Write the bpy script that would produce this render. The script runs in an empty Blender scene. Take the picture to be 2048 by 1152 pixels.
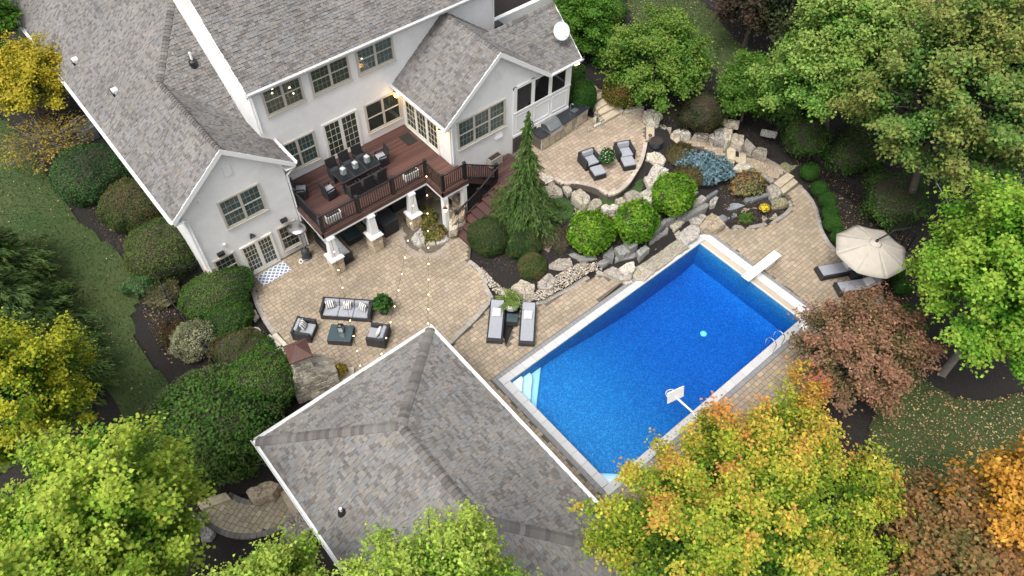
import bpy, math, random
import numpy as np
from mathutils import Matrix, Vector

# ------------------------------------------------------------------ camera, sky, sun, exposure
scene = bpy.context.scene
R = math.radians
TILT, YAW, ROLL = R(51.89), R(48.8), R(1.25)
cam_data = bpy.data.cameras.new('camera')
cam_data.sensor_width = 36.0
cam_data.lens = 26.016
cam_data.clip_start = 0.5
cam_data.clip_end = 600.0
cam = bpy.data.objects.new('camera', cam_data)
scene.collection.objects.link(cam)
cam.matrix_world = (Matrix.Translation((0, 0, 27.5)) @ Matrix.Rotation(YAW - math.pi / 2, 4, 'Z')
                    @ Matrix.Rotation(math.pi / 2 - TILT, 4, 'X') @ Matrix.Rotation(ROLL, 4, 'Z'))
scene.camera = cam

SUN_ELEV, SUN_AZ = R(63), R(195)          # azimuth measured from +X towards +Y
world = bpy.data.worlds.new('World')
scene.world = world
world.use_nodes = True
wn, wl = world.node_tree.nodes, world.node_tree.links
sky = wn.new('ShaderNodeTexSky')
sky.sky_type = 'NISHITA'
sky.sun_disc = False
sky.sun_elevation = SUN_ELEV
sky.sun_rotation = math.pi / 2 - SUN_AZ
sky.air_density = 1.0
sky.dust_density = 6.0
sky.ozone_density = 0.6
hs = wn.new('ShaderNodeHueSaturation')
hs.inputs['Saturation'].default_value = 0.36
bg = wn['Background']
wl.new(sky.outputs[0], hs.inputs['Color'])
wl.new(hs.outputs[0], bg.inputs['Color'])
bg.inputs['Strength'].default_value = 0.15

sun_d = bpy.data.lights.new('sun', 'SUN')
sun_d.energy = 1.0
sun_d.angle = R(22)
sun_d.color = (1.0, 0.97, 0.93)
sun = bpy.data.objects.new('sun', sun_d)
scene.collection.objects.link(sun)
sd = Vector((math.cos(SUN_ELEV) * math.cos(SUN_AZ), math.cos(SUN_ELEV) * math.sin(SUN_AZ), math.sin(SUN_ELEV)))
sun.rotation_euler = sd.to_track_quat('Z', 'Y').to_euler()

vs = scene.view_settings
vs.view_transform = 'Standard'
vs.look = 'None'
vs.gamma = 1.0
vs.exposure = 0.86
scene.cycles.max_bounces = 10
scene.cycles.diffuse_bounces = 6
scene.cycles.transparent_max_bounces = 16
scene.cycles.volume_bounces = 0

rng = np.random.default_rng(7)
rnd = random.Random(11)
COL = scene.collection

# ------------------------------------------------------------------ materials
def srgb(r, g, b):
    return tuple((c / 12.92 if c <= 0.04045 else ((c + 0.055) / 1.055) ** 2.4) for c in (r / 255, g / 255, b / 255))

MATS = {}
def mat(name, base=(0.5, 0.5, 0.5), rough=0.6, metal=0.0, noise=None, base2=None, bump=None, attr=False,
        spec=0.5, emit=None, trans=0.0, alpha=None, wave=None, coat=0.0, noise2=None):
    m = bpy.data.materials.new(name)
    m.use_nodes = True
    nt = m.node_tree
    N, L = nt.nodes, nt.links
    p = N['Principled BSDF']
    p.inputs['Roughness'].default_value = rough
    p.inputs['Metallic'].default_value = metal
    p.inputs['Specular IOR Level'].default_value = spec
    p.inputs['Coat Weight'].default_value = coat
    geo = N.new('ShaderNodeNewGeometry')
    if attr:
        a = N.new('ShaderNodeAttribute')
        a.attribute_name = 'col'
        src = a.outputs['Color']
    else:
        rgb = N.new('ShaderNodeRGB')
        rgb.outputs[0].default_value = (*base, 1)
        src = rgb.outputs[0]
    if noise:
        sc, amt = noise
        nz = N.new('ShaderNodeTexNoise')
        nz.inputs['Scale'].default_value = sc
        nz.inputs['Detail'].default_value = 5
        nz.inputs['Roughness'].default_value = 0.65
        L.new(geo.outputs['Position'], nz.inputs['Vector'])
        mr = N.new('ShaderNodeMapRange')
        mr.inputs['From Min'].default_value = 0.3
        mr.inputs['From Max'].default_value = 0.7
        L.new(nz.outputs['Fac'], mr.inputs['Value'])
        mx = N.new('ShaderNodeMix')
        mx.data_type = 'RGBA'
        if base2 is not None:
            mx.inputs[7].default_value = (*base2, 1)
            L.new(src, mx.inputs[6])
            mr.inputs['To Max'].default_value = amt
        else:
            mx.blend_type = 'MULTIPLY'
            mx.inputs[0].default_value = 1.0
            cr = N.new('ShaderNodeCombineColor')
            mr.inputs['To Min'].default_value = 1 - amt
            mr.inputs['To Max'].default_value = 1 + amt
            for k in range(3):
                L.new(mr.outputs[0], cr.inputs[k])
            L.new(src, mx.inputs[6])
            L.new(cr.outputs[0], mx.inputs[7])
        if base2 is not None:
            L.new(mr.outputs[0], mx.inputs[0])
        src = mx.outputs[2]
    if noise2:                                # broad stains and weathering
        n2 = N.new('ShaderNodeTexNoise')
        n2.inputs['Scale'].default_value = noise2[0]
        n2.inputs['Detail'].default_value = 6
        L.new(geo.outputs['Position'], n2.inputs['Vector'])
        m2_ = N.new('ShaderNodeMapRange')
        m2_.inputs['From Min'].default_value = 0.35; m2_.inputs['From Max'].default_value = 0.65
        m2_.inputs['To Min'].default_value = 1 - noise2[1]; m2_.inputs['To Max'].default_value = 1 + noise2[1] * .6
        L.new(n2.outputs['Fac'], m2_.inputs['Value'])
        c2 = N.new('ShaderNodeCombineColor')
        for k in range(3):
            L.new(m2_.outputs[0], c2.inputs[k])
        x2 = N.new('ShaderNodeMix'); x2.data_type = 'RGBA'; x2.blend_type = 'MULTIPLY'; x2.inputs[0].default_value = 1.0
        L.new(src, x2.inputs[6]); L.new(c2.outputs[0], x2.inputs[7])
        src = x2.outputs[2]
    L.new(src, p.inputs['Base Color'])
    if emit:
        p.inputs['Emission Color'].default_value = (*emit[0], 1)
        p.inputs['Emission Strength'].default_value = emit[1]
    if bump:
        sc, st = bump[:2]
        if wave:
            t = N.new('ShaderNodeTexWave')
            t.wave_type = 'BANDS'
            t.bands_direction = wave
            t.inputs['Scale'].default_value = sc
            t.inputs['Distortion'].default_value = 0.6
        else:
            t = N.new('ShaderNodeTexNoise')
            t.inputs['Scale'].default_value = sc
            t.inputs['Detail'].default_value = 4
        L.new(geo.outputs['Position'], t.inputs['Vector'])
        b = N.new('ShaderNodeBump')
        b.inputs['Strength'].default_value = st
        b.inputs['Distance'].default_value = bump[2] if len(bump) > 2 else 0.01
        L.new(t.outputs['Fac'], b.inputs['Height'])
        L.new(b.outputs[0], p.inputs['Normal'])
    if trans:
        tr = N.new('ShaderNodeBsdfTranslucent')
        L.new(src, tr.inputs['Color'])
        ms = N.new('ShaderNodeMixShader')
        ms.inputs[0].default_value = trans
        L.new(p.outputs[0], ms.inputs[1])
        L.new(tr.outputs[0], ms.inputs[2])
        L.new(ms.outputs[0], N['Material Output'].inputs['Surface'])
    if alpha is not None:
        p.inputs['Alpha'].default_value = alpha
    MATS[name] = m
    return m

mat('stucco', (0.74, 0.74, 0.73), 0.85, noise=(2.5, 0.05), noise2=(0.5, 0.05), bump=(90, 0.35, 0.006))
mat('trim', (0.72, 0.725, 0.72), 0.5, noise=(1.5, 0.03))
mat('shingle', attr=True, rough=0.92, noise=(60, 0.22), noise2=(0.4, 0.12), bump=(140, 0.5, 0.004), spec=0.25)
mat('roof_deck', (0.07, 0.065, 0.06), 0.95)
mat('frame', (0.46, 0.43, 0.37), 0.5)
mat('frame_light', (0.70, 0.68, 0.62), 0.5)
mat('deck_board', attr=True, rough=0.62, noise=(14, 0.25), bump=(60, 0.25, 0.003))
mat('deck_fascia', (0.075, 0.037, 0.029), 0.6, noise=(10, 0.2))
mat('black_metal', (0.012, 0.012, 0.013), 0.45)
mat('wicker', (0.021, 0.022, 0.025), 0.55, noise=(55, 0.5), bump=(42, 0.7, 0.01), wave='Z')
mat('cushion', (0.27, 0.28, 0.31), 0.9, noise=(6, 0.06), bump=(240, 0.2, 0.003))
mat('cushion_light', (0.47, 0.48, 0.50), 0.9, noise=(6, 0.06))
mat('stone', attr=True, rough=0.92, noise=(11, 0.5), bump=(13, 1.0, 0.06))
mat('slate', attr=True, rough=0.8, noise=(7, 0.3), bump=(14, 0.6, 0.02))
mat('paver', attr=True, rough=0.9, noise=(22, 0.16), noise2=(0.55, 0.16), bump=(80, 0.4, 0.004))
mat('joint_sand', (0.10, 0.085, 0.065), 0.95, noise=(12, 0.3))
mat('limestone', (0.52, 0.47, 0.38), 0.9, noise=(5, 0.2), bump=(20, 0.4, 0.02))
mat('step_stone', (0.42, 0.36, 0.26), 0.9, noise=(4, 0.22), bump=(20, 0.5, 0.015))
mat('coping', attr=True, rough=0.75, noise=(14, 0.07), bump=(120, 0.25, 0.003))
mat('mulch', (0.008, 0.0065, 0.006), 0.95, noise=(11, 1.0), base2=(0.022, 0.017, 0.014), bump=(38, 1.0, 0.05))
mat('lawn', (0.026, 0.055, 0.011), 0.95, noise=(0.45, 1.0), base2=(0.052, 0.068, 0.018), bump=(60, 0.6, 0.03))
mat('moss', (0.03, 0.065, 0.012), 0.95, noise=(5, 0.4), bump=(40, 0.8, 0.03))
mat('leaf', attr=True, rough=0.5, trans=0.42, spec=0.14)
mat('needle', attr=True, rough=0.7, trans=0.2, spec=0.12)
mat('grass_blade', attr=True, rough=0.7, trans=0.25, spec=0.2)
mat('litter', attr=True, rough=0.8, trans=0.1)
mat('solid_core', (0.035, 0.027, 0.018), 0.95, noise=(8, 0.4))
mat('bark', (0.095, 0.080, 0.065), 0.95, noise=(10, 0.35), bump=(14, 0.8, 0.03))
mat('grey_bark', (0.17, 0.155, 0.135), 0.95, noise=(10, 0.3), bump=(14, 0.6, 0.03))
mat('white_plastic', (0.80, 0.80, 0.79), 0.35, noise=(8, 0.04))
mat('white_pot', (0.70, 0.69, 0.66), 0.55, noise=(8, 0.08))
mat('concrete_pot', (0.36, 0.33, 0.29), 0.9, noise=(9, 0.2), bump=(40, 0.4, 0.01))
mat('dark_pot', (0.035, 0.040, 0.048), 0.45, noise=(9, 0.2))
mat('soil', (0.035, 0.024, 0.017), 0.95, noise=(30, 0.6), bump=(40, 0.9, 0.03))
mat('steel', (0.55, 0.55, 0.56), 0.28, metal=1.0, noise=(4, 0.1))
mat('chrome', (0.75, 0.76, 0.78), 0.12, metal=1.0)
mat('aluminium', (0.42, 0.44, 0.46), 0.35, metal=0.9, noise=(6, 0.1))
mat('brown_metal', (0.085, 0.038, 0.030), 0.5, noise=(6, 0.25))
mat('granite', (0.022, 0.024, 0.030), 0.18, noise=(60, 0.5))
mat('canvas', (0.50, 0.455, 0.39), 0.9, noise=(4, 0.08), bump=(200, 0.2, 0.003), trans=0.2)
mat('dark_glass', (0.012, 0.014, 0.016), 0.12, spec=0.3)
mat('table_glass', (0.030, 0.055, 0.062), 0.05, spec=1.0)
mat('clear_glass', (0.45, 0.50, 0.50), 0.08, spec=0.9, alpha=0.55)
mat('candle', (0.82, 0.80, 0.74), 0.6)
mat('warm_bulb', (1, 0.8, 0.5), 0.4, emit=((1.0, 0.62, 0.28), 6.0))
mat('lantern_glass', (1, 0.6, 0.2), 0.4, emit=((1.0, 0.48, 0.10), 6.0))
mat('flood_lamp', (1, 0.9, 0.7), 0.4, emit=((1.0, 0.72, 0.42), 9.0))
mat('interior_lamp', (1, 0.9, 0.7), 0.4, emit=((1.0, 0.75, 0.45), 4.0))
mat('muntin', (0.30, 0.28, 0.23), 0.5)
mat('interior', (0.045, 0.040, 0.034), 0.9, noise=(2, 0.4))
mat('curtain', (0.115, 0.140, 0.140), 0.9, noise=(2, 0.2))
mat('shade', (0.10, 0.072, 0.040), 0.9, noise=(3, 0.15))
mat('hvac', (0.10, 0.11, 0.115), 0.55, noise=(6, 0.2))
mat('flower', attr=True, rough=0.7, trans=0.3)
mat('doormat', (0.016, 0.015, 0.014), 0.95, bump=(80, 0.6, 0.01))
mat('dish', (0.50, 0.53, 0.54), 0.45)
mat('white_liner', (0.74, 0.80, 0.80), 0.4)
mat('turquoise', (0.10, 0.62, 0.58), 0.5)
mat('sandstone', attr=True, rough=0.92, noise=(12, 0.22), bump=(22, 0.7, 0.02))

def node_mat(name):
    m = bpy.data.materials.new(name)
    m.use_nodes = True
    MATS[name] = m
    return m, m.node_tree.nodes, m.node_tree.links

# blinds seen behind glass: fine horizontal slats
m, N, L = node_mat('blinds')
geo = N.new('ShaderNodeNewGeometry'); sep = N.new('ShaderNodeSeparateXYZ')
L.new(geo.outputs['Position'], sep.inputs[0])
mu = N.new('ShaderNodeMath'); mu.operation = 'MULTIPLY'; mu.inputs[1].default_value = 14.0
fr = N.new('ShaderNodeMath'); fr.operation = 'FRACT'
gt = N.new('ShaderNodeMath'); gt.operation = 'GREATER_THAN'; gt.inputs[1].default_value = 0.45
mx = N.new('ShaderNodeMix'); mx.data_type = 'RGBA'
mx.inputs[6].default_value = (0.035, 0.030, 0.022, 1); mx.inputs[7].default_value = (0.20, 0.175, 0.125, 1)
L.new(sep.outputs['Z'], mu.inputs[0]); L.new(mu.outputs[0], fr.inputs[0]); L.new(fr.outputs[0], gt.inputs[0])
L.new(gt.outputs[0], mx.inputs[0]); L.new(mx.outputs[2], N['Principled BSDF'].inputs['Base Color'])
N['Principled BSDF'].inputs['Roughness'].default_value = 0.7

# window pane: fresnel mix of clear and mirror
def pane_mat(name, tint, fac):
    m, N, L = node_mat(name)
    t = N.new('ShaderNodeBsdfTransparent'); t.inputs[0].default_value = (*tint, 1)
    g = N.new('ShaderNodeBsdfGlossy'); g.inputs['Roughness'].default_value = 0.02
    g.inputs['Color'].default_value = (0.9, 0.95, 0.96, 1)
    lw = N.new('ShaderNodeFresnel'); lw.inputs['IOR'].default_value = fac
    ms = N.new('ShaderNodeMixShader')
    ge = N.new('ShaderNodeNewGeometry')
    nb = N.new('ShaderNodeMath'); nb.operation = 'SUBTRACT'; nb.inputs[0].default_value = 1.0
    mf = N.new('ShaderNodeMath'); mf.operation = 'MULTIPLY'
    L.new(ge.outputs['Backfacing'], nb.inputs[1]); L.new(lw.outputs[0], mf.inputs[0]); L.new(nb.outputs[0], mf.inputs[1])
    L.new(mf.outputs[0], ms.inputs[0]); L.new(t.outputs[0], ms.inputs[1]); L.new(g.outputs[0], ms.inputs[2])
    L.new(ms.outputs[0], N['Material Output'].inputs['Surface'])
pane_mat('pane', (0.80, 0.88, 0.88), 1.6)

# insect screen
m, N, L = node_mat('screen')
t = N.new('ShaderNodeBsdfTransparent')
d = N.new('ShaderNodeBsdfDiffuse'); d.inputs[0].default_value = (0.02, 0.02, 0.022, 1)
ms = N.new('ShaderNodeMixShader'); ms.inputs[0].default_value = 0.55
L.new(t.outputs[0], ms.inputs[1]); L.new(d.outputs[0], ms.inputs[2])
L.new(ms.outputs[0], N['Material Output'].inputs['Surface'])

# pool liner: speckled blue
m, N, L = node_mat('liner')
geo = N.new('ShaderNodeNewGeometry')
v = N.new('ShaderNodeTexVoronoi'); v.inputs['Scale'].default_value = 22.0
L.new(geo.outputs['Position'], v.inputs['Vector'])
sp = N.new('ShaderNodeSeparateColor'); L.new(v.outputs['Color'], sp.inputs[0])
nz = N.new('ShaderNodeTexNoise'); nz.inputs['Scale'].default_value = 3.0; nz.inputs['Detail'].default_value = 6
L.new(geo.outputs['Position'], nz.inputs['Vector'])
ad = N.new('ShaderNodeMath'); ad.operation = 'MULTIPLY_ADD'; ad.inputs[1].default_value = 0.75
L.new(sp.outputs[0], ad.inputs[0])
m2 = N.new('ShaderNodeMath'); m2.operation = 'MULTIPLY'; m2.inputs[1].default_value = 0.35
L.new(nz.outputs['Fac'], m2.inputs[0]); L.new(m2.outputs[0], ad.inputs[2])
cr = N.new('ShaderNodeValToRGB')
cr.color_ramp.elements[0].color = (0.009, 0.145, 0.345, 1); cr.color_ramp.elements[0].position = 0.15
cr.color_ramp.elements[1].color = (0.055, 0.33, 0.57, 1); cr.color_ramp.elements[1].position = 0.95
e = cr.color_ramp.elements.new(0.6); e.color = (0.018, 0.210, 0.43, 1)
L.new(ad.outputs[0], cr.inputs[0]); L.new(cr.outputs[0], N['Principled BSDF'].inputs['Base Color'])
N['Principled BSDF'].inputs['Roughness'].default_value = 0.6

# water: clear surface with ripples over an absorbing body
m, N, L = node_mat('water')
t = N.new('ShaderNodeBsdfTransparent'); t.inputs[0].default_value = (0.97, 0.99, 1, 1)
g = N.new('ShaderNodeBsdfGlossy'); g.inputs['Roughness'].default_value = 0.03
fz = N.new('ShaderNodeFresnel'); fz.inputs['IOR'].default_value = 1.33
geo = N.new('ShaderNodeNewGeometry')
mp = N.new('ShaderNodeMapping'); mp.inputs['Scale'].default_value = (1.0, 0.45, 1.0); mp.inputs['Rotation'].default_value = (0, 0, 0.5)
n1 = N.new('ShaderNodeTexNoise'); n1.inputs['Scale'].default_value = 5.0; n1.inputs['Detail'].default_value = 4; n1.inputs['Distortion'].default_value = 0.6
L.new(geo.outputs['Position'], mp.inputs[0]); L.new(mp.outputs[0], n1.inputs['Vector'])
bp = N.new('ShaderNodeBump'); bp.inputs['Strength'].default_value = 0.8; bp.inputs['Distance'].default_value = 0.055
L.new(n1.outputs['Fac'], bp.inputs['Height'])
L.new(bp.outputs[0], g.inputs['Normal']); L.new(bp.outputs[0], fz.inputs['Normal'])
ms = N.new('ShaderNodeMixShader')
nb = N.new('ShaderNodeMath'); nb.operation = 'SUBTRACT'; nb.inputs[0].default_value = 1.0
L.new(geo.outputs['Backfacing'], nb.inputs[1])
mf = N.new('ShaderNodeMath'); mf.operation = 'MULTIPLY'
L.new(fz.outputs[0], mf.inputs[0]); L.new(nb.outputs[0], mf.inputs[1])
L.new(mf.outputs[0], ms.inputs[0]); L.new(t.outputs[0], ms.inputs[1]); L.new(g.outputs[0], ms.inputs[2])
L.new(ms.outputs[0], N['Material Output'].inputs['Surface'])
va = N.new('ShaderNodeVolumeAbsorption'); va.inputs['Color'].default_value = (0.06, 0.66, 0.93, 1); va.inputs['Density'].default_value = 0.78
L.new(va.outputs[0], N['Material Output'].inputs['Volume'])

# striped and patterned fabrics (flat print), in the object's own coordinates
def print_mat(name, kind, c1, c2, scale):
    m, N, L = node_mat(name)
    tc = N.new('ShaderNodeTexCoord')
    if kind == 'stripe':
        t = N.new('ShaderNodeTexWave'); t.wave_type = 'BANDS'; t.bands_direction = 'X'
        t.inputs['Scale'].default_value = scale
        out = t.outputs['Fac']
    else:
        mp = N.new('ShaderNodeMapping'); mp.inputs['Rotation'].default_value = (0, 0, R(45))
        t = N.new('ShaderNodeTexVoronoi'); t.feature = 'DISTANCE_TO_EDGE'; t.inputs['Scale'].default_value = scale
        t.inputs['Randomness'].default_value = 0.0
        L.new(tc.outputs['Object'], mp.inputs[0])
        out = t.outputs['Distance']
    L.new((mp.outputs[0] if kind != 'stripe' else tc.outputs['Object']), t.inputs['Vector'])
    cr = N.new('ShaderNodeValToRGB'); cr.color_ramp.interpolation = 'CONSTANT'
    cr.color_ramp.elements[0].color = (*c1, 1)
    cr.color_ramp.elements[1].color = (*c2, 1); cr.color_ramp.elements[1].position = 0.62 if kind == 'stripe' else 0.16
    L.new(out, cr.inputs[0]); L.new(cr.outputs[0], N['Principled BSDF'].inputs['Base Color'])
    N['Principled BSDF'].inputs['Roughness'].default_value = 0.9
print_mat('stripe_fabric', 'stripe', (0.62, 0.61, 0.59), (0.10, 0.10, 0.11), 3.2)
print_mat('white_fabric', 'tile', (0.48, 0.48, 0.48), (0.66, 0.66, 0.65), 12.0)
print_mat('rug_print', 'tile', (0.62, 0.63, 0.66), (0.13, 0.17, 0.25), 5.5)

# ------------------------------------------------------------------ mesh helpers
def set_cols(me, cols):
    a = me.attributes.new('col', 'FLOAT_COLOR', 'FACE')
    c = np.ones((len(me.polygons), 4), np.float32)
    c[:, :3] = cols
    a.data.foreach_set('color', c.ravel())

def link(name, me, parent=None, loc=None, rotz=None):
    o = bpy.data.objects.new(name, me)
    COL.objects.link(o)
    if parent is not None:
        o.parent = parent
    if loc is not None:
        o.location = loc
    if rotz:
        o.rotation_euler = (0, 0, rotz)
    return o

def big_mesh(name, verts, tris, mat_name, cols=None, parent=None, quads=False, smooth=False):
    """fast mesh from numpy arrays; all faces of one size"""
    k = tris.shape[1]
    me = bpy.data.meshes.new(name)
    me.vertices.add(len(verts)); me.vertices.foreach_set('co', np.asarray(verts, np.float32).ravel())
    me.loops.add(tris.size); me.loops.foreach_set('vertex_index', np.asarray(tris, np.int32).ravel())
    me.polygons.add(len(tris)); me.polygons.foreach_set('loop_start', np.arange(0, tris.size, k, dtype=np.int32))
    me.update(calc_edges=True)
    if smooth:
        me.polygons.foreach_set('use_smooth', np.ones(len(tris), bool))
    if cols is not None:
        set_cols(me, cols)
    me.materials.append(MATS[mat_name])
    return link(name, me, parent)

class MB:
    def __init__(s):
        s.v, s.f, s.c = [], [], []
    def add(s, verts, faces, col=None, M=None):
        b = len(s.v)
        s.v += [tuple(M @ Vector(p)) for p in verts] if M is not None else [tuple(p) for p in verts]
        s.f += [tuple(i + b for i in f) for f in faces]
        s.c += [col] * len(faces)
        return s
    def box(s, x0, x1, y0, y1, z0, z1, col=None, M=None):
        return s.add([(x0, y0, z0), (x1, y0, z0), (x1, y1, z0), (x0, y1, z0), (x0, y0, z1), (x1, y0, z1), (x1, y1, z1), (x0, y1, z1)],
                     [(3, 2, 1, 0), (4, 5, 6, 7), (0, 1, 5, 4), (1, 2, 6, 5), (2, 3, 7, 6), (3, 0, 4, 7)], col, M)
    def prism(s, poly, z0, z1, col=None, M=None):
        n = len(poly)
        A = sum(poly[i][0] * poly[(i + 1) % n][1] - poly[(i + 1) % n][0] * poly[i][1] for i in range(n))
        if A < 0:
            poly = poly[::-1]
        return s.add([(x, y, z0) for x, y in poly] + [(x, y, z1) for x, y in poly],
                     [tuple(range(n - 1, -1, -1)), tuple(range(n, 2 * n))] + [(i, (i + 1) % n, n + (i + 1) % n, n + i) for i in range(n)], col, M)
    def tube(s, p0, p1, r0, r1=None, n=8, col=None, cap=True):
        r1 = r0 if r1 is None else r1
        p0, p1 = Vector(p0), Vector(p1)
        d = (p1 - p0)
        if d.length < 1e-6:
            return s
        d.normalize()
        a = d.orthogonal().normalized(); b = d.cross(a)
        vs_ = []
        for p, r in ((p0, r0), (p1, r1)):
            for k in range(n):
                t = 2 * math.pi * k / n
                vs_.append(tuple(p + a * (r * math.cos(t)) + b * (r * math.sin(t))))
        fs = [(k, (k + 1) % n, n + (k + 1) % n, n + k) for k in range(n)]
        if cap:
            fs += [tuple(range(n - 1, -1, -1)), tuple(range(n, 2 * n))]
        return s.add(vs_, fs, col)
    def path(s, pts, r, n=6, col=None):
        for i in range(len(pts) - 1):
            s.tube(pts[i], pts[i + 1], r, r, n, col)
        return s
    def lathe(s, prof, c=(0, 0), n=20, col=None, square=False):
        vs_, fs = [], []
        for r, z in prof:
            for k in range(n):
                t = 2 * math.pi * (k + (0.5 if square else 0)) / n
                vs_.append((c[0] + r * math.cos(t), c[1] + r * math.sin(t), z))
        for i in range(len(prof) - 1):
            for k in range(n):
                fs.append((i * n + k, i * n + (k + 1) % n, (i + 1) * n + (k + 1) % n, (i + 1) * n + k))
        fs.append(tuple(range(n - 1, -1, -1)))
        fs.append(tuple(range((len(prof) - 1) * n, len(prof) * n)))
        return s.add(vs_, fs, col)
    def mesh(s, name, mat_name, smooth=False):
        me = bpy.data.meshes.new(name)
        me.from_pydata(s.v, [], s.f)
        if any(c is not None for c in s.c):
            set_cols(me, np.array([c if c is not None else (0.5, 0.5, 0.5) for c in s.c], np.float32))
        me.materials.append(MATS[mat_name])
        if smooth:
            me.polygons.foreach_set('use_smooth', np.ones(len(me.polygons), bool))
        return me
    def build(s, name, mat_name, parent=None, bevel=0, seg=2, smooth=False, loc=None, rotz=None):
        o = link(name, s.mesh(name, mat_name, smooth), parent, loc, rotz)
        if bevel:
            md = o.modifiers.new('bevel', 'BEVEL'); md.width = bevel; md.segments = seg; md.limit_method = 'ANGLE'
            md.angle_limit = R(40)
        return o

def thing(name, label, cat, loc=(0, 0, 0), rotz=0, group=None):
    o = bpy.data.objects.new(name, None)
    o.empty_display_size = 0.2
    COL.objects.link(o)
    o.location = loc; o.rotation_euler = (0, 0, rotz)
    o['label'] = label; o['category'] = cat
    if group:
        o['group'] = group
    return o

def tag(o, label, cat, group=None):
    o['label'] = label; o['category'] = cat
    if group:
        o['group'] = group
    return o

def struct(o, label=None):
    o['kind'] = 'structure'
    if label:
        o['label'] = label
    return o

def stuff(o, label=None, cat=None):
    o['kind'] = 'stuff'
    if label:
        o['label'] = label
    if cat:
        o['category'] = cat
    return o

def copy_tree(o, parent=None):
    c = o.copy()
    COL.objects.link(c)
    c.parent = parent
    for ch in list(o.children):
        copy_tree(ch, c)
    return c

def dup(o, loc, rotz, label, group=None):
    c = copy_tree(o)
    c.location = loc; c.rotation_euler = (0, 0, rotz); c['label'] = label
    if group:
        c['group'] = group
    return c

def inside(poly, x, y):
    r = False
    n = len(poly)
    for i in range(n):
        x0, y0 = poly[i][0], poly[i][1]; x1, y1 = poly[(i + 1) % n][0], poly[(i + 1) % n][1]
        if (y0 > y) != (y1 > y) and x < (x1 - x0) * (y - y0) / (y1 - y0) + x0:
            r = not r
    return r

def inside_np(poly, X, Y):
    r = np.zeros(np.shape(X), bool)
    n = len(poly)
    for i in range(n):
        x0, y0 = poly[i][0], poly[i][1]; x1, y1 = poly[(i + 1) % n][0], poly[(i + 1) % n][1]
        if y0 == y1:
            continue
        c = ((y0 > Y) != (y1 > Y)) & (X < (x1 - x0) * (Y - y0) / (y1 - y0) + x0)
        r ^= c
    return r

def dist_poly(poly, X, Y, closed=True):
    d = np.full(np.shape(X), 1e9)
    n = len(poly)
    for i in range(n if closed else n - 1):
        ax, ay = poly[i][0], poly[i][1]; bx, by = poly[(i + 1) % n][0], poly[(i + 1) % n][1]
        L2 = (bx - ax) ** 2 + (by - ay) ** 2 + 1e-12
        t = np.clip(((X - ax) * (bx - ax) + (Y - ay) * (by - ay)) / L2, 0, 1)
        d = np.minimum(d, np.hypot(X - ax - t * (bx - ax), Y - ay - t * (by - ay)))
    return d

def clip_convex(poly, clip):
    """Sutherland-Hodgman: poly clipped by a convex CCW polygon (2-D)"""
    out = poly
    n = len(clip)
    for i in range(n):
        a, b = clip[i], clip[(i + 1) % n]
        inp, out = out, []
        if not inp:
            return []
        def side(p):
            return (b[0] - a[0]) * (p[1] - a[1]) - (b[1] - a[1]) * (p[0] - a[0])
        for k in range(len(inp)):
            p, q = inp[k - 1], inp[k]
            sp_, sq = side(p), side(q)
            if (sp_ >= 0) != (sq >= 0):
                t = sp_ / (sp_ - sq)
                out.append((p[0] + t * (q[0] - p[0]), p[1] + t * (q[1] - p[1])))
            if sq >= 0:
                out.append(q)
    return out

def smooth_line(pts, step=0.25, closed=False):
    """Catmull-Rom through pts, resampled evenly"""
    P = [np.array(p[:2], float) for p in pts]
    n = len(P)
    seg = []
    rng_i = range(n if closed else n - 1)
    for i in rng_i:
        p0 = P[(i - 1) % n] if closed or i > 0 else P[0]
        p1, p2 = P[i], P[(i + 1) % n]
        p3 = P[(i + 2) % n] if closed or i + 2 < n else P[-1]
        for t in np.linspace(0, 1, 12, endpoint=False):
            seg.append(0.5 * ((2 * p1) + (p2 - p0) * t + (2 * p0 - 5 * p1 + 4 * p2 - p3) * t * t + (3 * p1 - p0 - 3 * p2 + p3) * t ** 3))
    if not closed:
        seg.append(P[-1])
    seg = np.array(seg + ([seg[0]] if closed else []))
    dl = np.r_[0, np.cumsum(np.hypot(*np.diff(seg, axis=0).T))]
    m_ = max(2, int(round(dl[-1] / step)))
    s_ = np.linspace(0, dl[-1], m_ + 1)
    out = np.stack([np.interp(s_, dl, seg[:, k]) for k in (0, 1)], 1)
    return [tuple(p) for p in (out[:-1] if closed else out)]

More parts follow.
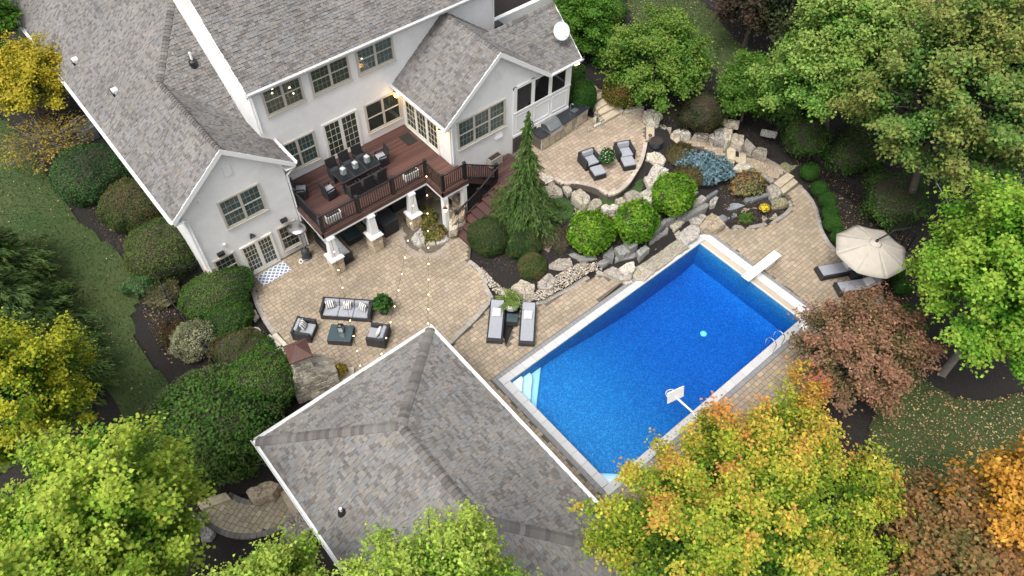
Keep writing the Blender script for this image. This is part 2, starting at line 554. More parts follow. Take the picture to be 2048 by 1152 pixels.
# ------------------------------------------------------------------ outlines of the paved levels (metres, house axes)
PATIO = [(4.92, 24.5), (4.66, 23.67), (4.43, 22.81), (4.28, 21.83), (4.23, 20.88), (4.27, 19.92), (4.36, 18.8)] + [(3.4, 15.6), (3.4, 12.5), (8.4, 12.5)] + \
        [(9.62, 15.44), (10.13, 15.5), (10.8, 15.64), (11.47, 15.77), (12.08, 15.91), (12.63, 16.09), (13.07, 16.22), (13.26, 16.9), (13.61, 17.59), (13.76, 18.15), (13.7, 18.78)] + [(13.8, 18.9), (15.3, 20.6), (15.3, 26.1), (8.2, 26.1), (8.2, 24.65)]
POOL_DECK = [(13.05, 16.27)] + [(11.9, 13.9)] + [(14.05, 15.24), (14.38, 14.91), (14.81, 14.59), (15.41, 14.55), (16.11, 14.44), (16.88, 14.4), (17.55, 14.36), (17.87, 14.24), (18.13, 13.99), (18.28, 13.58), (18.4, 13.14)] + \
        [(16.6, 13.0), (23.0, 13.1)] + [(25.19, 12.42), (25.43, 12.06), (25.82, 11.67), (26.32, 11.33), (26.96, 11.08), (27.7, 10.9), (28.47, 10.9), (28.93, 11.09), (29.19, 11.43), (29.36, 11.93), (30.66, 11.93)] + \
        [(30.6, 11.64), (30.43, 11.05), (29.99, 10.32), (29.33, 9.6), (28.74, 8.97), (28.37, 8.27), (28.19, 7.47), (28.18, 6.6), (28.14, 5.74), (27.7, 4.91), (26.84, 4.09)] + \
        [(26.4, 4.2), (24.8, 3.7), (9.0, 3.6), (8.0, 12.5), (8.7, 15.4)] + [(9.64, 15.49), (10.15, 15.54), (10.83, 15.68), (11.5, 15.81), (12.1, 15.93), (12.65, 16.11)]
UPPER = [(19.0, 22.15), (24.3, 22.15)] + [(24.71, 20.94), (26.15, 20.86), (26.63, 20.53), (26.99, 20.12), (26.36, 19.33), (25.34, 18.36), (24.76, 17.92), (24.02, 17.43), (23.15, 17.03), (22.16, 16.67), (21.36, 16.59), (20.88, 16.8), (20.84, 17.29), (20.62, 17.79), (20.19, 18.42), (19.68, 18.8), (19.61, 19.36)] + [(19.0, 19.3)]
MIDPATH = [(27.74, 18.07), (28.19, 17.56), (28.5, 17.15), (28.99, 16.58), (29.41, 16.04), (28.4, 15.21), (28.09, 15.61), (28.04, 16.28), (27.8, 16.86), (27.55, 17.37), (27.28, 17.66)]
LOWPATH = [(30.2, 15.29), (30.38, 14.89), (30.56, 14.01), (30.63, 13.07), (30.54, 12.65), (29.31, 12.64), (29.28, 13.24), (29.34, 14.12), (29.41, 14.47), (29.35, 14.6)]
WALKWAY = [(26.34, 24.64), (26.13, 23.96), (26.03, 23.03), (26, 22.07), (24.79, 21.89), (25.23, 22.25), (25.74, 22.73), (25.74, 24)]
COURT = [(-2.03, 15.57), (-1.93, 14.93), (-1.65, 14.28), (-1.08, 13.63), (-0.33, 13.18), (0.5, 13), (1.09, 13.06), (1.19, 14.02), (1.1, 14.41), (0.61, 14.42), (0.12, 14.52), (-0.23, 14.76), (-0.51, 15.09), (-0.78, 15.64)]
POOL = (10.84, 23.24, 6.36, 12.43)          # x0, x1, y0, y1 of the water
BAND = (10.28, 24.27, 5.82, 12.98)          # outside of the grey band

# ------------------------------------------------------------------ terrain
CTRL = np.array([
    (10, 5, 0), (17, 4, 0), (24, 4, 0), (24, 13, 0), (10, 13, 0), (17, 13, 0), (28, 8, 0.05), (28, 4, 0.05), (27, 12, 0.02), (5, 10, -0.1),
    (5, 18, 0.1), (9, 22, 0.1), (13, 19, 0.1), (13, 25, 0.1), (15, 17, 0.15), (16, 15, 0.2), (18, 14.5, 0.15), (20, 14.0, 0.1), (23, 14.0, 0.15), (25.5, 13.8, 0.3),
    (17, 17.5, 0.9), (19, 16.3, 0.85), (21, 15.5, 0.55), (23.5, 15.4, 0.7), (25.5, 16.2, 1.0), (27, 14.4, 0.5), (28.5, 13.2, 0.25),
    (25.3, 17.5, 1.6), (26.0, 18.5, 1.6), (24.2, 16.6, 1.55), (22.6, 15.9, 1.4), (20, 17.3, 1.35), (20, 17.6, 1.2), (21, 20, 1.4), (24, 20, 1.4), (18.5, 20, 1.3), (26, 21.5, 1.65), (28, 20, 1.5), (29.5, 17.5, 1.2), (31, 15, 0.8), (31.8, 12.5, 0.35), (30.5, 9.5, 0.15), (30, 5, 0.15),
    (25, 24, 2.0), (30, 23, 2.2), (34, 19, 1.9), (35, 14, 1.2), (36, 8, 0.7), (40, 15, 2.0), (38, 24, 2.6), (30, 32, 3.0), (46, 30, 3.4), (46, 10, 1.5),
    (34, 0, 0.3), (28, -4, 0), (46, -6, 0.6), (18, -4, -0.2), (8, -4, -0.3), (-4, 2, -0.3), (-12, 6, -0.3), (2, 8, -0.2),
    (1, 16, 0), (2, 22, 0.1), (1.5, 25, 0.4), (1.5, 29, 1.2), (1.5, 34, 2.1), (1.5, 40, 2.6), (-3, 20, 0.1), (-4, 26, 0.6), (-4, 34, 2.0), (-8, 42, 3.0), (-14, 30, 1.0), (-14, 18, 0),
    (12, 34, 2.6), (20, 32, 2.6), (4, 34, 2.2), (10, 44, 3.2)], float)
LEVELS = [(PATIO, 0.15), (POOL_DECK, 0.0), (UPPER, 1.5), (MIDPATH, 0.75), (LOWPATH, 0.3), (WALKWAY, 2.0), (COURT, -0.1),
          ([(BAND[0] - .1, BAND[2] - .1), (BAND[1] + .1, BAND[2] - .1), (BAND[1] + .1, BAND[3] + .1), (BAND[0] - .1, BAND[3] + .1)], 0.0)]

def terrain(X, Y):
    X = np.asarray(X, float); Y = np.asarray(Y, float)
    sh = X.shape
    x, y = X.ravel(), Y.ravel()
    d2 = (x[:, None] - CTRL[None, :, 0]) ** 2 + (y[:, None] - CTRL[None, :, 1]) ** 2
    w = np.exp(-d2 / (2 * 1.7 ** 2)) + 0.02 / (1 + d2) ** 1.5
    return ((w * CTRL[:, 2]).sum(1) / w.sum(1)).reshape(sh)

def T(x, y):
    return float(terrain(np.array([x]), np.array([y]))[0])

gx = np.arange(-30, 62.01, 0.55); gy = np.arange(-20, 70.01, 0.55)
GX, GY = np.meshgrid(gx, gy, indexing='ij')
GZ = terrain(GX, GY) + 0.03 * np.sin(GX * 1.7 + 0.6 * np.sin(GY)) * np.sin(GY * 1.3)
for poly, z in LEVELS:
    msk = inside_np(poly, GX, GY) | (dist_poly(poly, GX, GY) < 0.3)
    GZ = np.where(msk, np.minimum(GZ, z - 0.15), GZ)
px0, px1, py0, py1 = POOL
GZ = np.where((GX > px0 - .5) & (GX < px1 + .9) & (GY > py0 - .5) & (GY < py1 + .5), -2.9, GZ)
nx, ny = GX.shape
idx = np.arange(nx * ny).reshape(nx, ny)
q = np.stack([idx[:-1, :-1], idx[1:, :-1], idx[1:, 1:], idx[:-1, 1:]], -1).reshape(-1, 4)
ground = big_mesh('ground', np.stack([GX, GY, GZ], -1).reshape(-1, 3), q, 'mulch', smooth=True)
struct(ground, 'dark mulched soil of the garden beds')

# far ground so that the sheet reaches the horizon from any view
s_ = MB()
for (a0, a1, b0, b1) in ((-400, 400, -400, -20), (-400, 400, 70, 400), (-400, -30, -20, 70), (62, 400, -20, 70)):
    s_.add([(a0, b0, 0.0), (a1, b0, 0.0), (a1, b1, 0.0), (a0, b1, 0.0)], [(0, 1, 2, 3)])
struct(s_.build('terrain', 'lawn'), 'grass land beyond the garden')

LAWNS = [
    ('lawn', [(-1.58, 43.71), (-0.61, 41.73), (-0.06, 39.81), (0.12, 36.57), (0.12, 34.11), (0.25, 31.68), (0.71, 29.64), (0.96, 27.91), (0.84, 26.51), (0.02, 25.55), (-0.47, 24.38), (-0.45, 23.18), (-0.38, 21.83), (-0.57, 20.43), (-1.31, 19.27), (-2.61, 20.07), (-2.46, 21.7), (-2.53, 22.83), (-3.12, 23.17), (-3.62, 22.66), (-5.76, 21.58), (-9.58, 24.77)], 'mown lawn strip between shrub bed and spruces on the left'),
    ('lawn', [(34.39, 29.4), (32.61, 27.12), (31.79, 24.32), (33.03, 22.66), (32.5, 19.91), (30.86, 17.99), (31.27, 17.09), (32.84, 16.1), (35.81, 17.84), (35.64, 19.89), (35.88, 22.37), (36.81, 25.17), (37.91, 26.56)], 'brownish lawn strip behind the magnolia'),
    ('lawn', [(24.73, 2.18), (24.76, 0.51), (25.57, -1.12), (28.7, -3.09), (23.8, -5.38), (21.78, -3.17), (18.7, -3.64), (17.11, -2.54), (19.12, -0.41), (20.92, 1.22)], 'shaded leaf-strewn lawn under the right-hand trees'),
]
def drape(name, poly, mat_name, lift, step=0.35, z=None):
    poly = smooth_line(poly, 0.4, True)
    xs = [p[0] for p in poly]; ys = [p[1] for p in poly]
    ax = np.arange(min(xs), max(xs) + step, step); ay = np.arange(min(ys), max(ys) + step, step)
    AX, AY = np.meshgrid(ax, ay, indexing='ij')
    ins = inside_np(poly, AX, AY) | (dist_poly(poly, AX, AY) < step * 0.6)
    AZ = (terrain(AX, AY) + 0.03 * np.sin(AX * 1.7 + 0.6 * np.sin(AY)) * np.sin(AY * 1.3) if z is None else np.full(AX.shape, z)) + lift
    d = dist_poly(poly, AX, AY)
    # pull the rim vertices onto the outline
    P_ = np.array(poly)
    out = ins & ~inside_np(poly, AX, AY)
    for i, j in np.argwhere(out):
        k = np.argmin((P_[:, 0] - AX[i, j]) ** 2 + (P_[:, 1] - AY[i, j]) ** 2)
        AX[i, j], AY[i, j] = P_[k]
        AZ[i, j] -= lift * 0.8
    a, b = AX.shape
    ii = np.arange(a * b).reshape(a, b)
    Q = np.stack([ii[:-1, :-1], ii[1:, :-1], ii[1:, 1:], ii[:-1, 1:]], -1).reshape(-1, 4)
    ok = ins.ravel()[Q].all(1)
    return big_mesh(name, np.stack([AX, AY, AZ], -1).reshape(-1, 3), Q[ok], mat_name, smooth=True), poly
def scatter(poly, n):
    xs = [p[0] for p in poly]; ys = [p[1] for p in poly]
    x = rng.uniform(min(xs), max(xs), n * 3); y = rng.uniform(min(ys), max(ys), n * 3)
    k = inside_np(poly, x, y)
    return x[k][:n], y[k][:n]
LAWN_POLYS = []
for nm, poly, lab in LAWNS:
    o, pl = drape(nm, poly, 'lawn', 0.05)
    struct(o, lab)
    LAWN_POLYS.append(pl)

# ------------------------------------------------------------------ paving
def pave(name, poly, z, tones, label, pick, row=0.20, lens=(0.2, 0.3, 0.27), border=None, ang=0.0, depth=0.5, holes=(), max_parts=300):
    """a slab with real pavers on it: the nearest ones are parts, the rest one joined part"""
    from mathutils.geometry import tessellate_polygon
    loops = [[tuple(p[:2]) for p in poly]] + [list(h) for h in holes]
    flat = [p for lp in loops for p in lp]
    tris = tessellate_polygon([[Vector((p[0], p[1], 0)) for p in lp] for lp in loops])
    sl = MB()
    up_tris = []
    for a, b, c in tris:
        A, B, C_ = flat[a], flat[b], flat[c]
        up_tris.append((a, b, c) if (B[0] - A[0]) * (C_[1] - A[1]) - (B[1] - A[1]) * (C_[0] - A[0]) > 0 else (a, c, b))
    n = len(flat)
    fcs = up_tris + [(n + a, n + c, n + b) for a, b, c in up_tris]
    k0 = 0
    for lp in loops:
        m_ = len(lp)
        fcs += [(k0 + i, k0 + (i + 1) % m_, n + k0 + (i + 1) % m_, n + k0 + i) for i in range(m_)]
        k0 += m_
    sl.add([(x, y, z - 0.012) for x, y in flat] + [(x, y, z - depth) for x, y in flat], fcs)
    base = sl.build(name, 'joint_sand')
    struct(base, label)
    ca, sa = math.cos(ang), math.sin(ang)
    pts = np.array([p[:2] for p in poly])
    u = pts[:, 0] * ca + pts[:, 1] * sa; v = -pts[:, 0] * sa + pts[:, 1] * ca
    cells = []
    yv = v.min()
    while yv < v.max():
        xu = u.min() - rnd.random() * 0.3
        while xu < u.max():
            ln = rnd.choice(lens)
            cu, cv = xu + ln / 2, yv + row / 2
            cells.append((cu * ca - cv * sa, cu * sa + cv * ca, ln))
            xu += ln
        yv += row
    cx = np.array([c[0] for c in cells]); cy = np.array([c[1] for c in cells])
    ok = inside_np(poly, cx, cy)
    dd = dist_poly(poly, cx, cy)
    ok &= dd > 0.09
    for h in holes:
        ok &= ~inside_np(h, cx, cy)
    cells = [c for c, k in zip(cells, ok) if k]
    pk = [(math.dist((c[0], c[1], z), (0, 0, 27.5)) if pick(c[0], c[1]) else 1e6 + rnd.random(), c) for c in cells]
    pk.sort(key=lambda t: t[0])
    rest = MB()
    for i, (d, (x, y, ln)) in enumerate(pk):
        t = tones[rnd.randrange(len(tones))]
        k = rnd.uniform(0.86, 1.12)
        col = tuple(a * k for a in t)
        g = 0.008
        h = z + rnd.uniform(-0.002, 0.003)
        mb = MB() if i < max_parts and d < 1e6 else rest
        M = Matrix.Translation((x, y, 0)) @ Matrix.Rotation(ang, 4, 'Z')
        a, b = ln / 2 - g, row / 2 - g
        e = 0.008
        mb.add([(-a, -b, h - .03), (a, -b, h - .03), (a, b, h - .03), (-a, b, h - .03), (-a, -b, h - e), (a, -b, h - e), (a, b, h - e), (-a, b, h - e),
                (-a + e, -b + e, h), (a - e, -b + e, h), (a - e, b - e, h), (-a + e, b - e, h)],
               [(0, 1, 5, 4), (1, 2, 6, 5), (2, 3, 7, 6), (3, 0, 4, 7), (4, 5, 9, 8), (5, 6, 10, 9), (6, 7, 11, 10), (7, 4, 8, 11), (8, 9, 10, 11)], col, M)
        if mb is not rest:
            mb.build('paver', 'paver', base)
    if rest.v:
        stuff(rest.build('pavers', 'paver', base))
    for line, tone in (border or ()):
        edging(base, line, z, tone)
    return base

def edging(base, line, z, tone, w=0.21, ln=0.2, name='edging_stone', lift=0.006):
    pts = smooth_line(line, ln)
    for i in range(len(pts) - 1):
        (x0, y0), (x1, y1) = pts[i], pts[i + 1]
        a = math.atan2(y1 - y0, x1 - x0); L_ = math.hypot(x1 - x0, y1 - y0)
        k = rnd.uniform(0.85, 1.12)
        col = tuple(c * k for c in tone)
        M = Matrix.Translation(((x0 + x1) / 2, (y0 + y1) / 2, 0)) @ Matrix.Rotation(a, 4, 'Z')
        MB().box(-L_ / 2 + .006, L_ / 2 - .006, -w / 2, w / 2, z - 0.12, z + lift, col, M).build(name, 'paver', base, bevel=0.008, seg=1)

TAN = [(0.298, 0.238, 0.167), (0.326, 0.265, 0.188), (0.278, 0.224, 0.157), (0.307, 0.246, 0.178), (0.287, 0.238, 0.178)]
TAN_UP = [(0.332, 0.257, 0.186), (0.361, 0.292, 0.219), (0.307, 0.242, 0.175), (0.340, 0.273, 0.205)]
GREYB = (0.30, 0.275, 0.245)
pool_hole = [(BAND[0], BAND[2]), (BAND[1], BAND[2]), (BAND[1], BAND[3]), (BAND[0], BAND[3])]
patio = pave('patio', PATIO, 0.15, TAN, 'tan paver patio in front of the house',
             lambda x, y: not (x < 9.0 and y < 15.2) and not (y > 22 and x > 8), ang=0.0,
             border=[([(4.95, 24.36), (4.72, 23.63), (4.48, 22.76), (4.35, 21.82), (4.3, 20.86), (4.33, 19.9), (4.4, 18.87)], GREYB), ([(9.58, 15.51), (10.13, 15.57), (10.77, 15.71), (11.44, 15.83), (12.05, 15.98), (12.58, 16.13), (12.98, 16.25)], GREYB),
                     ([(13.02, 16.3), (13.21, 16.94), (13.54, 17.61), (13.66, 18.15), (13.6, 18.73)], GREYB)])
pool_deck = pave('pool_deck', POOL_DECK, 0.0, TAN, 'tan paver deck around the swimming pool',
                 lambda x, y: y > 12.9 or (x > 24 and y > 7) or (x > 21 and y < 6), ang=0.0, holes=[pool_hole], depth=0.13,
                 border=[([(14.19, 15.17), (14.42, 14.95), (14.83, 14.66), (15.42, 14.62), (16.12, 14.51), (16.89, 14.47), (17.57, 14.41), (17.89, 14.29), (18.17, 14.03), (18.31, 13.61)], GREYB),
                         ([(25.21, 12.49), (25.48, 12.1), (25.87, 11.71), (26.36, 11.38), (26.98, 11.15), (27.72, 10.97), (28.47, 10.96), (28.91, 11.13), (29.13, 11.44)], GREYB),
                         ([(30.43, 11.59), (30.28, 11.03), (29.89, 10.34), (29.24, 9.63), (28.65, 9), (28.25, 8.27), (28.08, 7.48), (28.07, 6.61), (28.03, 5.75), (27.59, 4.92)], GREYB)])
upper_patio = pave('upper_patio', UPPER, 1.5, TAN_UP, 'pinkish tan paver terrace beside the outdoor kitchen',
                   lambda x, y: x > 20, ang=0.0, depth=1.1,
                   border=[([(25.24, 18.34), (24.69, 17.93), (23.98, 17.47), (23.14, 17.09), (22.17, 16.75), (21.42, 16.68), (20.97, 16.86), (20.93, 17.35), (20.72, 17.85), (20.26, 18.5), (19.77, 18.86), (19.7, 19.39)], (0.42, 0.36, 0.30)),
                           ([(26.1, 20.74), (26.53, 20.44), (26.88, 20.05), (26.37, 19.42)], (0.38, 0.35, 0.31))])
pave('path', MIDPATH, 0.75, TAN_UP, 'paver path landing beside the blue spruce', lambda x, y: True, ang=R(-45), depth=0.8,
     border=[([(27.75, 17.97), (28.16, 17.54), (28.47, 17.12), (28.96, 16.55), (29.37, 16.04)], GREYB)])
pave('path', LOWPATH, 0.3, TAN_UP, 'paver path landing between the two stone stairs', lambda x, y: True, ang=R(-60), depth=0.6,
     border=[([(30.2, 15.21), (30.34, 14.86), (30.5, 14), (30.57, 13.06), (30.51, 12.68)], GREYB), ([(29.46, 14.51), (29.39, 14.13), (29.33, 13.27), (29.34, 12.69)], GREYB)])
pave('walkway', WALKWAY, 2.0, TAN_UP, 'paver walkway above the stone steps by the porch', lambda x, y: True, ang=R(0), depth=0.6)
pave('courtyard', COURT, -0.1, [(0.34, 0.29, 0.20), (0.38, 0.33, 0.24), (0.31, 0.27, 0.19)], 'small rounded paver court behind the pool house', lambda x, y: True, ang=R(25),
     border=[([(-1.97, 15.57), (-1.87, 14.96), (-1.59, 14.31), (-1.05, 13.68), (-0.32, 13.24), (0.49, 13.06), (1.06, 13.12)], (0.17, 0.155, 0.14)), ([(-0.75, 15.56), (-0.51, 15.05), (-0.26, 14.71), (0.09, 14.46), (0.6, 14.38), (1.03, 14.36)], (0.17, 0.155, 0.14))])

# stone stairs: every tread a slab
def stair(label, treads, cat='stairs', name='stone_stairs', mat_name='step_stone', th=0.5):
    cx_ = sum(p[0] for p in treads[0][1]) / 4; cy_ = sum(p[1] for p in treads[0][1]) / 4
    t = thing(name, label, cat, (0, 0, 0))
    for z, poly in treads:
        MB().prism(poly, z - th, z + 0.01).build('tread', mat_name, t, bevel=0.025)
    return t
stair('sandstone stairs leading down from the terrace beside the round fire bowl', [
    (1.5, [(26.37, 19.36), (26.69, 19.04), (25.73, 18.16), (25.39, 18.43)]), (1.35, [(26.75, 19.1), (27.01, 18.83), (26.07, 17.97), (25.85, 18.24)]), (1.2, [(27.02, 18.84), (27.25, 18.56), (26.38, 17.77), (26.19, 18.06)]),
    (1.05, [(27.27, 18.55), (27.48, 18.25), (26.73, 17.59), (26.51, 17.85)]), (.9, [(27.51, 18.27), (27.71, 17.98), (27.09, 17.44), (26.88, 17.7)])])
stair('three sandstone steps between the pale boulders beside the blue spruce', [
    (.76, [(29.41, 16.02), (29.66, 15.63), (28.64, 14.81), (28.37, 15.19)]), (.6, [(29.76, 15.69), (29.93, 15.45), (28.85, 14.57), (28.72, 14.84)]), (.45, [(29.96, 15.45), (30.15, 15.16), (29.15, 14.4), (28.97, 14.65)])])
stair('two sandstone steps beside the pale boulder and the boxwood row', [
    (.31, [(29.3, 12.63), (30.53, 12.65), (30.55, 12.22), (29.27, 12.17)]), (.15, [(29.4, 12.25), (30.59, 12.25), (30.52, 11.88), (29.2, 11.86)])])
stair('three broad sandstone steps climbing past the clipped round bush by the porch', [
    (1.65, [(24.82, 21.32), (26.08, 21.26), (26.06, 20.8), (24.62, 20.8)]), (1.8, [(24.83, 21.64), (26.03, 21.62), (25.98, 21.17), (24.66, 21.23)]), (1.95, [(24.8, 21.92), (26.05, 22.11), (25.95, 21.59), (24.71, 21.54)])])
stair('worn stone steps at the edge of the small rounded court', [(.05, [(-1.82, 15.98), (-0.77, 15.6), (-0.74, 15.24), (-1.82, 15.55)]), (.02, [(0.81, 14.27), (1.17, 14.24), (1.14, 13.09), (0.73, 13.05)])], mat_name='step_stone')

# ------------------------------------------------------------------ swimming pool
pool = thing('swimming_pool', 'large rectangular swimming pool with blue speckled liner and pale coping', 'pool', (0, 0, 0))
x0, x1, y0, y1 = POOL
prof = []
for i in range(31):
    f_ = i / 30; t_ = min(1, max(0, (f_ - .12) / .55)); t_ = t_ * t_ * (3 - 2 * t_); e_ = max(0, (f_ - .9) / .1)
    prof.append((x0 + (x1 - x0) * f_, -.85 - .95 * t_ + .25 * e_ * e_))
b = MB()
for i in range(len(prof) - 1):
    (xa, za), (xb, zb) = prof[i], prof[i + 1]
    b.add([(xa, y0, za), (xb, y0, zb), (xb, y1, zb), (xa, y1, za)], [(0, 1, 2, 3)])
    b.add([(xa, y1, za), (xb, y1, zb), (xb, y1, -0.03), (xa, y1, -0.03)], [(0, 1, 2, 3)])
    b.add([(xa, y0, za), (xa, y0, -0.03), (xb, y0, -0.03), (xb, y0, zb)], [(0, 1, 2, 3)])
b.add([(x0, y0, prof[0][1]), (x0, y1, prof[0][1]), (x0, y1, -0.03), (x0, y0, -0.03)], [(0, 1, 2, 3)])
b.add([(x1, y0, prof[-1][1]), (x1, y0, -0.03), (x1, y1, -0.03), (x1, y1, prof[-1][1])], [(0, 1, 2, 3)])
b.build('basin', 'liner', pool, smooth=False)
# white moulded corner steps
def corner_steps(sx, sy, cx, cy, big):
    for k, (r, zt) in enumerate(((0.62, -0.26), (1.06, -0.48), (1.62, -0.72))):
        pts = [(0, 0)]
        if k < 2:
            for i in range(15):
                t = i / 14 * math.pi / 2
                rr = r * (1 + 0.10 * math.cos(4 * t)) * big
                pts.append((rr * math.cos(t), rr * math.sin(t)))
        else:
            pts += [(1.85 * big, 0), (0.0, 1.72 * big)]
        pts = [(cx + sx * (0.012 + p), cy + sy * (0.012 + q_)) for p, q_ in pts]
        MB().prism(pts, -.84, zt).build('corner_step', 'white_liner', pool, bevel=0.04)
corner_steps(1, -1, x0, y1, 1.0)
corner_steps(1, 1, x0, y0, 0.6)
CW_ = (0.44, 0.445, 0.44)
def coping_run(p, q_, w, n, nrm, tone=CW_, z0=-0.06, z1=0.035, name='coping_stone', gap=0.004):
    for i in range(n):
        a = [p[k] + (q_[k] - p[k]) * (i / n) for k in (0, 1)]; c = [p[k] + (q_[k] - p[k]) * ((i + 1) / n) for k in (0, 1)]
        k = rnd.uniform(0.95, 1.05)
        dx, dy = (q_[0] - p[0]), (q_[1] - p[1]); l_ = math.hypot(dx, dy); dx, dy = dx / l_ * gap, dy / l_ * gap
        poly = [(a[0] + dx, a[1] + dy), (c[0] - dx, c[1] - dy), (c[0] - dx + nrm[0] * w, c[1] - dy + nrm[1] * w), (a[0] + dx + nrm[0] * w, a[1] + dy + nrm[1] * w)]
        MB().prism(poly, z0, z1, tuple(t * k for t in tone)).build(name, 'coping', pool, bevel=0.012, seg=2)
coping_run((x0 - .34, y1 - .02), (x1 - .02, y1 - .02), 0.36, 20, (0, 1))
coping_run((x0 - .34, y0 + .02), (x1 + .75, y0 + .02), 0.36, 21, (0, -1))
coping_run((x0 + .02, y0 + .03), (x0 + .02, y1 - .03), 0.36, 10, (-1, 0))
coping_run((x1 + .36, y0 + .03), (x1 + .36, y1 + .38), 0.45, 4, (1, 0), (0.50, 0.51, 0.505))
coping_run((x1 + .0, y0 + .03), (x1 + .0, y1 - .03), 0.07, 2, (1, 0), (0.52, 0.52, 0.51), name='coping_lip')
coping_run((x1 + .075, y0 + .03), (x1 + .075, y1 - .03), 0.275, 2, (1, 0), (0.42, 0.35, 0.265), z1=0.0, name='cover_track')
GB = (0.20, 0.20, 0.205)
coping_run((BAND[0], y1 + .345), (x1 + .0, y1 + .345), 0.2, 60, (0, 1), GB, z1=0.008, name='band_paver', gap=0.003)
coping_run((BAND[0], y0 - .345), (BAND[1], y0 - .345), 0.2, 62, (0, -1), GB, z1=0.008, name='band_paver', gap=0.003)
coping_run((x0 - .345, y0 - .34), (x0 - .345, y1 + .34), 0.2, 30, (-1, 0), GB, z1=0.008, name='band_paver', gap=0.003)
coping_run((x1 + .815, y0 - .34), (x1 + .815, y1 + .5), 0.2, 31, (1, 0), GB, z1=0.008, name='band_paver', gap=0.003)
MB().box(x1 - .015, x1 + .355, y1 - .015, y1 + .36, -.06, .033, CW_).build('coping_stone', 'coping', pool, bevel=.012)
# water body
wz, ins_ = -0.13, 0.006
w = MB()
vt = [(px, y0 + ins_, wz) for px, _ in prof] + [(px, y1 - ins_, wz) for px, _ in prof] + [(px, y0 + ins_, z + .01) for px, z in prof] + [(px, y1 - ins_, z + .01) for px, z in prof]
vt = [(min(max(x, x0 + ins_), x1 - ins_), y, z) for x, y, z in vt]
n = len(prof)
fs = []
for i in range(n - 1):
    fs += [(i, i + 1, n + i + 1, n + i), (2 * n + i, 3 * n + i, 3 * n + i + 1, 2 * n + i + 1), (i, 2 * n + i, 2 * n + i + 1, i + 1), (n + i, n + i + 1, 3 * n + i + 1, 3 * n + i)]
fs += [(0, n, 3 * n, 2 * n), (n - 1, 3 * n - 1, 4 * n - 1, 2 * n - 1)]
w.add(vt, fs)
struct(w.build('pool_water', 'water'), 'rippled blue pool water')

# ------------------------------------------------------------------ roofs
SH = [(0.165, 0.155, 0.147), (0.136, 0.127, 0.119), (0.187, 0.175, 0.161), (0.157, 0.157, 0.158), (0.177, 0.168, 0.161), (0.119, 0.112, 0.107), (0.172, 0.157, 0.142), (0.181, 0.177, 0.175)]
CAMP = np.array([0, 0, 27.5])
def roof_plane(o, udir, vdir, poly, parent, parts, tones=SH, deck=True, gain=1.0):
    """shingle tabs laid course by course on one slope; poly is convex CCW in (u, v) metres, v up the slope"""
    o, U, V = Vector(o), Vector(udir).normalized(), Vector(vdir).normalized()
    Nn = U.cross(V)
    if Nn.z < 0:
        Nn = -Nn
    def W(u, v, h):
        return tuple(o + U * u + V * v + Nn * h)
    if deck:
        MB().add([W(u, v, -0.02) for u, v in poly] + [W(u, v, -0.14) for u, v in poly],
                 [tuple(range(len(poly)))] + [tuple(range(2 * len(poly) - 1, len(poly) - 1, -1))] + [(i, (i + 1) % len(poly), len(poly) + (i + 1) % len(poly), len(poly) + i) for i in range(len(poly))]
                 ).build('roof_deck', 'roof_deck', parent)
    umin, umax = min(p[0] for p in poly), max(p[0] for p in poly)
    vmin, vmax = min(p[1] for p in poly), max(p[1] for p in poly)
    tabs = []
    v = vmin
    ex = 0.132
    while v < vmax:
        u = umin - rnd.random() * 0.3
        k = rnd.randrange(len(tones))
        while u < umax:
            wd = rnd.choice((0.12, 0.15, 0.18, 0.21))
            c = clip_convex([(u, v - 0.012), (u + wd - 0.009, v - 0.012), (u + wd - 0.009, v + ex), (u, v + ex)], poly)
            if len(c) >= 3:
                k = rnd.randrange(len(tones)) if rnd.random() < 0.8 else k
                f = rnd.uniform(0.90, 1.08) * gain
                thick = 0.030 if rnd.random() < 0.5 else 0.014
                tabs.append((c, v, tuple(t * f for t in tones[k]), thick))
            u += wd
        v += ex
    cen = [(np.linalg.norm(np.array(W(sum(p[0] for p in c) / len(c), vv, 0)) - CAMP), c, vv, col, th) for c, vv, col, th in tabs]
    rest = MB()
    for d, c, vv, col, th in cen:
        n = len(c)
        top = [W(p[0], p[1], th - (p[1] - vv) * 0.12) for p in c]
        bot = [W(p[0], p[1], -0.015) for p in c]
        rest_mb = (top + bot, [tuple(range(n))] + [((i + 1) % n, i, n + i, n + (i + 1) % n) for i in range(n)], col)
        parts.append((d, parent, rest_mb))
def finish_shingles(parts, limit, root_of):
    """nearest tabs become parts of their own, the others one joined part for each slope"""
    parts.sort(key=lambda t: t[0])
    rest = {}
    for i, (d, parent, (v, f, c)) in enumerate(parts):
        if i < limit:
            MB().add(v, f, c).build('shingle', 'shingle', parent)
        else:
            rest.setdefault(parent, MB()).add(v, f, c)
    for parent, mb in rest.items():
        stuff(mb.build('shingles', 'shingle', parent))

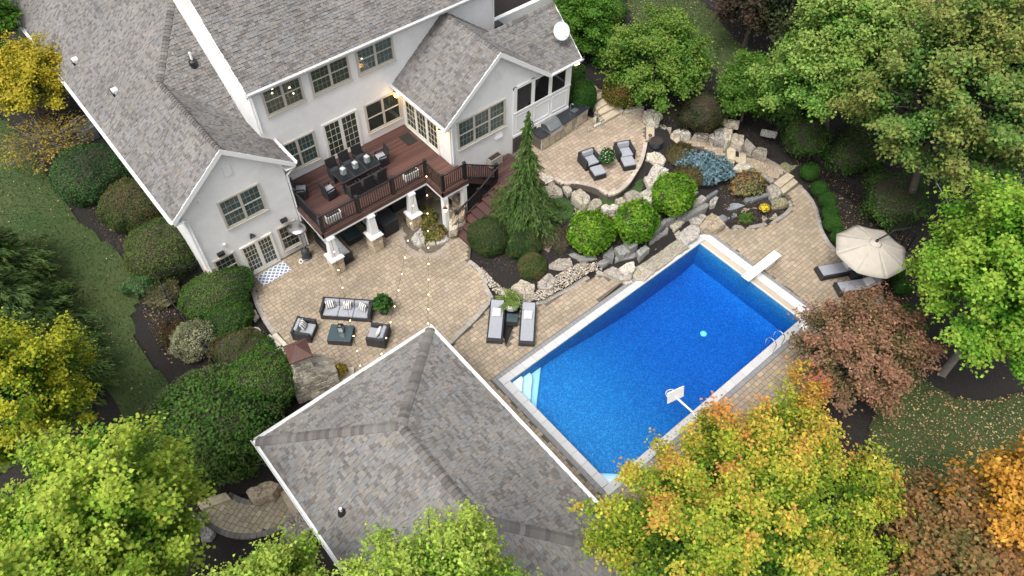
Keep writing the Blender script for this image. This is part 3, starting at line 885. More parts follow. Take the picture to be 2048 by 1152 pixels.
def ridge(p, q_, parent, n1, n2, w=0.17, step=0.17, name='ridge_cap', lift=0.03):
    """a row of bent cap shingles from p (low) to q_"""
    p, q_ = Vector(p), Vector(q_)
    L_ = (q_ - p).length
    d = (q_ - p) / L_
    s1 = d.cross(Vector(n1)).normalized(); s2 = d.cross(Vector(n2)).normalized()
    if s1.z > 0: s1 = -s1
    if s2.z > 0: s2 = -s2
    up_ = (Vector(n1) + Vector(n2)).normalized()
    n = int(L_ / step)
    for i in range(n):
        a = p + d * (i * L_ / n); b_ = p + d * ((i + 1.25) * L_ / n)
        k = rnd.uniform(0.78, 1.12)
        t = SH[rnd.choice((0, 1, 1, 5, 6, 4))]
        h0, h1 = lift + 0.045, lift
        v = [a + s1 * w + up_ * (h0 - .012), a + s1 * w * .25 + up_ * h0, a + s2 * w * .25 + up_ * h0, a + s2 * w + up_ * (h0 - .012),
             b_ + s1 * w + up_ * (h1 - .012), b_ + s1 * w * .25 + up_ * h1, b_ + s2 * w * .25 + up_ * h1, b_ + s2 * w + up_ * (h1 - .012)]
        lo = [x - up_ * 0.03 for x in v[:4]]
        MB().add([tuple(x) for x in v + lo], [(0, 1, 5, 4), (1, 2, 6, 5), (2, 3, 7, 6), (8, 9, 1, 0), (9, 10, 2, 1), (10, 11, 3, 2), (8, 0, 4), (3, 11, 7)], tuple(c * k * .92 for c in t)).build(name, 'shingle', parent)

PITCH = 0.82
house = thing('house', 'white stucco house with grey shingle roofs, gables and tan framed windows', 'house', (11, 26, 0))
house.location = (0, 0, 0)
# ---- walls
def wall(name, poly, axis, at_, th, parent=house, m_='stucco'):
    """vertical wall: poly in (along, z); axis 'y' = facing -Y at y=at_, 'x' = facing -X at x=at_"""
    n = len(poly)
    if axis == 'y':
        v = [(a, at_, z) for a, z in poly] + [(a, at_ + th, z) for a, z in poly]
    else:
        v = [(at_, a, z) for a, z in poly] + [(at_ + th, a, z) for a, z in poly]
    return MB().add(v, [tuple(range(n)), tuple(range(2 * n - 1, n - 1, -1))] + [((i + 1) % n, i, n + i, n + (i + 1) % n) for i in range(n)]).build(name, m_, parent)
LW0, LW1, LWY = 3.45, 8.12, 24.6           # left wing
MX, MY = 8.12, 26.2                        # main block corner
CX, CY = 15.4, 22.25                       # centre wing corner
wall('wall', [(LW0, -0.6), (LW1, -0.6), (LW1, 5.5), ((LW0 + LW1) / 2, 7.55), (LW0, 5.5)], 'y', LWY, 0.25)
wall('wall', [(LWY + .25, -0.6), (MY, -0.6), (MY, 5.5), (LWY + .25, 5.5)], 'x', LW1 - .252, 0.25)
wall('wall', [(LWY + .25, -0.6), (44, -0.6), (44, 5.5), (LWY + .25, 5.5)], 'x', LW0 + .002, 0.25)
wall('wall', [(LW1, -0.6), (21.35, -0.6), (21.35, 8.6), (LW1, 8.6)], 'y', MY, 0.3)
wall('wall', [(MY + .3, 3.0), (40, 3.0), (40, 8.6), (33.1, 14.3), (MY + .3, 8.7)], 'x', MX + .003, 0.25)
wall('wall', [(MY + .3, 1.0), (40, 1.0), (40, 8.6), (MY + .3, 8.6)], 'x', 21.098, 0.25)
wall('wall', [(CX, 0.0), (23.1, 0.0), (23.1, 2.5), (19.3, 2.5), (21.2, 5.5), (18.3, 7.75), (CX, 5.5)], 'y', CY, 0.2)
wall('wall', [(CY + .2, 0.0), (MY, 0.0), (MY, 5.5), (CY + .2, 5.5)], 'x', CX + .002, 0.2)
wall('wall', [(21.35, 1.6), (30, 1.6), (30, 5.2), (21.35, 5.2)], 'y', 27.6, 0.25)
# ---- roof slopes
roof_l = link('roof', None, house)
roof_m = link('roof', None, house)
roof_c = link('roof', None, house)
roof_p = link('roof', None, house)
HS = []
k_ = math.hypot(1, PITCH)
ev = 5.50                                    # eave height of the left wing
xe0, xe1 = 3.02, 8.55                        # eaves
xr = (xe0 + xe1) / 2; zr = ev + (xr - xe0) * PITCH
yg = LWY - 0.32                              # gable rake
ylv = 29.9                                   # where the wing ridge meets the front slope
# left slope: from the gable back along the hip
hv = (xr - xe0) * k_
roof_plane((xe0, 46.0, ev), (0, -1, 0), (1, 0, PITCH), [(0, 0), (46 - yg, 0), (46 - yg, hv), (0, hv)], roof_l, HS)
roof_plane((xe0, 46.0, ev), (0, -1, 0), (1, 0, PITCH), [(0, hv), (46 - ylv, hv), (46 - ylv - 6.0, hv + 6.0 * k_), (0, hv + 6 * k_)], roof_l, HS)
# right slope of the wing, up to the valley
yv1 = ylv - (zr - ev) / PITCH
roof_plane((xe1, yg, ev), (0, 1, 0), (-1, 0, PITCH), [(0, 0), (yv1 - yg, 0), (ylv - yg, (xe1 - xr) * k_), (0, (xe1 - xr) * k_)], roof_l, HS)
# front slope behind the wing (between hip, valley and main block)
roof_plane((xe1, yv1, ev), (1, 0, 0), (0, 1, PITCH), [(-(xe1 - MX), (MX - xe1 + 0) * 0 + 0.43 * k_), (-(xe1 - MX), (ylv + 2.33 - yv1) * k_), (-(xe1 - xr), (ylv - yv1) * k_)], roof_l, HS)
# main roof
ym, zm = MY - 0.42, 8.50
roof_plane((MX - 0.18, ym, zm), (1, 0, 0), (0, 1, PITCH), [(0, 0), (13.55, 0), (13.55, 7.3 * k_), (0, 7.3 * k_)], roof_m, HS)
roof_plane((MX - 0.18, ym + 14.6, zm), (1, 0, 0), (0, -1, PITCH), [(0, 0), (13.55, 0), (13.55, 0.5), (0, 0.5)], roof_m, HS, deck=False)
MB().add([(MX - .18, ym + 14.6, zm), (21.4, ym + 14.6, zm), (21.4, ym + 7.3, zm + 7.3 * PITCH), (MX - .18, ym + 7.3, zm + 7.3 * PITCH)], [(0, 1, 2, 3)]).build('roof_back', 'roof_deck', roof_m)
# centre wing
ce0, ce1, cev = 14.98, 21.5, 5.46
cr_ = (ce0 + ce1) / 2; czr = cev + (cr_ - ce0) * 0.80
cyg = CY - 0.3
kc = math.hypot(1, .8)
roof_plane((ce0, MY, cev), (0, -1, 0), (1, 0, .8), [(0, 0), (MY - cyg, 0), (MY - cyg, (cr_ - ce0) * kc), (0, (cr_ - ce0) * kc)], roof_c, HS)
roof_plane((ce1, cyg, cev), (0, 1, 0), (-1, 0, .8), [(0, 0), (MY - cyg, 0), (MY - cyg, (cr_ - ce0) * kc), (0, (cr_ - ce0) * kc)], roof_c, HS)
# screened porch: ridge along X
pyr, pzr, pev, pye = 24.25, 7.42, 5.46, 22.0
kp = math.hypot(pyr - pye, pzr - pev)
sx_ = lambda z: ce1 - (z - cev) / .8                 # where the porch meets the wing's slope
roof_plane((23.55, pye, pev), (-1, 0, 0), (0, pyr - pye, pzr - pev), [(0, 0), (0, kp), (-(23.55 - sx_(pzr)) * -1, kp), (23.55 - sx_(pev) - .0, 0)][::-1], roof_p, HS)
roof_plane((23.55, 2 * pyr - pye, pev), (-1, 0, 0), (0, pye - pyr, pzr - pev), [(0, 0), (0, kp), (23.55 - sx_(pzr), kp), (23.55 - sx_(pev), 0)][::-1], roof_p, HS)
finish_shingles(HS, 300, house)
nl, nf, nr = (-PITCH, 0, 1), (0, -PITCH, 1), (PITCH, 0, 1)
ridge((xr, yg, zr), (xr, ylv, zr), roof_l, nl, nr)
ridge((xr, ylv, zr), (xr + 2.3, ylv + 2.3, zr + 2.3 * PITCH), roof_l, nl, nf)
ridge((cr_, cyg, czr), (cr_, MY - .05, czr), roof_c, (-.8, 0, 1), (.8, 0, 1))
ridge((23.55, pyr, pzr), (sx_(pzr), pyr, pzr), roof_p, (0, -.87, 1), (0, .87, 1))
# ---- trim: rakes, gutters, fascias
def board(p, q_, w, t, name, m_='trim', parent=house, dn=(0, 0, -1), out=(0, -1, 0)):
    """flat board along p-q: width w in dn, thickness t in out"""
    p, q_, dn, out = Vector(p), Vector(q_), Vector(dn), Vector(out)
    v = []
    for e_ in (p, q_):
        v += [e_, e_ + dn * w, e_ + dn * w + out * t, e_ + out * t]
    return MB().add([tuple(x) for x in v], [(0, 1, 2, 3), (7, 6, 5, 4), (0, 4, 5, 1), (1, 5, 6, 2), (2, 6, 7, 3), (3, 7, 4, 0)]).build(name, m_, parent)
yf = yg + 0.02
board((xe0 - .02, yf, ev - .0), (xr, yf, zr + .02), 0.26, 0.05, 'rake_board')
board((xe1 + .02, yf, ev - .0), (xr, yf, zr + .02), 0.26, 0.048, 'rake_board')
board((ce0 - .02, cyg + .02, cev), (cr_, cyg + .02, czr + .02), 0.26, 0.05, 'rake_board')
board((ce1 + .02, cyg + .02, cev), (cr_, cyg + .02, czr + .02), 0.26, 0.048, 'rake_board')
board((MX - .16, ym, zm + .02), (MX - .16, ym + 7.3, zm + 7.3 * PITCH + .02), 0.36, 0.05, 'rake_board', out=(-1, 0, 0))
board((23.53, pye, pev + .02), (23.53, pyr, pzr + .02), 0.24, 0.05, 'rake_board', out=(1, 0, 0))
# soffits under the rakes
MB().box(xe0, LW0 - .01, yg, 46, ev - .3, ev - .26).build('soffit', 'trim', house)
def gutter(p, q_, out, name='gutter'):
    p, q_, out = Vector(p), Vector(q_), Vector(out).normalized()
    d = (q_ - p).normalized()
    prof_ = [(0, 0.0), (0, -.13), (.10, -.13), (.14, -.02), (.14, 0), (.125, 0), (.09, -.115), (.015, -.115), (.015, 0)]
    v = []
    for e_ in (p, q_):
        v += [tuple(e_ + out * a + Vector((0, 0, b_))) for a, b_ in prof_]
    n = len(prof_)
    MB().add(v, [(i, (i + 1) % n, n + (i + 1) % n, n + i) for i in range(n)] + [tuple(range(n - 1, -1, -1)), tuple(range(n, 2 * n))]).build(name, 'trim', house)
gutter((xe0 - .02, yg, ev), (xe0 - .02, 46, ev), (-1, 0, 0))
gutter((xe1 + .02, yg, ev), (xe1 + .02, MY, ev), (1, 0, 0))
gutter((MX - .2, ym - .02, zm), (21.4, ym - .02, zm), (0, -1, 0))
gutter((ce0 - .02, cyg, cev), (ce0 - .02, MY, cev), (-1, 0, 0))
gutter((21.5, pye - .02, pev), (23.6, pye - .02, pev), (0, -1, 0))
board((MX - .2, ym, zm - .02), (21.4, ym, zm - .02), 0.22, 0.03, 'fascia', out=(0, 1, 0))
MB().box(MX, 21.4, ym, MY, zm - .26, zm - .22).build('soffit', 'trim', house)
MB().box(ce0, CX, cyg, MY, cev - .26, cev - .22).build('soffit', 'trim', house)
MB().box(xe1 - .45, xe1, yg, MY, ev - .26, ev - .22).build('soffit', 'trim', house)
def spout(pts):
    MB().path(pts, 0.045, 6).build('downspout', 'trim', house)
spout([(xe1 + .08, LWY - .2, ev - .12), (xe1 + .05, LWY - .2, ev - .3), (LW1 + .06, LWY - .06, ev - .7), (LW1 + .06, LWY - .06, 0.2)])
spout([(xe0 - .05, LWY - .25, ev - .12), (LW0 + .12, LWY - .07, ev - .55), (LW0 + .12, LWY - .07, -0.2)])
spout([(MX - .1, ym - .08, zm - .12), (MX + .10, MY - .06, zm - .5), (MX + .10, MY - .06, 6.1)])
spout([(ce0 - .05, CY - .1, cev - .12), (CX + .08, CY - .07, cev - .4), (CX + .08, CY - .07, 2.9)])
spout([(21.3, ym - .08, zm - .12), (21.25, MY - .06, zm - .5), (21.25, MY - .06, 6.2)])

# ---- windows
def win(axis, at_, a0, a1, z0, z1, sashes=2, muntin=(3, 2), back='blinds', door=False, frame='frame', label=None, handle=None, lamp=None):
    """built proud of the wall: casing, mullions, meeting rails, muntins, panes and what hangs behind them"""
    t = link('door' if door else 'window', None, house)
    def bx(mb, a, b_, za, zb, d0, d1):
        if axis == 'y':
            mb.box(a, b_, at_ - d1, at_ - d0, za, zb)
        else:
            mb.box(at_ - d1, at_ - d0, a, b_, za, zb)
        return mb
    fw_ = 0.07
    m1 = MB()
    bx(m1, a0 - fw_, a0, z0 - fw_, z1 + fw_, 0, 0.075); bx(m1, a1, a1 + fw_, z0 - fw_, z1 + fw_, 0, 0.075)
    bx(m1, a0, a1, z1, z1 + fw_, 0, 0.073); bx(m1, a0, a1, z0 - fw_, z0, 0, 0.073)
    m1.build('frame', frame, t)
    if not door:
        bx(MB(), a0 - fw_ - .03, a1 + fw_ + .03, z0 - fw_ - .05, z0 - fw_ - .002, 0, 0.12).build('sill', frame, t)
    w_ = (a1 - a0) / sashes
    bx(MB(), a0 + .002, a1 - .002, z0 + .002, z1 - .002, 0.004, 0.012).build('blind' if back == 'blinds' else 'interior', back, t)
    for i in range(sashes):
        s0, s1 = a0 + i * w_, a0 + (i + 1) * w_
        g = 0.055 if door else 0.03
        m2 = MB()
        if i:
            bx(m2, s0 - .03, s0 + .03, z0, z1, 0, 0.07)
        gz = 0.18 if door else g
        bx(m2, s0 + (.03 if i else 0), s0 + (.03 if i else 0) + g, z0, z1, .02, 0.06); bx(m2, s1 - g - (.03 if i < sashes - 1 else 0), s1 - (.03 if i < sashes - 1 else 0), z0, z1, .02, 0.06)
        bx(m2, s0 + g + .03, s1 - g - .03, z0, z0 + gz, .02, 0.058); bx(m2, s0 + g + .03, s1 - g - .03, z1 - g, z1, .02, 0.058)
        if not door:
            zm_ = (z0 + z1) / 2
            bx(m2, s0 + g, s1 - g, zm_ - .025, zm_ + .025, .02, 0.062)
        m2.build('sash', frame if not door else 'frame_light', t)
        bx(MB(), s0 + .02, s1 - .02, z0 + .02, z1 - .02, 0.034, 0.038).build('pane', 'pane', t)
        if muntin:
            nc, nr_ = muntin
            m3 = MB()
            for c in range(1, nc):
                a = s0 + g + (s1 - s0 - 2 * g) * c / nc
                bx(m3, a - .007, a + .007, z0 + gz, z1 - g, 0.03, 0.045)
            for r_ in range(1, nr_):
                z = z0 + gz + (z1 - z0 - gz - g) * r_ / nr_
                bx(m3, s0 + g, s1 - g, z - .007, z + .007, 0.03, 0.044)
            m3.build('muntins', 'frame_light' if door else 'muntin', t)
    if lamp:
        for a, z in lamp:
            bx(MB(), a - .035, a + .035, z - .035, z + .035, 0.013, 0.03).build('room_lamp', 'interior_lamp', t)
    if handle is not None:
        bx(MB(), handle - .02, handle + .02, z0 + .95, z0 + 1.15, 0.06, 0.11).build('handle', 'frame', t)
    return t
win('y', MY, 8.72, 10.45, 6.82, 8.12, lamp=[(9.15, 7.75), (9.95, 7.65), (9.2, 7.95), (10.05, 7.3)], muntin=(4, 4))
win('y', MY, 11.0, 12.85, 6.82, 8.12, muntin=(4, 4))
win('y', MY, 13.38, 15.22, 6.82, 8.12, muntin=(4, 4), back='curtain', lamp=[(13.6, 7.5)])
win('y', MY, 8.75, 10.45, 3.42, 4.95, back='curtain', muntin=(4, 4))
win('y', MY, 13.35, 15.2, 3.42, 4.98, back='interior', muntin=None)
win('y', MY, 11.03, 12.8, 2.93, 5.0, door=True, muntin=(3, 5), back='shade', frame='frame_light', handle=11.12)
win('x', CX, 23.2, 25.85, 2.93, 4.98, sashes=3, door=True, muntin=(3, 5), back='shade', frame='frame_light')
win('y', CY, 15.9, 18.68, 3.6, 5.12, sashes=3, back='curtain', muntin=(4, 4))
win('y', LWY, 5.0, 6.8, 3.58, 5.05, back='curtain', muntin=(4, 4))
win('y', LWY, 5.14, 6.6, 0.2, 2.03, door=True, muntin=(4, 5), back='shade', frame='frame_light', handle=5.2)
win('y', LWY, 7.02, 7.86, 0.62, 2.05, sashes=1, muntin=(4, 4), back='interior')
win('y', LWY, 3.85, 4.75, 0.75, 2.08, sashes=1, muntin=(4, 4), back='interior')
# walk-out wall under the deck
win('y', MY, 9.2, 10.9, 0.22, 2.2, door=True, muntin=(3, 5), back='shade', frame='frame_light')
win('y', MY, 11.8, 13.5, 0.7, 2.1, back='curtain', muntin=None)
# ---- small fittings on the stucco
def louver(a, z, w_, h_, axis='y', at_=LWY, n=8, nm='gable_vent'):
    t = link(nm, None, house)
    MB().box(a - w_ / 2, a + w_ / 2, at_ - .03, at_, z - h_ / 2, z + h_ / 2).build('frame', 'trim', t)
    for i in range(n):
        zz = z - h_ / 2 + .04 + (h_ - .08) * i / n
        MB().box(a - w_ / 2 + .03, a + w_ / 2 - .03, at_ - .05, at_ - .03, zz, zz + (h_ - .08) / n * .6).build('slat', 'trim', t)
louver(5.85, 6.42, 0.38, 0.62, n=8)
louver(18.35, 6.75, 0.34, 0.55, at_=CY, n=7)
for a, z, at_ in ((4.35, 5.6, LWY), (7.85, 5.9, LWY), (4.55, 2.75, LWY)):
    MB().box(a - .07, a + .07, at_ - .09, at_, z - .07, z + .07).build('exhaust_vent', 'trim', house, bevel=0.01)
MB().add([(18.1, CY, 3.0), (18.55, CY, 3.0), (18.55, CY, 3.5), (18.1, CY, 3.5), (18.1, CY - .12, 3.0), (18.55, CY - .12, 3.0)], [(0, 1, 2, 3), (4, 5, 2, 3), (0, 4, 3), (1, 2, 5), (0, 1, 5, 4)]).build('exhaust_hood', 'trim', house)
for a, z in ((4.25, 2.4), (7.4, 2.45)):
    t = link('wall_light', None, house)
    MB().box(a - .16, a + .16, LWY - .17, LWY - .012, z - .09, z + .09).build('housing', 'black_metal', t, bevel=0.015)
    MB().box(a - .13, a + .13, LWY - .14, LWY - .03, z - .1, z - .085).build('lens', 'dish', t)
t = link('flood_light', None, house)
MB().lathe([(.05, 0), (.05, .05)], (0, 0), 10).build('mount', 'black_metal', t)
for dx in (-.1, 0, .1):
    MB().tube((dx * .6, 0, .02), (dx, -.14, -.08), .025, .06, 10).build('lamp_head', 'black_metal', t)
t.location = (5.8, LWY - .05, 2.55)
MB().box(7.58, 7.68, LWY - .06, LWY, 0.62 - .25, 0.5).build('hose_bib', 'brown_metal', house, bevel=0.01)
# stone quoins at the outer corner of the wing
for i in range(11):
    z = -0.3 + i * 0.19
    k = rnd.uniform(.8, 1.15)
    MB().box(LW0 - .03, LW0 + rnd.choice((.34, .46)), LWY - .05, LWY + .3, z, z + .175, (0.42 * k, 0.34 * k, 0.24 * k)).build('quoin', 'sandstone', house, bevel=0.02)
# roof vents
for x, y in (((3.9), 36.2), (4.35, 32.2)):
    z = ev + (x - xe0) * PITCH
    t = link('roof_vent', None, house)
    MB().box(x - .16, x + .1, y - .14, y + .14, z - .05, z + .16).build('hood', 'trim', t, bevel=0.02)
    MB().box(x - .2, x - .12, y - .16, y + .16, z - .12, z + .05).build('flashing', 'black_metal', t)
t = link('plumbing_vent', None, house)
MB().tube((7.45, 30.0, 7.7), (7.45, 30.0, 8.45), .05, .05, 10).build('pipe', 'trim', t)
MB().lathe([(.2, 7.62), (.18, 8.02), (.1, 8.1)], (7.45, 30.0), 12).build('boot', 'black_metal', t)
# ---- screened porch
porch_z = 2.5
pp = link('porch', None, house)
yp = CY - 0.06
P0, P1 = 19.27, 23.12
MB().box(P0, P1, yp, CY - .004, 2.48, 3.95).build('panel', 'trim', pp)
MB().box(P0, P1, yp - .05, yp - .002, 3.92, 4.02).build('rail', 'trim', pp)
MB().box(P0, P1, yp - .03, yp - .002, 2.44, 2.58).build('rail', 'trim', pp)
for a, b_ in ((19.45, 20.5), (20.65, 21.7), (21.85, 22.95)):
    m1 = MB()
    for (p, q_, r_, s2) in ((a, b_, 2.75, 2.8), (a, b_, 3.7, 3.75), (a, a + .05, 2.8, 3.7), (b_ - .05, b_, 2.8, 3.7)):
        m1.box(p, q_, yp - .025, yp - .002, r_, s2)
    m1.build('panel_moulding', 'trim', pp)
for a, b_ in ((P0, 19.48), (20.42, 20.64), (21.58, 21.8), (22.72, P1)):
    MB().box(a, b_, yp - .02, CY - .004, 3.95, 5.5).build('post', 'trim', pp)
MB().box(P0, P1, yp - .01, CY - .006, 5.36, 5.5).build('header', 'trim', pp)
for a, b_ in ((19.48, 20.42), (20.64, 21.58), (21.8, 22.72)):
    MB().box(a, b_, CY - .05, CY - .045, 4.0, 5.36).build('insect_screen', 'screen', pp)
MB().box(19.3, 23.05, CY + .22, MY - .2, 2.42, 2.5).build('porch_floor', 'deck_fascia', pp)
MB().box(22.98, 23.1, CY, MY, 2.48, 3.95).build('side_panel', 'trim', pp)
for yy in (CY, 23.4, 24.6, 26.0):
    MB().box(22.96, 23.12, yy, yy + .16, 3.95, 5.5).build('post', 'trim', pp)
MB().box(22.98, 23.1, CY - .05, MY, 0.2, 2.44).build('lower_panel', 'interior', pp)  # side: dark panel in place of the shaded gap under the porch
MB().box(19.3, 23.0, CY - .12, CY - .01, 1.3, 2.42).build('lower_panel', 'interior', pp)  # front: dark panel, colour stands for the shade in the under-porch gap
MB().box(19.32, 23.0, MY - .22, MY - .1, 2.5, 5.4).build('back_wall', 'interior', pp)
# recessed stone pier beyond the main corner
pr_ = link('stone_pier', None, house)
for i in range(9):
    for j in range(2):
        k = rnd.uniform(.8, 1.15)
        MB().box(22.0 + j * .42 + .005, 22.41 + j * .42, 27.0, 27.6, 1.8 + i * .17, 1.96 + i * .17, (.40 * k, .32 * k, .22 * k)).build('stone', 'sandstone', pr_, bevel=.015)
MB().box(22.15, 22.7, 27.1, 27.55, 3.36, 5.2).build('shaft', 'black_metal', pr_)
# ---- lit lanterns
def lantern(p, axis, energy):
    t = link('wall_lantern', None, house)
    MB().lathe([(.05, 0), (.11, .06), (.12, .28), (.06, .36)], (0, 0), 8).build('glass', 'lantern_glass', t)
    MB().lathe([(.14, .34), (.08, .42), (.015, .5)], (0, 0), 8).build('cap', 'brown_metal', t)
    MB().tube((0, 0, .38), (.12 if axis == 'x' else 0, 0.12 if axis == 'y' else 0, .3), .02, .02, 6).build('bracket', 'brown_metal', t)
    t.location = p
    ld = bpy.data.lights.new('lantern_light', 'POINT'); ld.energy = energy; ld.color = (1, .62, .28); ld.shadow_soft_size = .12
    lo = bpy.data.objects.new('lantern_light', ld); COL.objects.link(lo); lo.location = (p[0] - (.16 if axis == 'x' else 0), p[1] - (.16 if axis == 'y' else 0), p[2] + .15)
lantern((CX - .14, 22.75, 4.45), 'x', 22)
lantern((15.05, MY - .14, 4.75), 'y', 14)
t = link('flood_light', None, house)
MB().tube((0, 0, 0), (0, -.12, -.1), .03, .07, 10).build('lamp_head', 'trim', t)
MB().tube((0.14, 0, 0), (.18, -.12, -.1), .03, .07, 10).build('lamp_head', 'trim', t)
MB().lathe([(.06, -.06), (.05, 0)], (0, -.13), 10).build('lens', 'flood_lamp', t)
MB().lathe([(.06, -.06), (.05, 0)], (.19, -.13), 10).build('lens', 'flood_lamp', t)
t.location = (23.2, CY - .12, 5.25)

# satellite dish on the porch roof
sd_ = thing('satellite_dish', 'round grey satellite dish standing on the porch roof corner', 'satellite dish', (22.75, 22.75, 6.1))
d_ = MB()
rings = 6
vv, ff = [(0, 0, 0)], []
for i in range(1, rings + 1):
    for k in range(24):
        t_ = 2 * math.pi * k / 24; r_ = .42 * i / rings
        vv.append((r_ * math.cos(t_), r_ * math.sin(t_) * 1.05, .35 * r_ * r_))
for k in range(24):
    ff.append((0, 1 + k, 1 + (k + 1) % 24))
for i in range(rings - 1):
    for k in range(24):
        ff.append((1 + i * 24 + k, 1 + (i + 1) * 24 + k, 1 + (i + 1) * 24 + (k + 1) % 24, 1 + i * 24 + (k + 1) % 24))
Mx = Matrix.Translation((0, 0, .8)) @ Matrix.Rotation(R(-20), 4, 'Z') @ Matrix.Rotation(R(52), 4, 'X')
d_.add(vv, ff, None, Mx)
ob = d_.build('reflector', 'dish', sd_, smooth=True)
md = ob.modifiers.new('solid', 'SOLIDIFY'); md.thickness = 0.02
MB().path([(0, 0, 0), (0, 0.05, .5), (0, .03, .8)], .03, 8).build('mast', 'aluminium', sd_)
MB().path([(0, 0, .72), (.1, -.42, .68), (.12, -.46, .86)], .018, 6).build('feed_arm', 'aluminium', sd_)
MB().box(-.16, .16, -.16, .16, -.22, -.1).build('foot', 'aluminium', sd_)
for dx in (-.14, .14):
    MB().tube((dx, -.1, -.15), (0, .03, .45), .012, .012, 6).build('strut', 'aluminium', sd_)

# ------------------------------------------------------------------ timber deck
DZ = 2.85
deck = thing('deck', 'raised red-brown timber deck with black railing, white columns and stairs', 'deck', (0, 0, 0))
DB = [(0.078, 0.036, 0.030), (0.067, 0.032, 0.027), (0.087, 0.041, 0.034), (0.062, 0.030, 0.027), (0.074, 0.037, 0.032)]
def boards(xa, xb, ya, yb, z, parent=deck, w_=0.14, th=0.03):
    n = int(round((yb - ya) / w_))
    w2 = (yb - ya) / n
    for i in range(n):
        k = rnd.uniform(0.85, 1.15); c = rnd.choice(DB)
        MB().box(xa, xb, ya + i * w2 + .006, ya + (i + 1) * w2 - .006, z - th, z, tuple(t * k for t in c)).build('board', 'deck_board', parent)
boards(8.2, 15.36, 22.32, 26.18, DZ)
boards(13.9, 15.36, 20.98, 22.31, DZ)
def fascia_run(p, q_):
    p, q_ = Vector((*p, 0)), Vector((*q_, 0))
    d = (q_ - p).normalized(); o_ = Vector((d.y, -d.x, 0))
    for z0, z1, t, m_, nm in ((DZ - .29, DZ - .035, .05, 'deck_fascia', 'fascia'), (DZ - .42, DZ - .293, .04, 'trim', 'trim_board')):
        v = []
        for e_ in (p - d * .05, q_ + d * .05):
            for off in (-.02, t):
                for z in (z0, z1):
                    v.append(tuple(e_ + o_ * off + Vector((0, 0, z))))
        MB().add(v, [(0, 1, 3, 2), (4, 6, 7, 5), (0, 4, 5, 1), (2, 3, 7, 6), (1, 5, 7, 3), (0, 2, 6, 4)]).build(nm, m_, deck)
fascia_run((8.2, 24.58), (8.2, 22.3)); fascia_run((8.2, 22.3), (13.9, 22.3)); fascia_run((13.9, 22.3), (13.9, 20.98)); fascia_run((13.9, 20.98), (15.36, 20.98))
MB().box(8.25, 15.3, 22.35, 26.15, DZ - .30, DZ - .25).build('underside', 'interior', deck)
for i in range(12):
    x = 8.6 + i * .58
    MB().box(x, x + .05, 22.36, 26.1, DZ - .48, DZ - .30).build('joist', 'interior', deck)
def post(p, h=1.05, w_=.07):
    t = link('rail_post', None, deck)
    t.location = p
    MB().box(-w_, w_, -w_, w_, 0, h).build('shaft', 'black_metal', t, bevel=.008)
    MB().add([(-w_ - .015, -w_ - .015, h), (w_ + .015, -w_ - .015, h), (w_ + .015, w_ + .015, h), (-w_ - .015, w_ + .015, h), (0, 0, h + .06)], [(0, 1, 4), (1, 2, 4), (2, 3, 4), (3, 0, 4), (3, 2, 1, 0)]).build('cap', 'black_metal', t)
def rail(p, q_, h=.92):
    p, q_ = Vector(p), Vector(q_)
    d = q_ - p; L_ = math.hypot(d.x, d.y)
    s = Vector((-d.y, d.x, 0)).normalized()
    for zo, hw, hh, nm in ((h, .035, .025, 'top_rail'), (.1, .022, .018, 'bottom_rail')):
        v = []
        for e_ in (p, q_):
            for a in (-hw, hw):
                for b_ in (-hh, hh):
                    v.append(tuple(e_ + s * a + Vector((0, 0, zo + b_))))
        MB().add(v, [(0, 1, 3, 2), (4, 6, 7, 5), (0, 4, 5, 1), (2, 3, 7, 6), (1, 5, 7, 3), (0, 2, 6, 4)]).build(nm, 'black_metal', deck)
    n = int(L_ / .115)
    for i in range(1, n):
        c = p + d * (i / n)
        MB().box(c.x - .014, c.x + .014, c.y - .014, c.y + .014, c.z + .1, c.z + h).build('baluster', 'black_metal', deck)
RP = [(8.26, 24.5, DZ), (8.26, 22.38, DZ), (10.18, 22.38, DZ), (12.08, 22.38, DZ), (13.97, 22.38, DZ), (13.97, 21.05, DZ), (15.28, 21.05, DZ), (17.25, 21.08, 1.6)]
for p in RP:
    post(p)
for i in range(len(RP) - 1):
    rail(RP[i], RP[i + 1])
post((14.5, 20.82, .3)); post((15.9, 20.82, .95))
rail((14.5, 20.82, .3), (15.9, 20.82, .95)); rail((15.9, 20.82, .95), (17.25, 20.95, 1.6))
# stairs
for i in range(8):
    z = .15 + .18 * (i + 1)
    MB().box(14.15 + i * .38, 14.15 + (i + 1) * .38 + .03, 19.35, 20.75, z - .04, z, DB[i % 5]).build('tread', 'deck_board', deck, bevel=.008)
    MB().box(14.17 + i * .38, 14.20 + i * .38, 19.37, 20.73, z - .18, z - .04).build('riser', 'deck_fascia', deck)
for i in range(6):
    z = DZ - .18 * (i + 1)
    MB().box(15.36 + i * .32, 15.36 + (i + 1) * .32 + .03, 21.15, 22.2, z - .04, z, DB[i % 5]).build('tread', 'deck_board', deck, bevel=.008)
    MB().box(15.36 + i * .32, 15.39 + i * .32, 21.17, 22.18, z, z + .14).build('riser', 'deck_fascia', deck)
MB().add([(15.36, 21.1, DZ - .35), (15.36, 21.1, DZ - .05), (17.2, 21.1, 1.55), (17.2, 21.1, 1.2), (15.36, 21.14, DZ - .35), (15.36, 21.14, DZ - .05), (17.2, 21.14, 1.55), (17.2, 21.14, 1.2)],
         [(0, 1, 2, 3), (7, 6, 5, 4), (0, 4, 5, 1), (1, 5, 6, 2), (2, 6, 7, 3), (3, 7, 4, 0)]).build('stringer', 'deck_fascia', deck)
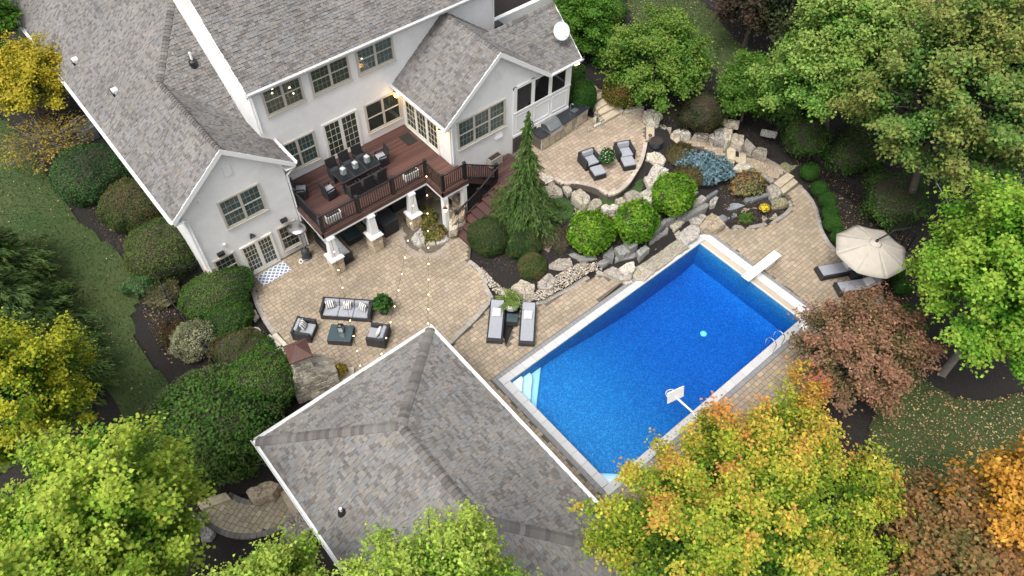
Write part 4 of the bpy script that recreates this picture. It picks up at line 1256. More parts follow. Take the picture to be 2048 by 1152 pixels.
MB().add([(14.15, 20.77, .15), (14.15, 20.77, .4), (17.2, 20.77, 1.7), (17.2, 20.77, 1.2), (14.15, 20.81, .15), (14.15, 20.81, .4), (17.2, 20.81, 1.7), (17.2, 20.81, 1.2)],
         [(0, 1, 2, 3), (7, 6, 5, 4), (0, 4, 5, 1), (1, 5, 6, 2), (2, 6, 7, 3), (3, 7, 4, 0)]).build('stringer', 'deck_fascia', deck)
boards(17.2, 19.0, 19.35, 22.2, 1.6)
MB().box(17.22, 18.98, 19.37, 22.18, 0.3, 1.56).build('landing_base', 'deck_fascia', deck)
# columns
SS = [(0.42, 0.34, 0.23), (0.36, 0.30, 0.21), (0.47, 0.39, 0.28), (0.39, 0.31, 0.22)]
def column(x, y):
    t = link('column', None, deck)
    t.location = (x, y, .15)
    z = 0
    while z < .92:
        h = rnd.choice((.12, .15, .18))
        sp = rnd.uniform(-.08, .08)
        for ax in range(4):
            for a, b_ in ((-.28, sp), (sp, .28)):
                k = rnd.uniform(.85, 1.15); c = tuple(v * k for v in rnd.choice(SS))
                o_ = rnd.uniform(0, .02)
                M = Matrix.Rotation(ax * math.pi / 2, 4, 'Z')
                MB().box(a + .006, b_ - .006, -.29 - o_, -.2, z + .005, z + h - .005, c, M).build('stone', 'sandstone', t, bevel=.018, seg=1)
        z += h
    MB().box(-.26, .26, -.26, .26, 0, z).build('core', 'joint_sand', t)
    MB().add([(-.36, -.36, z), (.36, -.36, z), (.36, .36, z), (-.36, .36, z), (-.33, -.33, z + .07), (.33, -.33, z + .07), (.33, .33, z + .07), (-.33, .33, z + .07), (-.23, -.23, z + .13), (.23, -.23, z + .13), (.23, .23, z + .13), (-.23, .23, z + .13)],
             [(3, 2, 1, 0), (0, 1, 5, 4), (1, 2, 6, 5), (2, 3, 7, 6), (3, 0, 4, 7), (4, 5, 9, 8), (5, 6, 10, 9), (6, 7, 11, 10), (7, 4, 8, 11), (8, 9, 10, 11)]).build('cap', 'trim', t)
    a, b_, zt = .21, .15, DZ - .15 - .45
    MB().add([(-a, -a, z + .13), (a, -a, z + .13), (a, a, z + .13), (-a, a, z + .13), (-b_, -b_, zt), (b_, -b_, zt), (b_, b_, zt), (-b_, b_, zt)],
             [(0, 1, 5, 4), (1, 2, 6, 5), (2, 3, 7, 6), (3, 0, 4, 7), (4, 5, 6, 7)]).build('shaft', 'trim', t, bevel=.01)
    MB().box(-b_ - .03, b_ + .03, -b_ - .03, b_ + .03, zt - .02, zt + .06).build('capital', 'trim', t)
for x in (8.45, 10.63, 12.93):
    column(x, 22.28)
for x, y in ((14.02, 21.05), (15.2, 21.12)):
    MB().box(x - .13, x + .13, y - .13, y + .13, .1, DZ - .42).build('column_shaft', 'trim', deck, bevel=.012)
# copper lamp on the corner column
t = link('column_lamp', None, deck); t.location = (13.86, 20.82, 1.75)
MB().lathe([(.05, 0), (.08, .04), (.08, .16), (.03, .2)], (0, 0), 10).build('glass', 'flood_lamp', t)
MB().lathe([(.11, .18), (.09, .26), (.02, .34)], (0, 0), 10).build('cap', 'brown_metal', t)

# ------------------------------------------------------------------ pool house
ph = thing('pool_house', 'hip-roofed pool house with mottled grey shingles in the foreground', 'pool house', (0, 0, 0))
PX0, PX1, PY0, PY1, PE = 1.05, 8.85, 3.1, 15.1, 2.8
pm = (PX0 + PX1) / 2; pw = (PX1 - PX0) / 2; ps = .565; pz = PE + pw * ps
kq = math.hypot(1, ps)
roof_h = link('roof', None, ph)
SH2 = [(0.180, 0.172, 0.162), (0.148, 0.139, 0.131), (0.216, 0.199, 0.176), (0.171, 0.176, 0.176), (0.197, 0.188, 0.179), (0.131, 0.123, 0.117), (0.194, 0.176, 0.155), (0.202, 0.201, 0.197)]
PS = []
Lp = PY1 - PY0
roof_plane((PX0, PY1, PE), (0, -1, 0), (1, 0, ps), [(0, 0), (Lp, 0), (Lp - pw, pw * kq), (pw, pw * kq)], roof_h, PS, SH2)
roof_plane((PX1, PY0, PE), (0, 1, 0), (-1, 0, ps), [(0, 0), (Lp, 0), (Lp - pw, pw * kq), (pw, pw * kq)], roof_h, PS, SH2)
roof_plane((PX1, PY1, PE), (-1, 0, 0), (0, -1, ps), [(0, 0), (2 * pw, 0), (pw, pw * kq)], roof_h, PS, SH2)
roof_plane((PX0, PY0, PE), (1, 0, 0), (0, 1, ps), [(0, 0), (2 * pw, 0), (pw, pw * kq)], roof_h, PS, SH2)
PS2 = [p for p in PS]
finish_shingles(PS2, 300, ph)
a1, a2 = (pm, PY1 - pw, pz), (pm, PY0 + pw, pz)
ridge(a2, a1, roof_h, (-ps, 0, 1), (ps, 0, 1), w=.2)
ridge((PX0, PY1, PE), a1, roof_h, (-ps, 0, 1), (0, ps, 1), w=.2)
ridge((PX1, PY1, PE), a1, roof_h, (ps, 0, 1), (0, ps, 1), w=.2)
ridge((PX0, PY0, PE), a2, roof_h, (-ps, 0, 1), (0, -ps, 1), w=.2)
ridge((PX1, PY0, PE), a2, roof_h, (ps, 0, 1), (0, -ps, 1), w=.2)
_house = house
house = ph
gutter((PX0 - .02, PY0, PE), (PX0 - .02, PY1 + .16, PE), (-1, 0, 0)); gutter((PX1 + .02, PY0, PE), (PX1 + .02, PY1 + .16, PE), (1, 0, 0))
gutter((PX0, PY1 + .02, PE), (PX1, PY1 + .02, PE), (0, 1, 0)); gutter((PX0, PY0 - .02, PE), (PX1, PY0 - .02, PE), (0, -1, 0))
house = _house
MB().box(PX0 + .02, PX1 - .02, PY0 + .02, PY1 - .02, PE - .22, PE - .16).build('soffit', 'trim', ph)
for (a, b_, c, d) in ((PX0 + .5, PX1 - .5, PY0 + .5, PY0 + .7), (PX0 + .5, PX0 + .7, PY0 + .71, PY1 - 4), (PX1 - .7, PX1 - .5, PY0 + .71, PY1 - 4), (PX0 + .71, PX1 - .71, PY1 - 4.2, PY1 - 4)):
    MB().box(a, b_, c, d, -.4, PE - .22).build('wall', 'stucco', ph)
for x, y in ((PX0 + .6, PY1 - .6), (PX1 - .6, PY1 - .6), (pm, PY1 - .6)):
    MB().box(x - .16, x + .16, y - .16, y + .16, 0, PE - .22).build('post', 'trim', ph)
t = link('vent_pipe', None, ph)
xv, yv = 1.95, 10.6
zv = PE + (xv - PX0) * ps
MB().tube((xv, yv, zv - .1), (xv, yv, zv + .38), .05, .05, 12).build('pipe', 'trim', t)
MB().lathe([(.17, zv - .1), (.12, zv + .14), (.07, zv + .2)], (xv, yv), 12).build('boot', 'black_metal', t)

# ------------------------------------------------------------------ stone fireplace
fp = thing('outdoor_fireplace', 'grey rubble-stone outdoor fireplace with brown metal chimney cap', 'fireplace', (4.36, 17.35, 0.1), R(-14))
FS = [(0.29, 0.27, 0.22), (0.35, 0.32, 0.26), (0.24, 0.225, 0.19), (0.40, 0.37, 0.30), (0.31, 0.28, 0.22)]
def ringstones(hx0, hy0, hx1, hy1, z0, z1, rows, cx0=0, cx1=0):
    """courses of stones round a block that tapers from (hx0,hy0) to (hx1,hy1)"""
    for r_ in range(rows):
        za, zb = z0 + (z1 - z0) * r_ / rows, z0 + (z1 - z0) * (r_ + 1) / rows
        for side in range(4):
            def cor(f, zt):
                hx = hx0 + (hx1 - hx0) * zt; hy = hy0 + (hy1 - hy0) * zt; c = cx0 + (cx1 - cx0) * zt
                P_ = [(-hx, -hy), (hx, -hy), (hx, hy), (-hx, hy)]
                A, B = P_[side], P_[(side + 1) % 4]
                return (c + A[0] + (B[0] - A[0]) * f, A[1] + (B[1] - A[1]) * f)
            ln = 2 * (hx0 if side % 2 == 0 else hy0)
            f = 0
            nrm = [(0, -1), (1, 0), (0, 1), (-1, 0)][side]
            while f < 1:
                df = min(rnd.uniform(.16, .36) / ln, 1 - f)
                if 1 - f - df < .1 / ln: df = 1 - f
                t0, t1 = r_ / rows, (r_ + 1) / rows
                o_ = rnd.uniform(.01, .045)
                g = .006 / ln
                q4 = [cor(f + g, t0), cor(f + df - g, t0), cor(f + df - g, t1), cor(f + g, t1)]
                zz = [za + .006, za + .006, zb - .006, zb - .006]
                k = rnd.uniform(.8, 1.2); c = tuple(v * k for v in rnd.choice(FS))
                outer = [(p[0] + nrm[0] * o_, p[1] + nrm[1] * o_, z) for p, z in zip(q4, zz)]
                inner = [(p[0] - nrm[0] * .05, p[1] - nrm[1] * .05, z) for p, z in zip(q4, zz)]
                MB().add(outer + inner, [(0, 1, 2, 3), (1, 0, 4, 5), (2, 1, 5, 6), (3, 2, 6, 7), (0, 3, 7, 4)], c).build('stone', 'sandstone', fp, bevel=.012, seg=1)
                f += df
ringstones(.92, .45, .90, .43, 0, 1.25, 7)
ringstones(.90, .43, .38, .34, 1.25, 2.0, 4, 0, -.22)
ringstones(.36, .33, .34, .31, 2.0, 2.75, 4, -.22, -.22)
MB().box(-.87, .87, -.41, .41, 0, 1.24).build('core', 'joint_sand', fp)
MB().box(-.52, .08, -.28, .28, 1.2, 2.74).build('flue', 'joint_sand', fp)
MB().box(-.4, .4, .42, .50, .2, .95).build('firebox', 'black_metal', fp)
MB().box(-.64, .2, -.41, .41, 2.75, 2.83).build('chimney_slab', 'limestone', fp, bevel=.02)
MB().add([(-.68, -.46, 2.93), (.24, -.46, 2.93), (.24, .46, 2.93), (-.68, .46, 2.93), (-.22, 0, 3.34), (-.68, -.46, 2.87), (.24, -.46, 2.87), (.24, .46, 2.87), (-.68, .46, 2.87)],
         [(0, 1, 4), (1, 2, 4), (2, 3, 4), (3, 0, 4), (5, 6, 1, 0), (6, 7, 2, 1), (7, 8, 3, 2), (8, 5, 0, 3), (8, 7, 6, 5)]).build('chimney_cap', 'brown_metal', fp)
# seat walls beside the fireplace
def bench(label, poly, z0, z1, group=None):
    t = thing('stone_bench', label, 'bench', (0, 0, 0))
    MB().prism(poly, z0, z1 - .08).build('base', 'limestone', t)
    MB().prism(poly, z1 - .079, z1).build('cap_slab', 'limestone', t, bevel=.02)
bench('long pale stone seat slab nearest the shrubs beside the fireplace', [(3.71, 20.84), (4.1, 20.8), (4.34, 18.51), (3.98, 18.1), (3.74, 18.52)], .0, .45)
bench('lower pale stone slab beside the seat wall at the patio edge', [(4.08, 20.8), (4.38, 20.8), (4.53, 18.73), (4.34, 18.5)], .05, .3)
bench('short stone hearth ledge right of the fireplace under the eave', [(5.02, 17.02), (5.71, 17.25), (6.02, 17.03), (5.76, 16.66), (5.14, 16.54)], .05, .4)

# ------------------------------------------------------------------ boulders, slate ledges and gravel
LIME = [(0.335, 0.300, 0.235), (0.385, 0.352, 0.285), (0.290, 0.260, 0.205), (0.43, 0.40, 0.34)]
GREYR = [(0.27, 0.26, 0.24), (0.33, 0.31, 0.28), (0.30, 0.27, 0.23)]
BRN = [(0.33, 0.27, 0.19), (0.37, 0.31, 0.23)]
SLA = [(0.155, 0.16, 0.155), (0.19, 0.19, 0.18), (0.13, 0.14, 0.145), (0.21, 0.21, 0.195)]
BLU = [(0.17, 0.185, 0.20), (0.15, 0.165, 0.18)]
MOSS = [(0.19, 0.19, 0.10), (0.22, 0.20, 0.12)]
TONE = dict(l=LIME, g=GREYR, b=BRN, s=SLA, u=BLU, m=MOSS)
def rock(outline, ztop, depth, tone, parent=None, name='stone', flat=False):
    """boulder from its real plan outline: rough sides, weathered top"""
    P_ = np.array(outline)
    c0 = P_.mean(0)
    A = 0.5 * np.sum(P_[:, 0] * np.roll(P_[:, 1], -1) - np.roll(P_[:, 0], -1) * P_[:, 1])
    if A < 0:
        P_ = P_[::-1]
    n = 26
    dl = np.r_[0, np.cumsum(np.hypot(*np.diff(np.r_[P_, P_[:1]], axis=0).T))]
    s = np.linspace(0, dl[-1], n, endpoint=False)
    ring = np.stack([np.interp(s, dl, np.r_[P_[:, k], P_[0, k]]) for k in (0, 1)], 1)
    size = math.sqrt(abs(A))
    ring = ring + rng.normal(0, 0.022 * size, ring.shape)
    jit = 0.012 if flat else 0.05 * min(size, 1.2)
    tilt = rng.normal(0, .015 if flat else .05, 2)
    V, F = [], []
    rings = [(1.02, -depth, .0), (1.05, -depth * .55, .6), (1.02, -depth * .22, .8), (.99, -.03, .4), (.95, .0, .5), (.62, .012, .8), (.3, .01, .8)] if not flat else \
            [(1.0, -depth, 0), (1.015, -depth * .5, .5), (1.0, -.03, .4), (.97, .0, .5), (.6, .006, 1), (.3, .0, 1)]
    for sc, dz, j in rings:
        for k in range(n):
            p = c0 + (ring[k] - c0) * sc
            nz = rng.normal(0, jit) * j
            if j < 1:
                p = p + (p - c0) * rng.normal(0, .03) * j
            V.append((p[0], p[1], ztop + dz + nz + float((p - c0) @ tilt)))
    V.append((c0[0], c0[1], ztop + rng.normal(0, jit)))
    m_ = len(rings)
    for i in range(m_ - 1):
        for k in range(n):
            F.append((i * n + k, i * n + (k + 1) % n, (i + 1) * n + (k + 1) % n, (i + 1) * n + k))
    F += [((m_ - 1) * n + k, (m_ - 1) * n + (k + 1) % n, m_ * n) for k in range(n)]
    t = TONE[tone][rnd.randrange(len(TONE[tone]))]
    k = rnd.uniform(.88, 1.12)
    mb = MB(); mb.add(V, F, None)
    mb.c = [tuple(v * k * rnd.uniform(.93, 1.07) for v in t) for _ in F]
    return mb.build(name, 'slate' if tone in 'su' else 'stone', parent)

def rocks(name, label, cat, lst, parent=None):
    t = thing(name, label, cat, (0, 0, 0))
    for tone, z, dep, poly, *fl in lst:
        rock(poly, z, dep, tone, t, 'stone', bool(fl))
    return t
rocks('boulder_wall', 'stacked pale boulders edging the terrace behind the green hydrangeas', 'rock wall', [
    ('l', 1.5, .5, [(19.39, 20.02), (19.54, 20), (19.67, 19.41), (19.54, 19.3), (19.02, 19.34), (18.94, 19.49)], 1), ('l', 1.35, .6, [(18.72, 19.25), (19.16, 19.4), (19.58, 19.34), (19.54, 18.57), (19.31, 18.37), (18.9, 18.49), (18.43, 18.69), (18.44, 18.91)]),
    ('l', 1.35, .5, [(19.71, 18.91), (20, 18.74), (19.92, 18.32), (19.79, 18.23), (19.51, 18.18), (19.56, 18.49)]), ('l', 1.42, .6, [(19.66, 18.15), (20.26, 18.08), (20.25, 17.76), (20.25, 17.32), (19.91, 17.1), (19.59, 17.02), (19.45, 17.42), (19.4, 17.77)]),
    ('l', 1.0, .5, [(19.33, 18.37), (19.82, 18.35), (19.68, 18.02), (19.87, 17.26), (19.75, 17.11), (19.17, 17.19), (19.31, 17.63)]), ('l', .95, .4, [(18.97, 18.74), (19.63, 18.63), (19.65, 18.49), (19.02, 18.43)]),
    ('l', 1.2, .6, [(20.11, 17.28), (20.47, 17.26), (20.63, 16.98), (20.45, 16.69), (19.98, 16.7), (19.68, 16.64), (19.59, 16.9)]), ('l', 1.25, .4, [(20.25, 16.6), (20.59, 16.6), (20.6, 16.41), (20.94, 16.32), (20.97, 16.01), (20.87, 15.91), (20.51, 16.08), (20.13, 16.28)]),
    ('l', .9, .5, [(20.29, 16.46), (21.08, 16.05), (20.9, 15.83), (20.48, 15.99), (20.19, 16.29)]), ('l', 1.3, .5, [(21.15, 16.49), (21.54, 16.39), (21.43, 16.01), (20.99, 15.99)]),
    ('l', 1.38, .5, [(21.66, 16.4), (22.24, 16.31), (22.39, 15.74), (21.97, 15.52), (21.4, 15.93)]), ('l', 1.3, .6, [(22.38, 15.71), (23.05, 15.59), (22.7, 15.23), (22.33, 15.23), (22.14, 15.48)]),
    ('l', .8, .3, [(19.21, 17.85), (19.43, 17.78), (19.28, 17.47), (19.12, 17.6)]), ('l', 1.4, .5, [(24.39, 17.5), (24.8, 17.76), (25.34, 17.42), (25.28, 16.85), (24.86, 16.62), (24.51, 17.01)]), ('l', 1.32, .5, [(23.35, 16.59), (24.54, 16.97), (24.75, 16.21), (24.06, 15.62), (23.11, 15.98)]),
    ('l', 1.1, .5, [(22.6, 16.14), (23.33, 16.14), (23.36, 15.75), (22.64, 15.32), (22.18, 15.57)]), ('l', .7, .3, [(18.69, 18.46), (18.83, 18.15), (18.8, 18.06), (18.7, 18.17)])])
rocks('slate_ledge', 'stepped grey slate ledges below the bright green hydrangeas', 'rock wall', [
    ('s', .8, .5, [(19.16, 14.5), (19.66, 14.41), (19.59, 13.82), (19.01, 13.98)], 1), ('s', .95, .5, [(19.65, 14.38), (19.93, 14.34), (20.13, 13.85), (19.62, 13.88)], 1), ('s', .7, .5, [(19.9, 13.74), (20.54, 13.73), (20.54, 13.44), (19.8, 13.38)], 1),
    ('s', .45, .4, [(19.01, 14.25), (20.1, 13.93), (19.78, 13.61), (18.84, 14.06)], 1), ('s', .6, .4, [(18.58, 14.63), (19.37, 14.81), (18.99, 14.29), (18.77, 14.13)], 1), ('s', .35, .3, [(17.91, 15.04), (18.92, 14.24), (18.36, 14.31), (17.74, 14.86)], 1),
    ('s', .28, .25, [(18.98, 14.07), (19.86, 13.67), (19.67, 13.6), (19.08, 13.85)], 1), ('s', .6, .5, [(20.87, 13.82), (22.37, 13.89), (22.1, 13.63), (20.83, 13.67)], 1), ('s', .92, .5, [(20.95, 13.8), (22.47, 14.23), (22.24, 13.94), (21.22, 13.84)], 1),
    ('s', 1.0, .5, [(22.34, 14.1), (23, 14.04), (22.9, 13.88), (22.18, 13.93)], 1), ('s', .82, .5, [(23.05, 14.01), (23.91, 13.83), (24.97, 13.66), (24.84, 13.42), (23.25, 13.61)], 1), ('g', 1.05, .4, [(24.16, 14), (24.94, 14.11), (25.01, 13.73), (24.56, 13.68), (24.09, 13.84)], 1),
    ('s', 1.0, .4, [(25.1, 13.9), (25.9, 13.86), (25.85, 13.69), (25.05, 13.73)], 1), ('s', .5, .4, [(17.35, 15.96), (17.66, 15.82), (17.8, 15.32), (18.37, 14.85), (18.21, 14.69), (17.6, 15.06), (17.38, 15.58)], 1), ('s', .35, .3, [(17.82, 14.98), (18.63, 14.67), (18.92, 14.21), (18.23, 14.43), (17.8, 14.85)], 1),
    ('g', .7, .5, [(25.2, 13.67), (25.73, 13.81), (25.82, 13.59), (25.32, 13.35), (25.02, 13.46)]), ('g', .6, .5, [(22.28, 14.5), (22.77, 14.48), (22.78, 14.37), (22.11, 14.23)], 1)])
rocks('flagstone_terrace', 'broad weathered flagstones overhanging the pool edge', 'flagstones', [
    ('l', .13, .25, [(19.77, 13.52), (21.05, 13.51), (22.36, 13.56), (22.46, 12.53), (21.27, 12.53), (20.02, 12.54)], 1), ('g', .3, .5, [(22.38, 13.41), (23.08, 13.58), (23.72, 13.68), (23.98, 13.12), (23.4, 12.64), (22.4, 12.61)], 1), ('b', .45, .5, [(23.75, 12.98), (24.5, 13.2), (24.91, 13.19), (25.03, 12.84), (24.88, 12.26), (24.33, 12.29), (23.71, 12.73)]),
    ('g', .5, .4, [(23.6, 13.75), (24.44, 13.63), (24.5, 13.21), (23.81, 13.03), (23.57, 13.55)]), ('l', .58, .18, [(22.53, 14.04), (23.37, 13.91), (23.31, 13.61), (22.41, 13.51)], 1), ('l', .36, .3, [(22.44, 13.85), (23.05, 13.61), (22.55, 13.32), (22.31, 13.52)]),
    ('l', .12, .2, [(19.08, 13.09), (19.72, 13.45), (20.01, 12.53), (19.3, 12.48), (19.05, 12.75)], 1), ('l', .36, .2, [(18.72, 13.7), (19.3, 13.67), (19.64, 13.52), (19.33, 13.19), (19.05, 13.11), (18.63, 13.38)], 1), ('g', .2, .3, [(18.15, 14.15), (18.87, 14.01), (19.18, 13.18), (18.85, 12.93), (18.48, 13.1), (18.27, 13.3)]),
    ('g', .3, .4, [(21.04, 13.65), (22.25, 13.72), (22.19, 13.5), (20.94, 13.4)]), ('l', .06, .15, [(18.44, 13.25), (18.85, 13.04), (18.85, 12.77), (18.52, 12.89)])])
rocks('rock_edging', 'weathered grey boulders in the pebble bed below the clipped shrubs', 'rock edging', [
    ('g', .45, .5, [(16.27, 16.02), (16.69, 16.01), (17.31, 15.56), (17.09, 15.14), (16.54, 15.25), (16.09, 15.75)]), ('g', .35, .4, [(17.2, 15.43), (17.83, 15.04), (17.71, 14.74), (17.25, 14.73), (17.04, 15.08)]), ('b', .25, .3, [(16.13, 15.55), (16.67, 15.43), (17.04, 15.07), (16.35, 15.02), (16.05, 15.28)]),
    ('g', .4, .5, [(15.14, 15.56), (15.96, 15.61), (15.95, 15.14), (15.5, 14.79), (15.16, 14.89), (15.02, 15.19)]), ('l', .2, .3, [(13.5, 16.6), (13.8, 16.63), (13.99, 15.94), (13.76, 15.8), (13.58, 15.89)]), ('l', .35, .4, [(14.01, 16.09), (14.69, 16.12), (14.98, 15.48), (14.68, 15.21), (14.22, 15.33)]),
    ('l', .15, .2, [(13.99, 15.3), (14.89, 15.26), (14.85, 14.96), (14.25, 15.01)]), ('g', .15, .2, [(13.46, 17.47), (13.75, 17.44), (13.74, 17.04), (13.57, 16.97)]), ('l', .14, .2, [(16.34, 15.09), (17.07, 15.03), (17.09, 14.81), (16.47, 14.85)]), ('l', .1, .15, [(17.88, 14.39), (18.06, 14.39), (18.14, 14.11), (17.88, 14.21)]),
    ('l', .12, .2, [(18.16, 14.61), (18.37, 14.37), (18.21, 14.27), (18.05, 14.44)]), ('g', .18, .2, [(14.37, 16.95), (14.7, 16.54), (14.67, 16.47), (14.32, 16.82)])])
rocks('rock_garden_wall', 'slate blocks and boulders around the flower bed beside the winding path', 'rock wall', [
    ('g', .5, .5, [(28.59, 12.62), (28.96, 12.55), (28.99, 11.91), (28.64, 11.74), (28.08, 11.87), (28.3, 12.25)]), ('s', .4, .35, [(27.07, 12.85), (28.39, 12.33), (28.29, 12.14), (26.9, 12.57)], 1), ('u', .3, .3, [(25.58, 13.36), (26.64, 12.94), (26.82, 12.55), (26.24, 12.66), (25.54, 13.06)], 1), ('u', .25, .3, [(25.16, 12.98), (26.2, 12.67), (25.94, 12.34), (25.12, 12.54)], 1),
    ('b', .2, .25, [(26.28, 12.62), (26.77, 12.5), (27.39, 12.23), (27.2, 12.01), (26.58, 12.14), (26.12, 12.38)]), ('m', .3, .35, [(28.02, 11.86), (28.48, 11.85), (28.87, 11.55), (28.74, 11.19), (28.21, 11.25), (27.67, 11.48)]), ('l', .12, .15, [(27.04, 11.59), (27.83, 11.49), (27.8, 11.26), (27.61, 11.02), (26.84, 11.32)], 1),
    ('l', .7, .5, [(28.03, 14.49), (28.55, 14.62), (28.93, 14.4), (28.94, 13.97), (28.55, 13.89), (28.18, 14.11)]), ('l', .45, .4, [(28.82, 14.02), (29.1, 13.98), (29.04, 13.07), (28.81, 13.02)]), ('b', .6, .4, [(28.3, 15.35), (28.78, 14.87), (28.41, 14.69), (28.22, 15.01)]), ('l', .5, .4, [(28.33, 15.07), (28.58, 14.79), (28.32, 14.69), (28.15, 14.87)])])
rocks('rubble_wall', 'low pale rubble wall along the upper side of the stone stairs', 'rock wall', [
    ('l', 1.42, .5, [(26.71, 18.99), (27.07, 18.87), (27.32, 18.33), (27.05, 18.14), (26.78, 18.6)]), ('l', 1.2, .5, [(27.36, 18.24), (27.82, 18.16), (27.59, 17.82), (27.25, 18.01)]), ('l', 1.0, .4, [(27.6, 17.88), (28.19, 17.57), (27.97, 17.41), (27.56, 17.81)]), ('l', 1.2, .5, [(27.81, 18.04), (28.09, 17.74), (27.9, 17.41), (27.56, 17.76)]),
    ('l', 1.12, .5, [(28.31, 17.51), (28.85, 16.91), (28.58, 16.73), (28.01, 17.27)]), ('l', 1.0, .5, [(28.06, 17.43), (28.68, 16.8), (28.56, 16.72), (27.97, 17.33)]), ('l', 1.1, .5, [(28.76, 16.86), (29.1, 16.76), (28.74, 16.4), (28.62, 16.72)]), ('g', 1.28, .6, [(29.07, 16.8), (29.6, 16.62), (28.89, 15.92), (28.55, 16.26)]),
    ('l', 1.38, .7, [(29.55, 16.57), (29.92, 16.2), (29.06, 15.63), (28.72, 15.67), (28.93, 16.05)]), ('l', 1.12, .6, [(29.22, 15.76), (29.8, 16.07), (30.21, 15.58), (29.59, 15.13), (29.35, 15.16), (29.24, 15.42)]), ('g', .9, .5, [(29.77, 15.23), (30.35, 15.49), (30.18, 14.67), (29.77, 14.61)]), ('l', .75, .4, [(29.92, 14.65), (30.41, 14.73), (30.73, 14.31), (30.15, 13.91)])])
rocks('rubble_wall', 'small pale stones edging the mulch between kitchen counter and broad steps', 'rock wall', [
    ('l', 1.62, .3, [(23.49, 21.04), (23.9, 21.04), (23.72, 20.77), (23.42, 20.84)]), ('l', 1.66, .3, [(23.92, 20.96), (24.64, 20.89), (24.55, 20.78), (23.86, 20.82)]), ('l', 1.85, .3, [(24.14, 21.27), (24.43, 21.27), (24.07, 20.94)]), ('l', 1.8, .3, [(24.49, 21.2), (24.6, 20.87), (24.31, 20.82)]), ('l', 1.9, .3, [(24.53, 21.55), (24.65, 21.24), (24.55, 21.2), (24.48, 21.43)]),
    ('l', 1.72, .4, [(25.89, 20.69), (26.26, 20.84), (27.19, 20.34), (26.93, 20.09), (26.21, 20.5)]), ('l', 1.75, .4, [(26.03, 21.23), (26.22, 21.09), (25.99, 20.74), (25.81, 20.69)])])
def boulder(label, poly, z, dep, tone, flat=False):
    tag(rock(poly, z, dep, tone, None, 'boulder', flat), label, 'boulder')
boulder('large grey-white boulder at the terrace corner beside the stone stairs', [(26.73, 19.96), (27.21, 19.99), (27.35, 19.53), (27.42, 19.15), (26.61, 18.77), (26.19, 19.19)], 1.75, .6, 'l')
boulder('mossy flat slab lying in mulch beside the first boxwood ball', [(30.59, 13.26), (31.37, 13.11), (31.37, 12.53), (30.52, 12.58)], .42, .2, 'm', True)
boulder('pale slab jutting out below the brown bush', [(29.61, 16.89), (30.28, 16.1), (29.79, 15.86), (29.43, 16.62)], 1.75, .25, 'l', True)
boulder('dark slab half hidden under leaves behind the winding path', [(30.93, 15.1), (31.36, 14.35), (31.1, 14.25), (30.68, 14.91)], 1.5, .25, 'g', True)
boulder('small bluish boulder between hydrangea and boulder wall', [(18.59, 17.56), (18.75, 17.35), (18.64, 17.08), (18.35, 17.07)], .75, .4, 'g')
boulder('small pale boulder beside the dried shrub', [(18.23, 17.51), (18.56, 17.49), (18.49, 17.26), (18.14, 17.24)], .7, .4, 'l')
boulder('blue-grey angular boulder left of the front hydrangea', [(17.92, 16.95), (18.39, 17.05), (18.44, 16.88), (17.94, 16.45)], .6, .4, 'u')
boulder('brown slab leaning in mulch left of the front hydrangea', [(17.17, 17.03), (17.76, 17.19), (17.84, 16.9), (16.7, 16.43), (16.65, 16.69)], .6, .35, 'b', True)
boulder('speckled stone half buried beside the weeping spruce', [(17.78, 18.03), (18.1, 17.9), (17.72, 17.58), (17.61, 17.79)], .7, .3, 'l')
boulder('grey mossy boulder below the small rounded court', [(0.51, 13.22), (1.18, 12.91), (1.15, 12.31), (0.62, 11.78), (-0.15, 12.42)], .3, .5, 'g')
boulder('tall pale boulder at the left end of the rounded court', [(-2.49, 15.07), (-2.08, 15.59), (-1.93, 15.09), (-2.04, 14.76), (-2.5, 14.59)], .4, .6, 'l')
boulder('small grey boulder below the rounded court edging', [(-2.25, 14.72), (-1.94, 14.78), (-1.8, 14.41), (-2.05, 14.23), (-2.32, 14.41)], .2, .4, 'g')
boulder('mossy rock shelf under the weeping mound beside the court', [(-0.17, 14.96), (0.76, 14.71), (0.97, 14.32), (0.53, 14.11), (-0.14, 14.42)], .5, .5, 'b')
boulder('small pale stone at the edge of the left mulch bed', [(4.06, 22.5), (4.27, 22.57), (4.22, 22.18), (3.94, 22.05)], .3, .2, 'l')
# bed under the deck
o, bedp = drape('planting_bed', [(12.25, 22.32), (11.93, 21.6), (11.98, 20.92), (12.39, 20.33), (12.98, 20.23), (13.52, 20.42), (14.11, 20.79), (14.93, 21.99), (14.88, 23.2), (13.97, 23.71), (12.92, 23.19)], 'joint_sand', 0.03, z=.17)
struct(o, 'planting bed under the deck')
edging(patio, [(12.2, 22.52), (11.82, 21.71), (11.83, 20.89), (12.28, 20.19), (12.96, 20.05), (13.54, 20.24)], .15, (0.27, 0.24, 0.205))
rocks('rock_edging', 'three boulders round the bed under the deck corner', 'rock edging', [
    ('g', .4, .4, [(12.24, 21.58), (12.99, 21.79), (12.84, 21.25), (12.55, 20.86), (12.23, 20.91), (12.12, 21.25)]), ('l', .35, .35, [(12.73, 21.06), (13.06, 21.14), (13.15, 20.81), (12.89, 20.5), (12.55, 20.74)]), ('g', .3, .3, [(13.13, 20.75), (13.71, 20.66), (13.62, 20.38), (13.24, 20.36), (12.97, 20.5)])])
rocks('stone_wall', 'buff flagstone wall beside the deck stairs', 'rock wall', [('b', .5 + .3 * i, .35, [(15.23, 22.13), (15.71, 21.51), (14.76, 20.49), (13.98, 20.49)]) for i in range(3)] + [('l', .9, .5, [(14.55, 21.43), (14.73, 21.06), (14.12, 20.25), (13.64, 20.35)])])
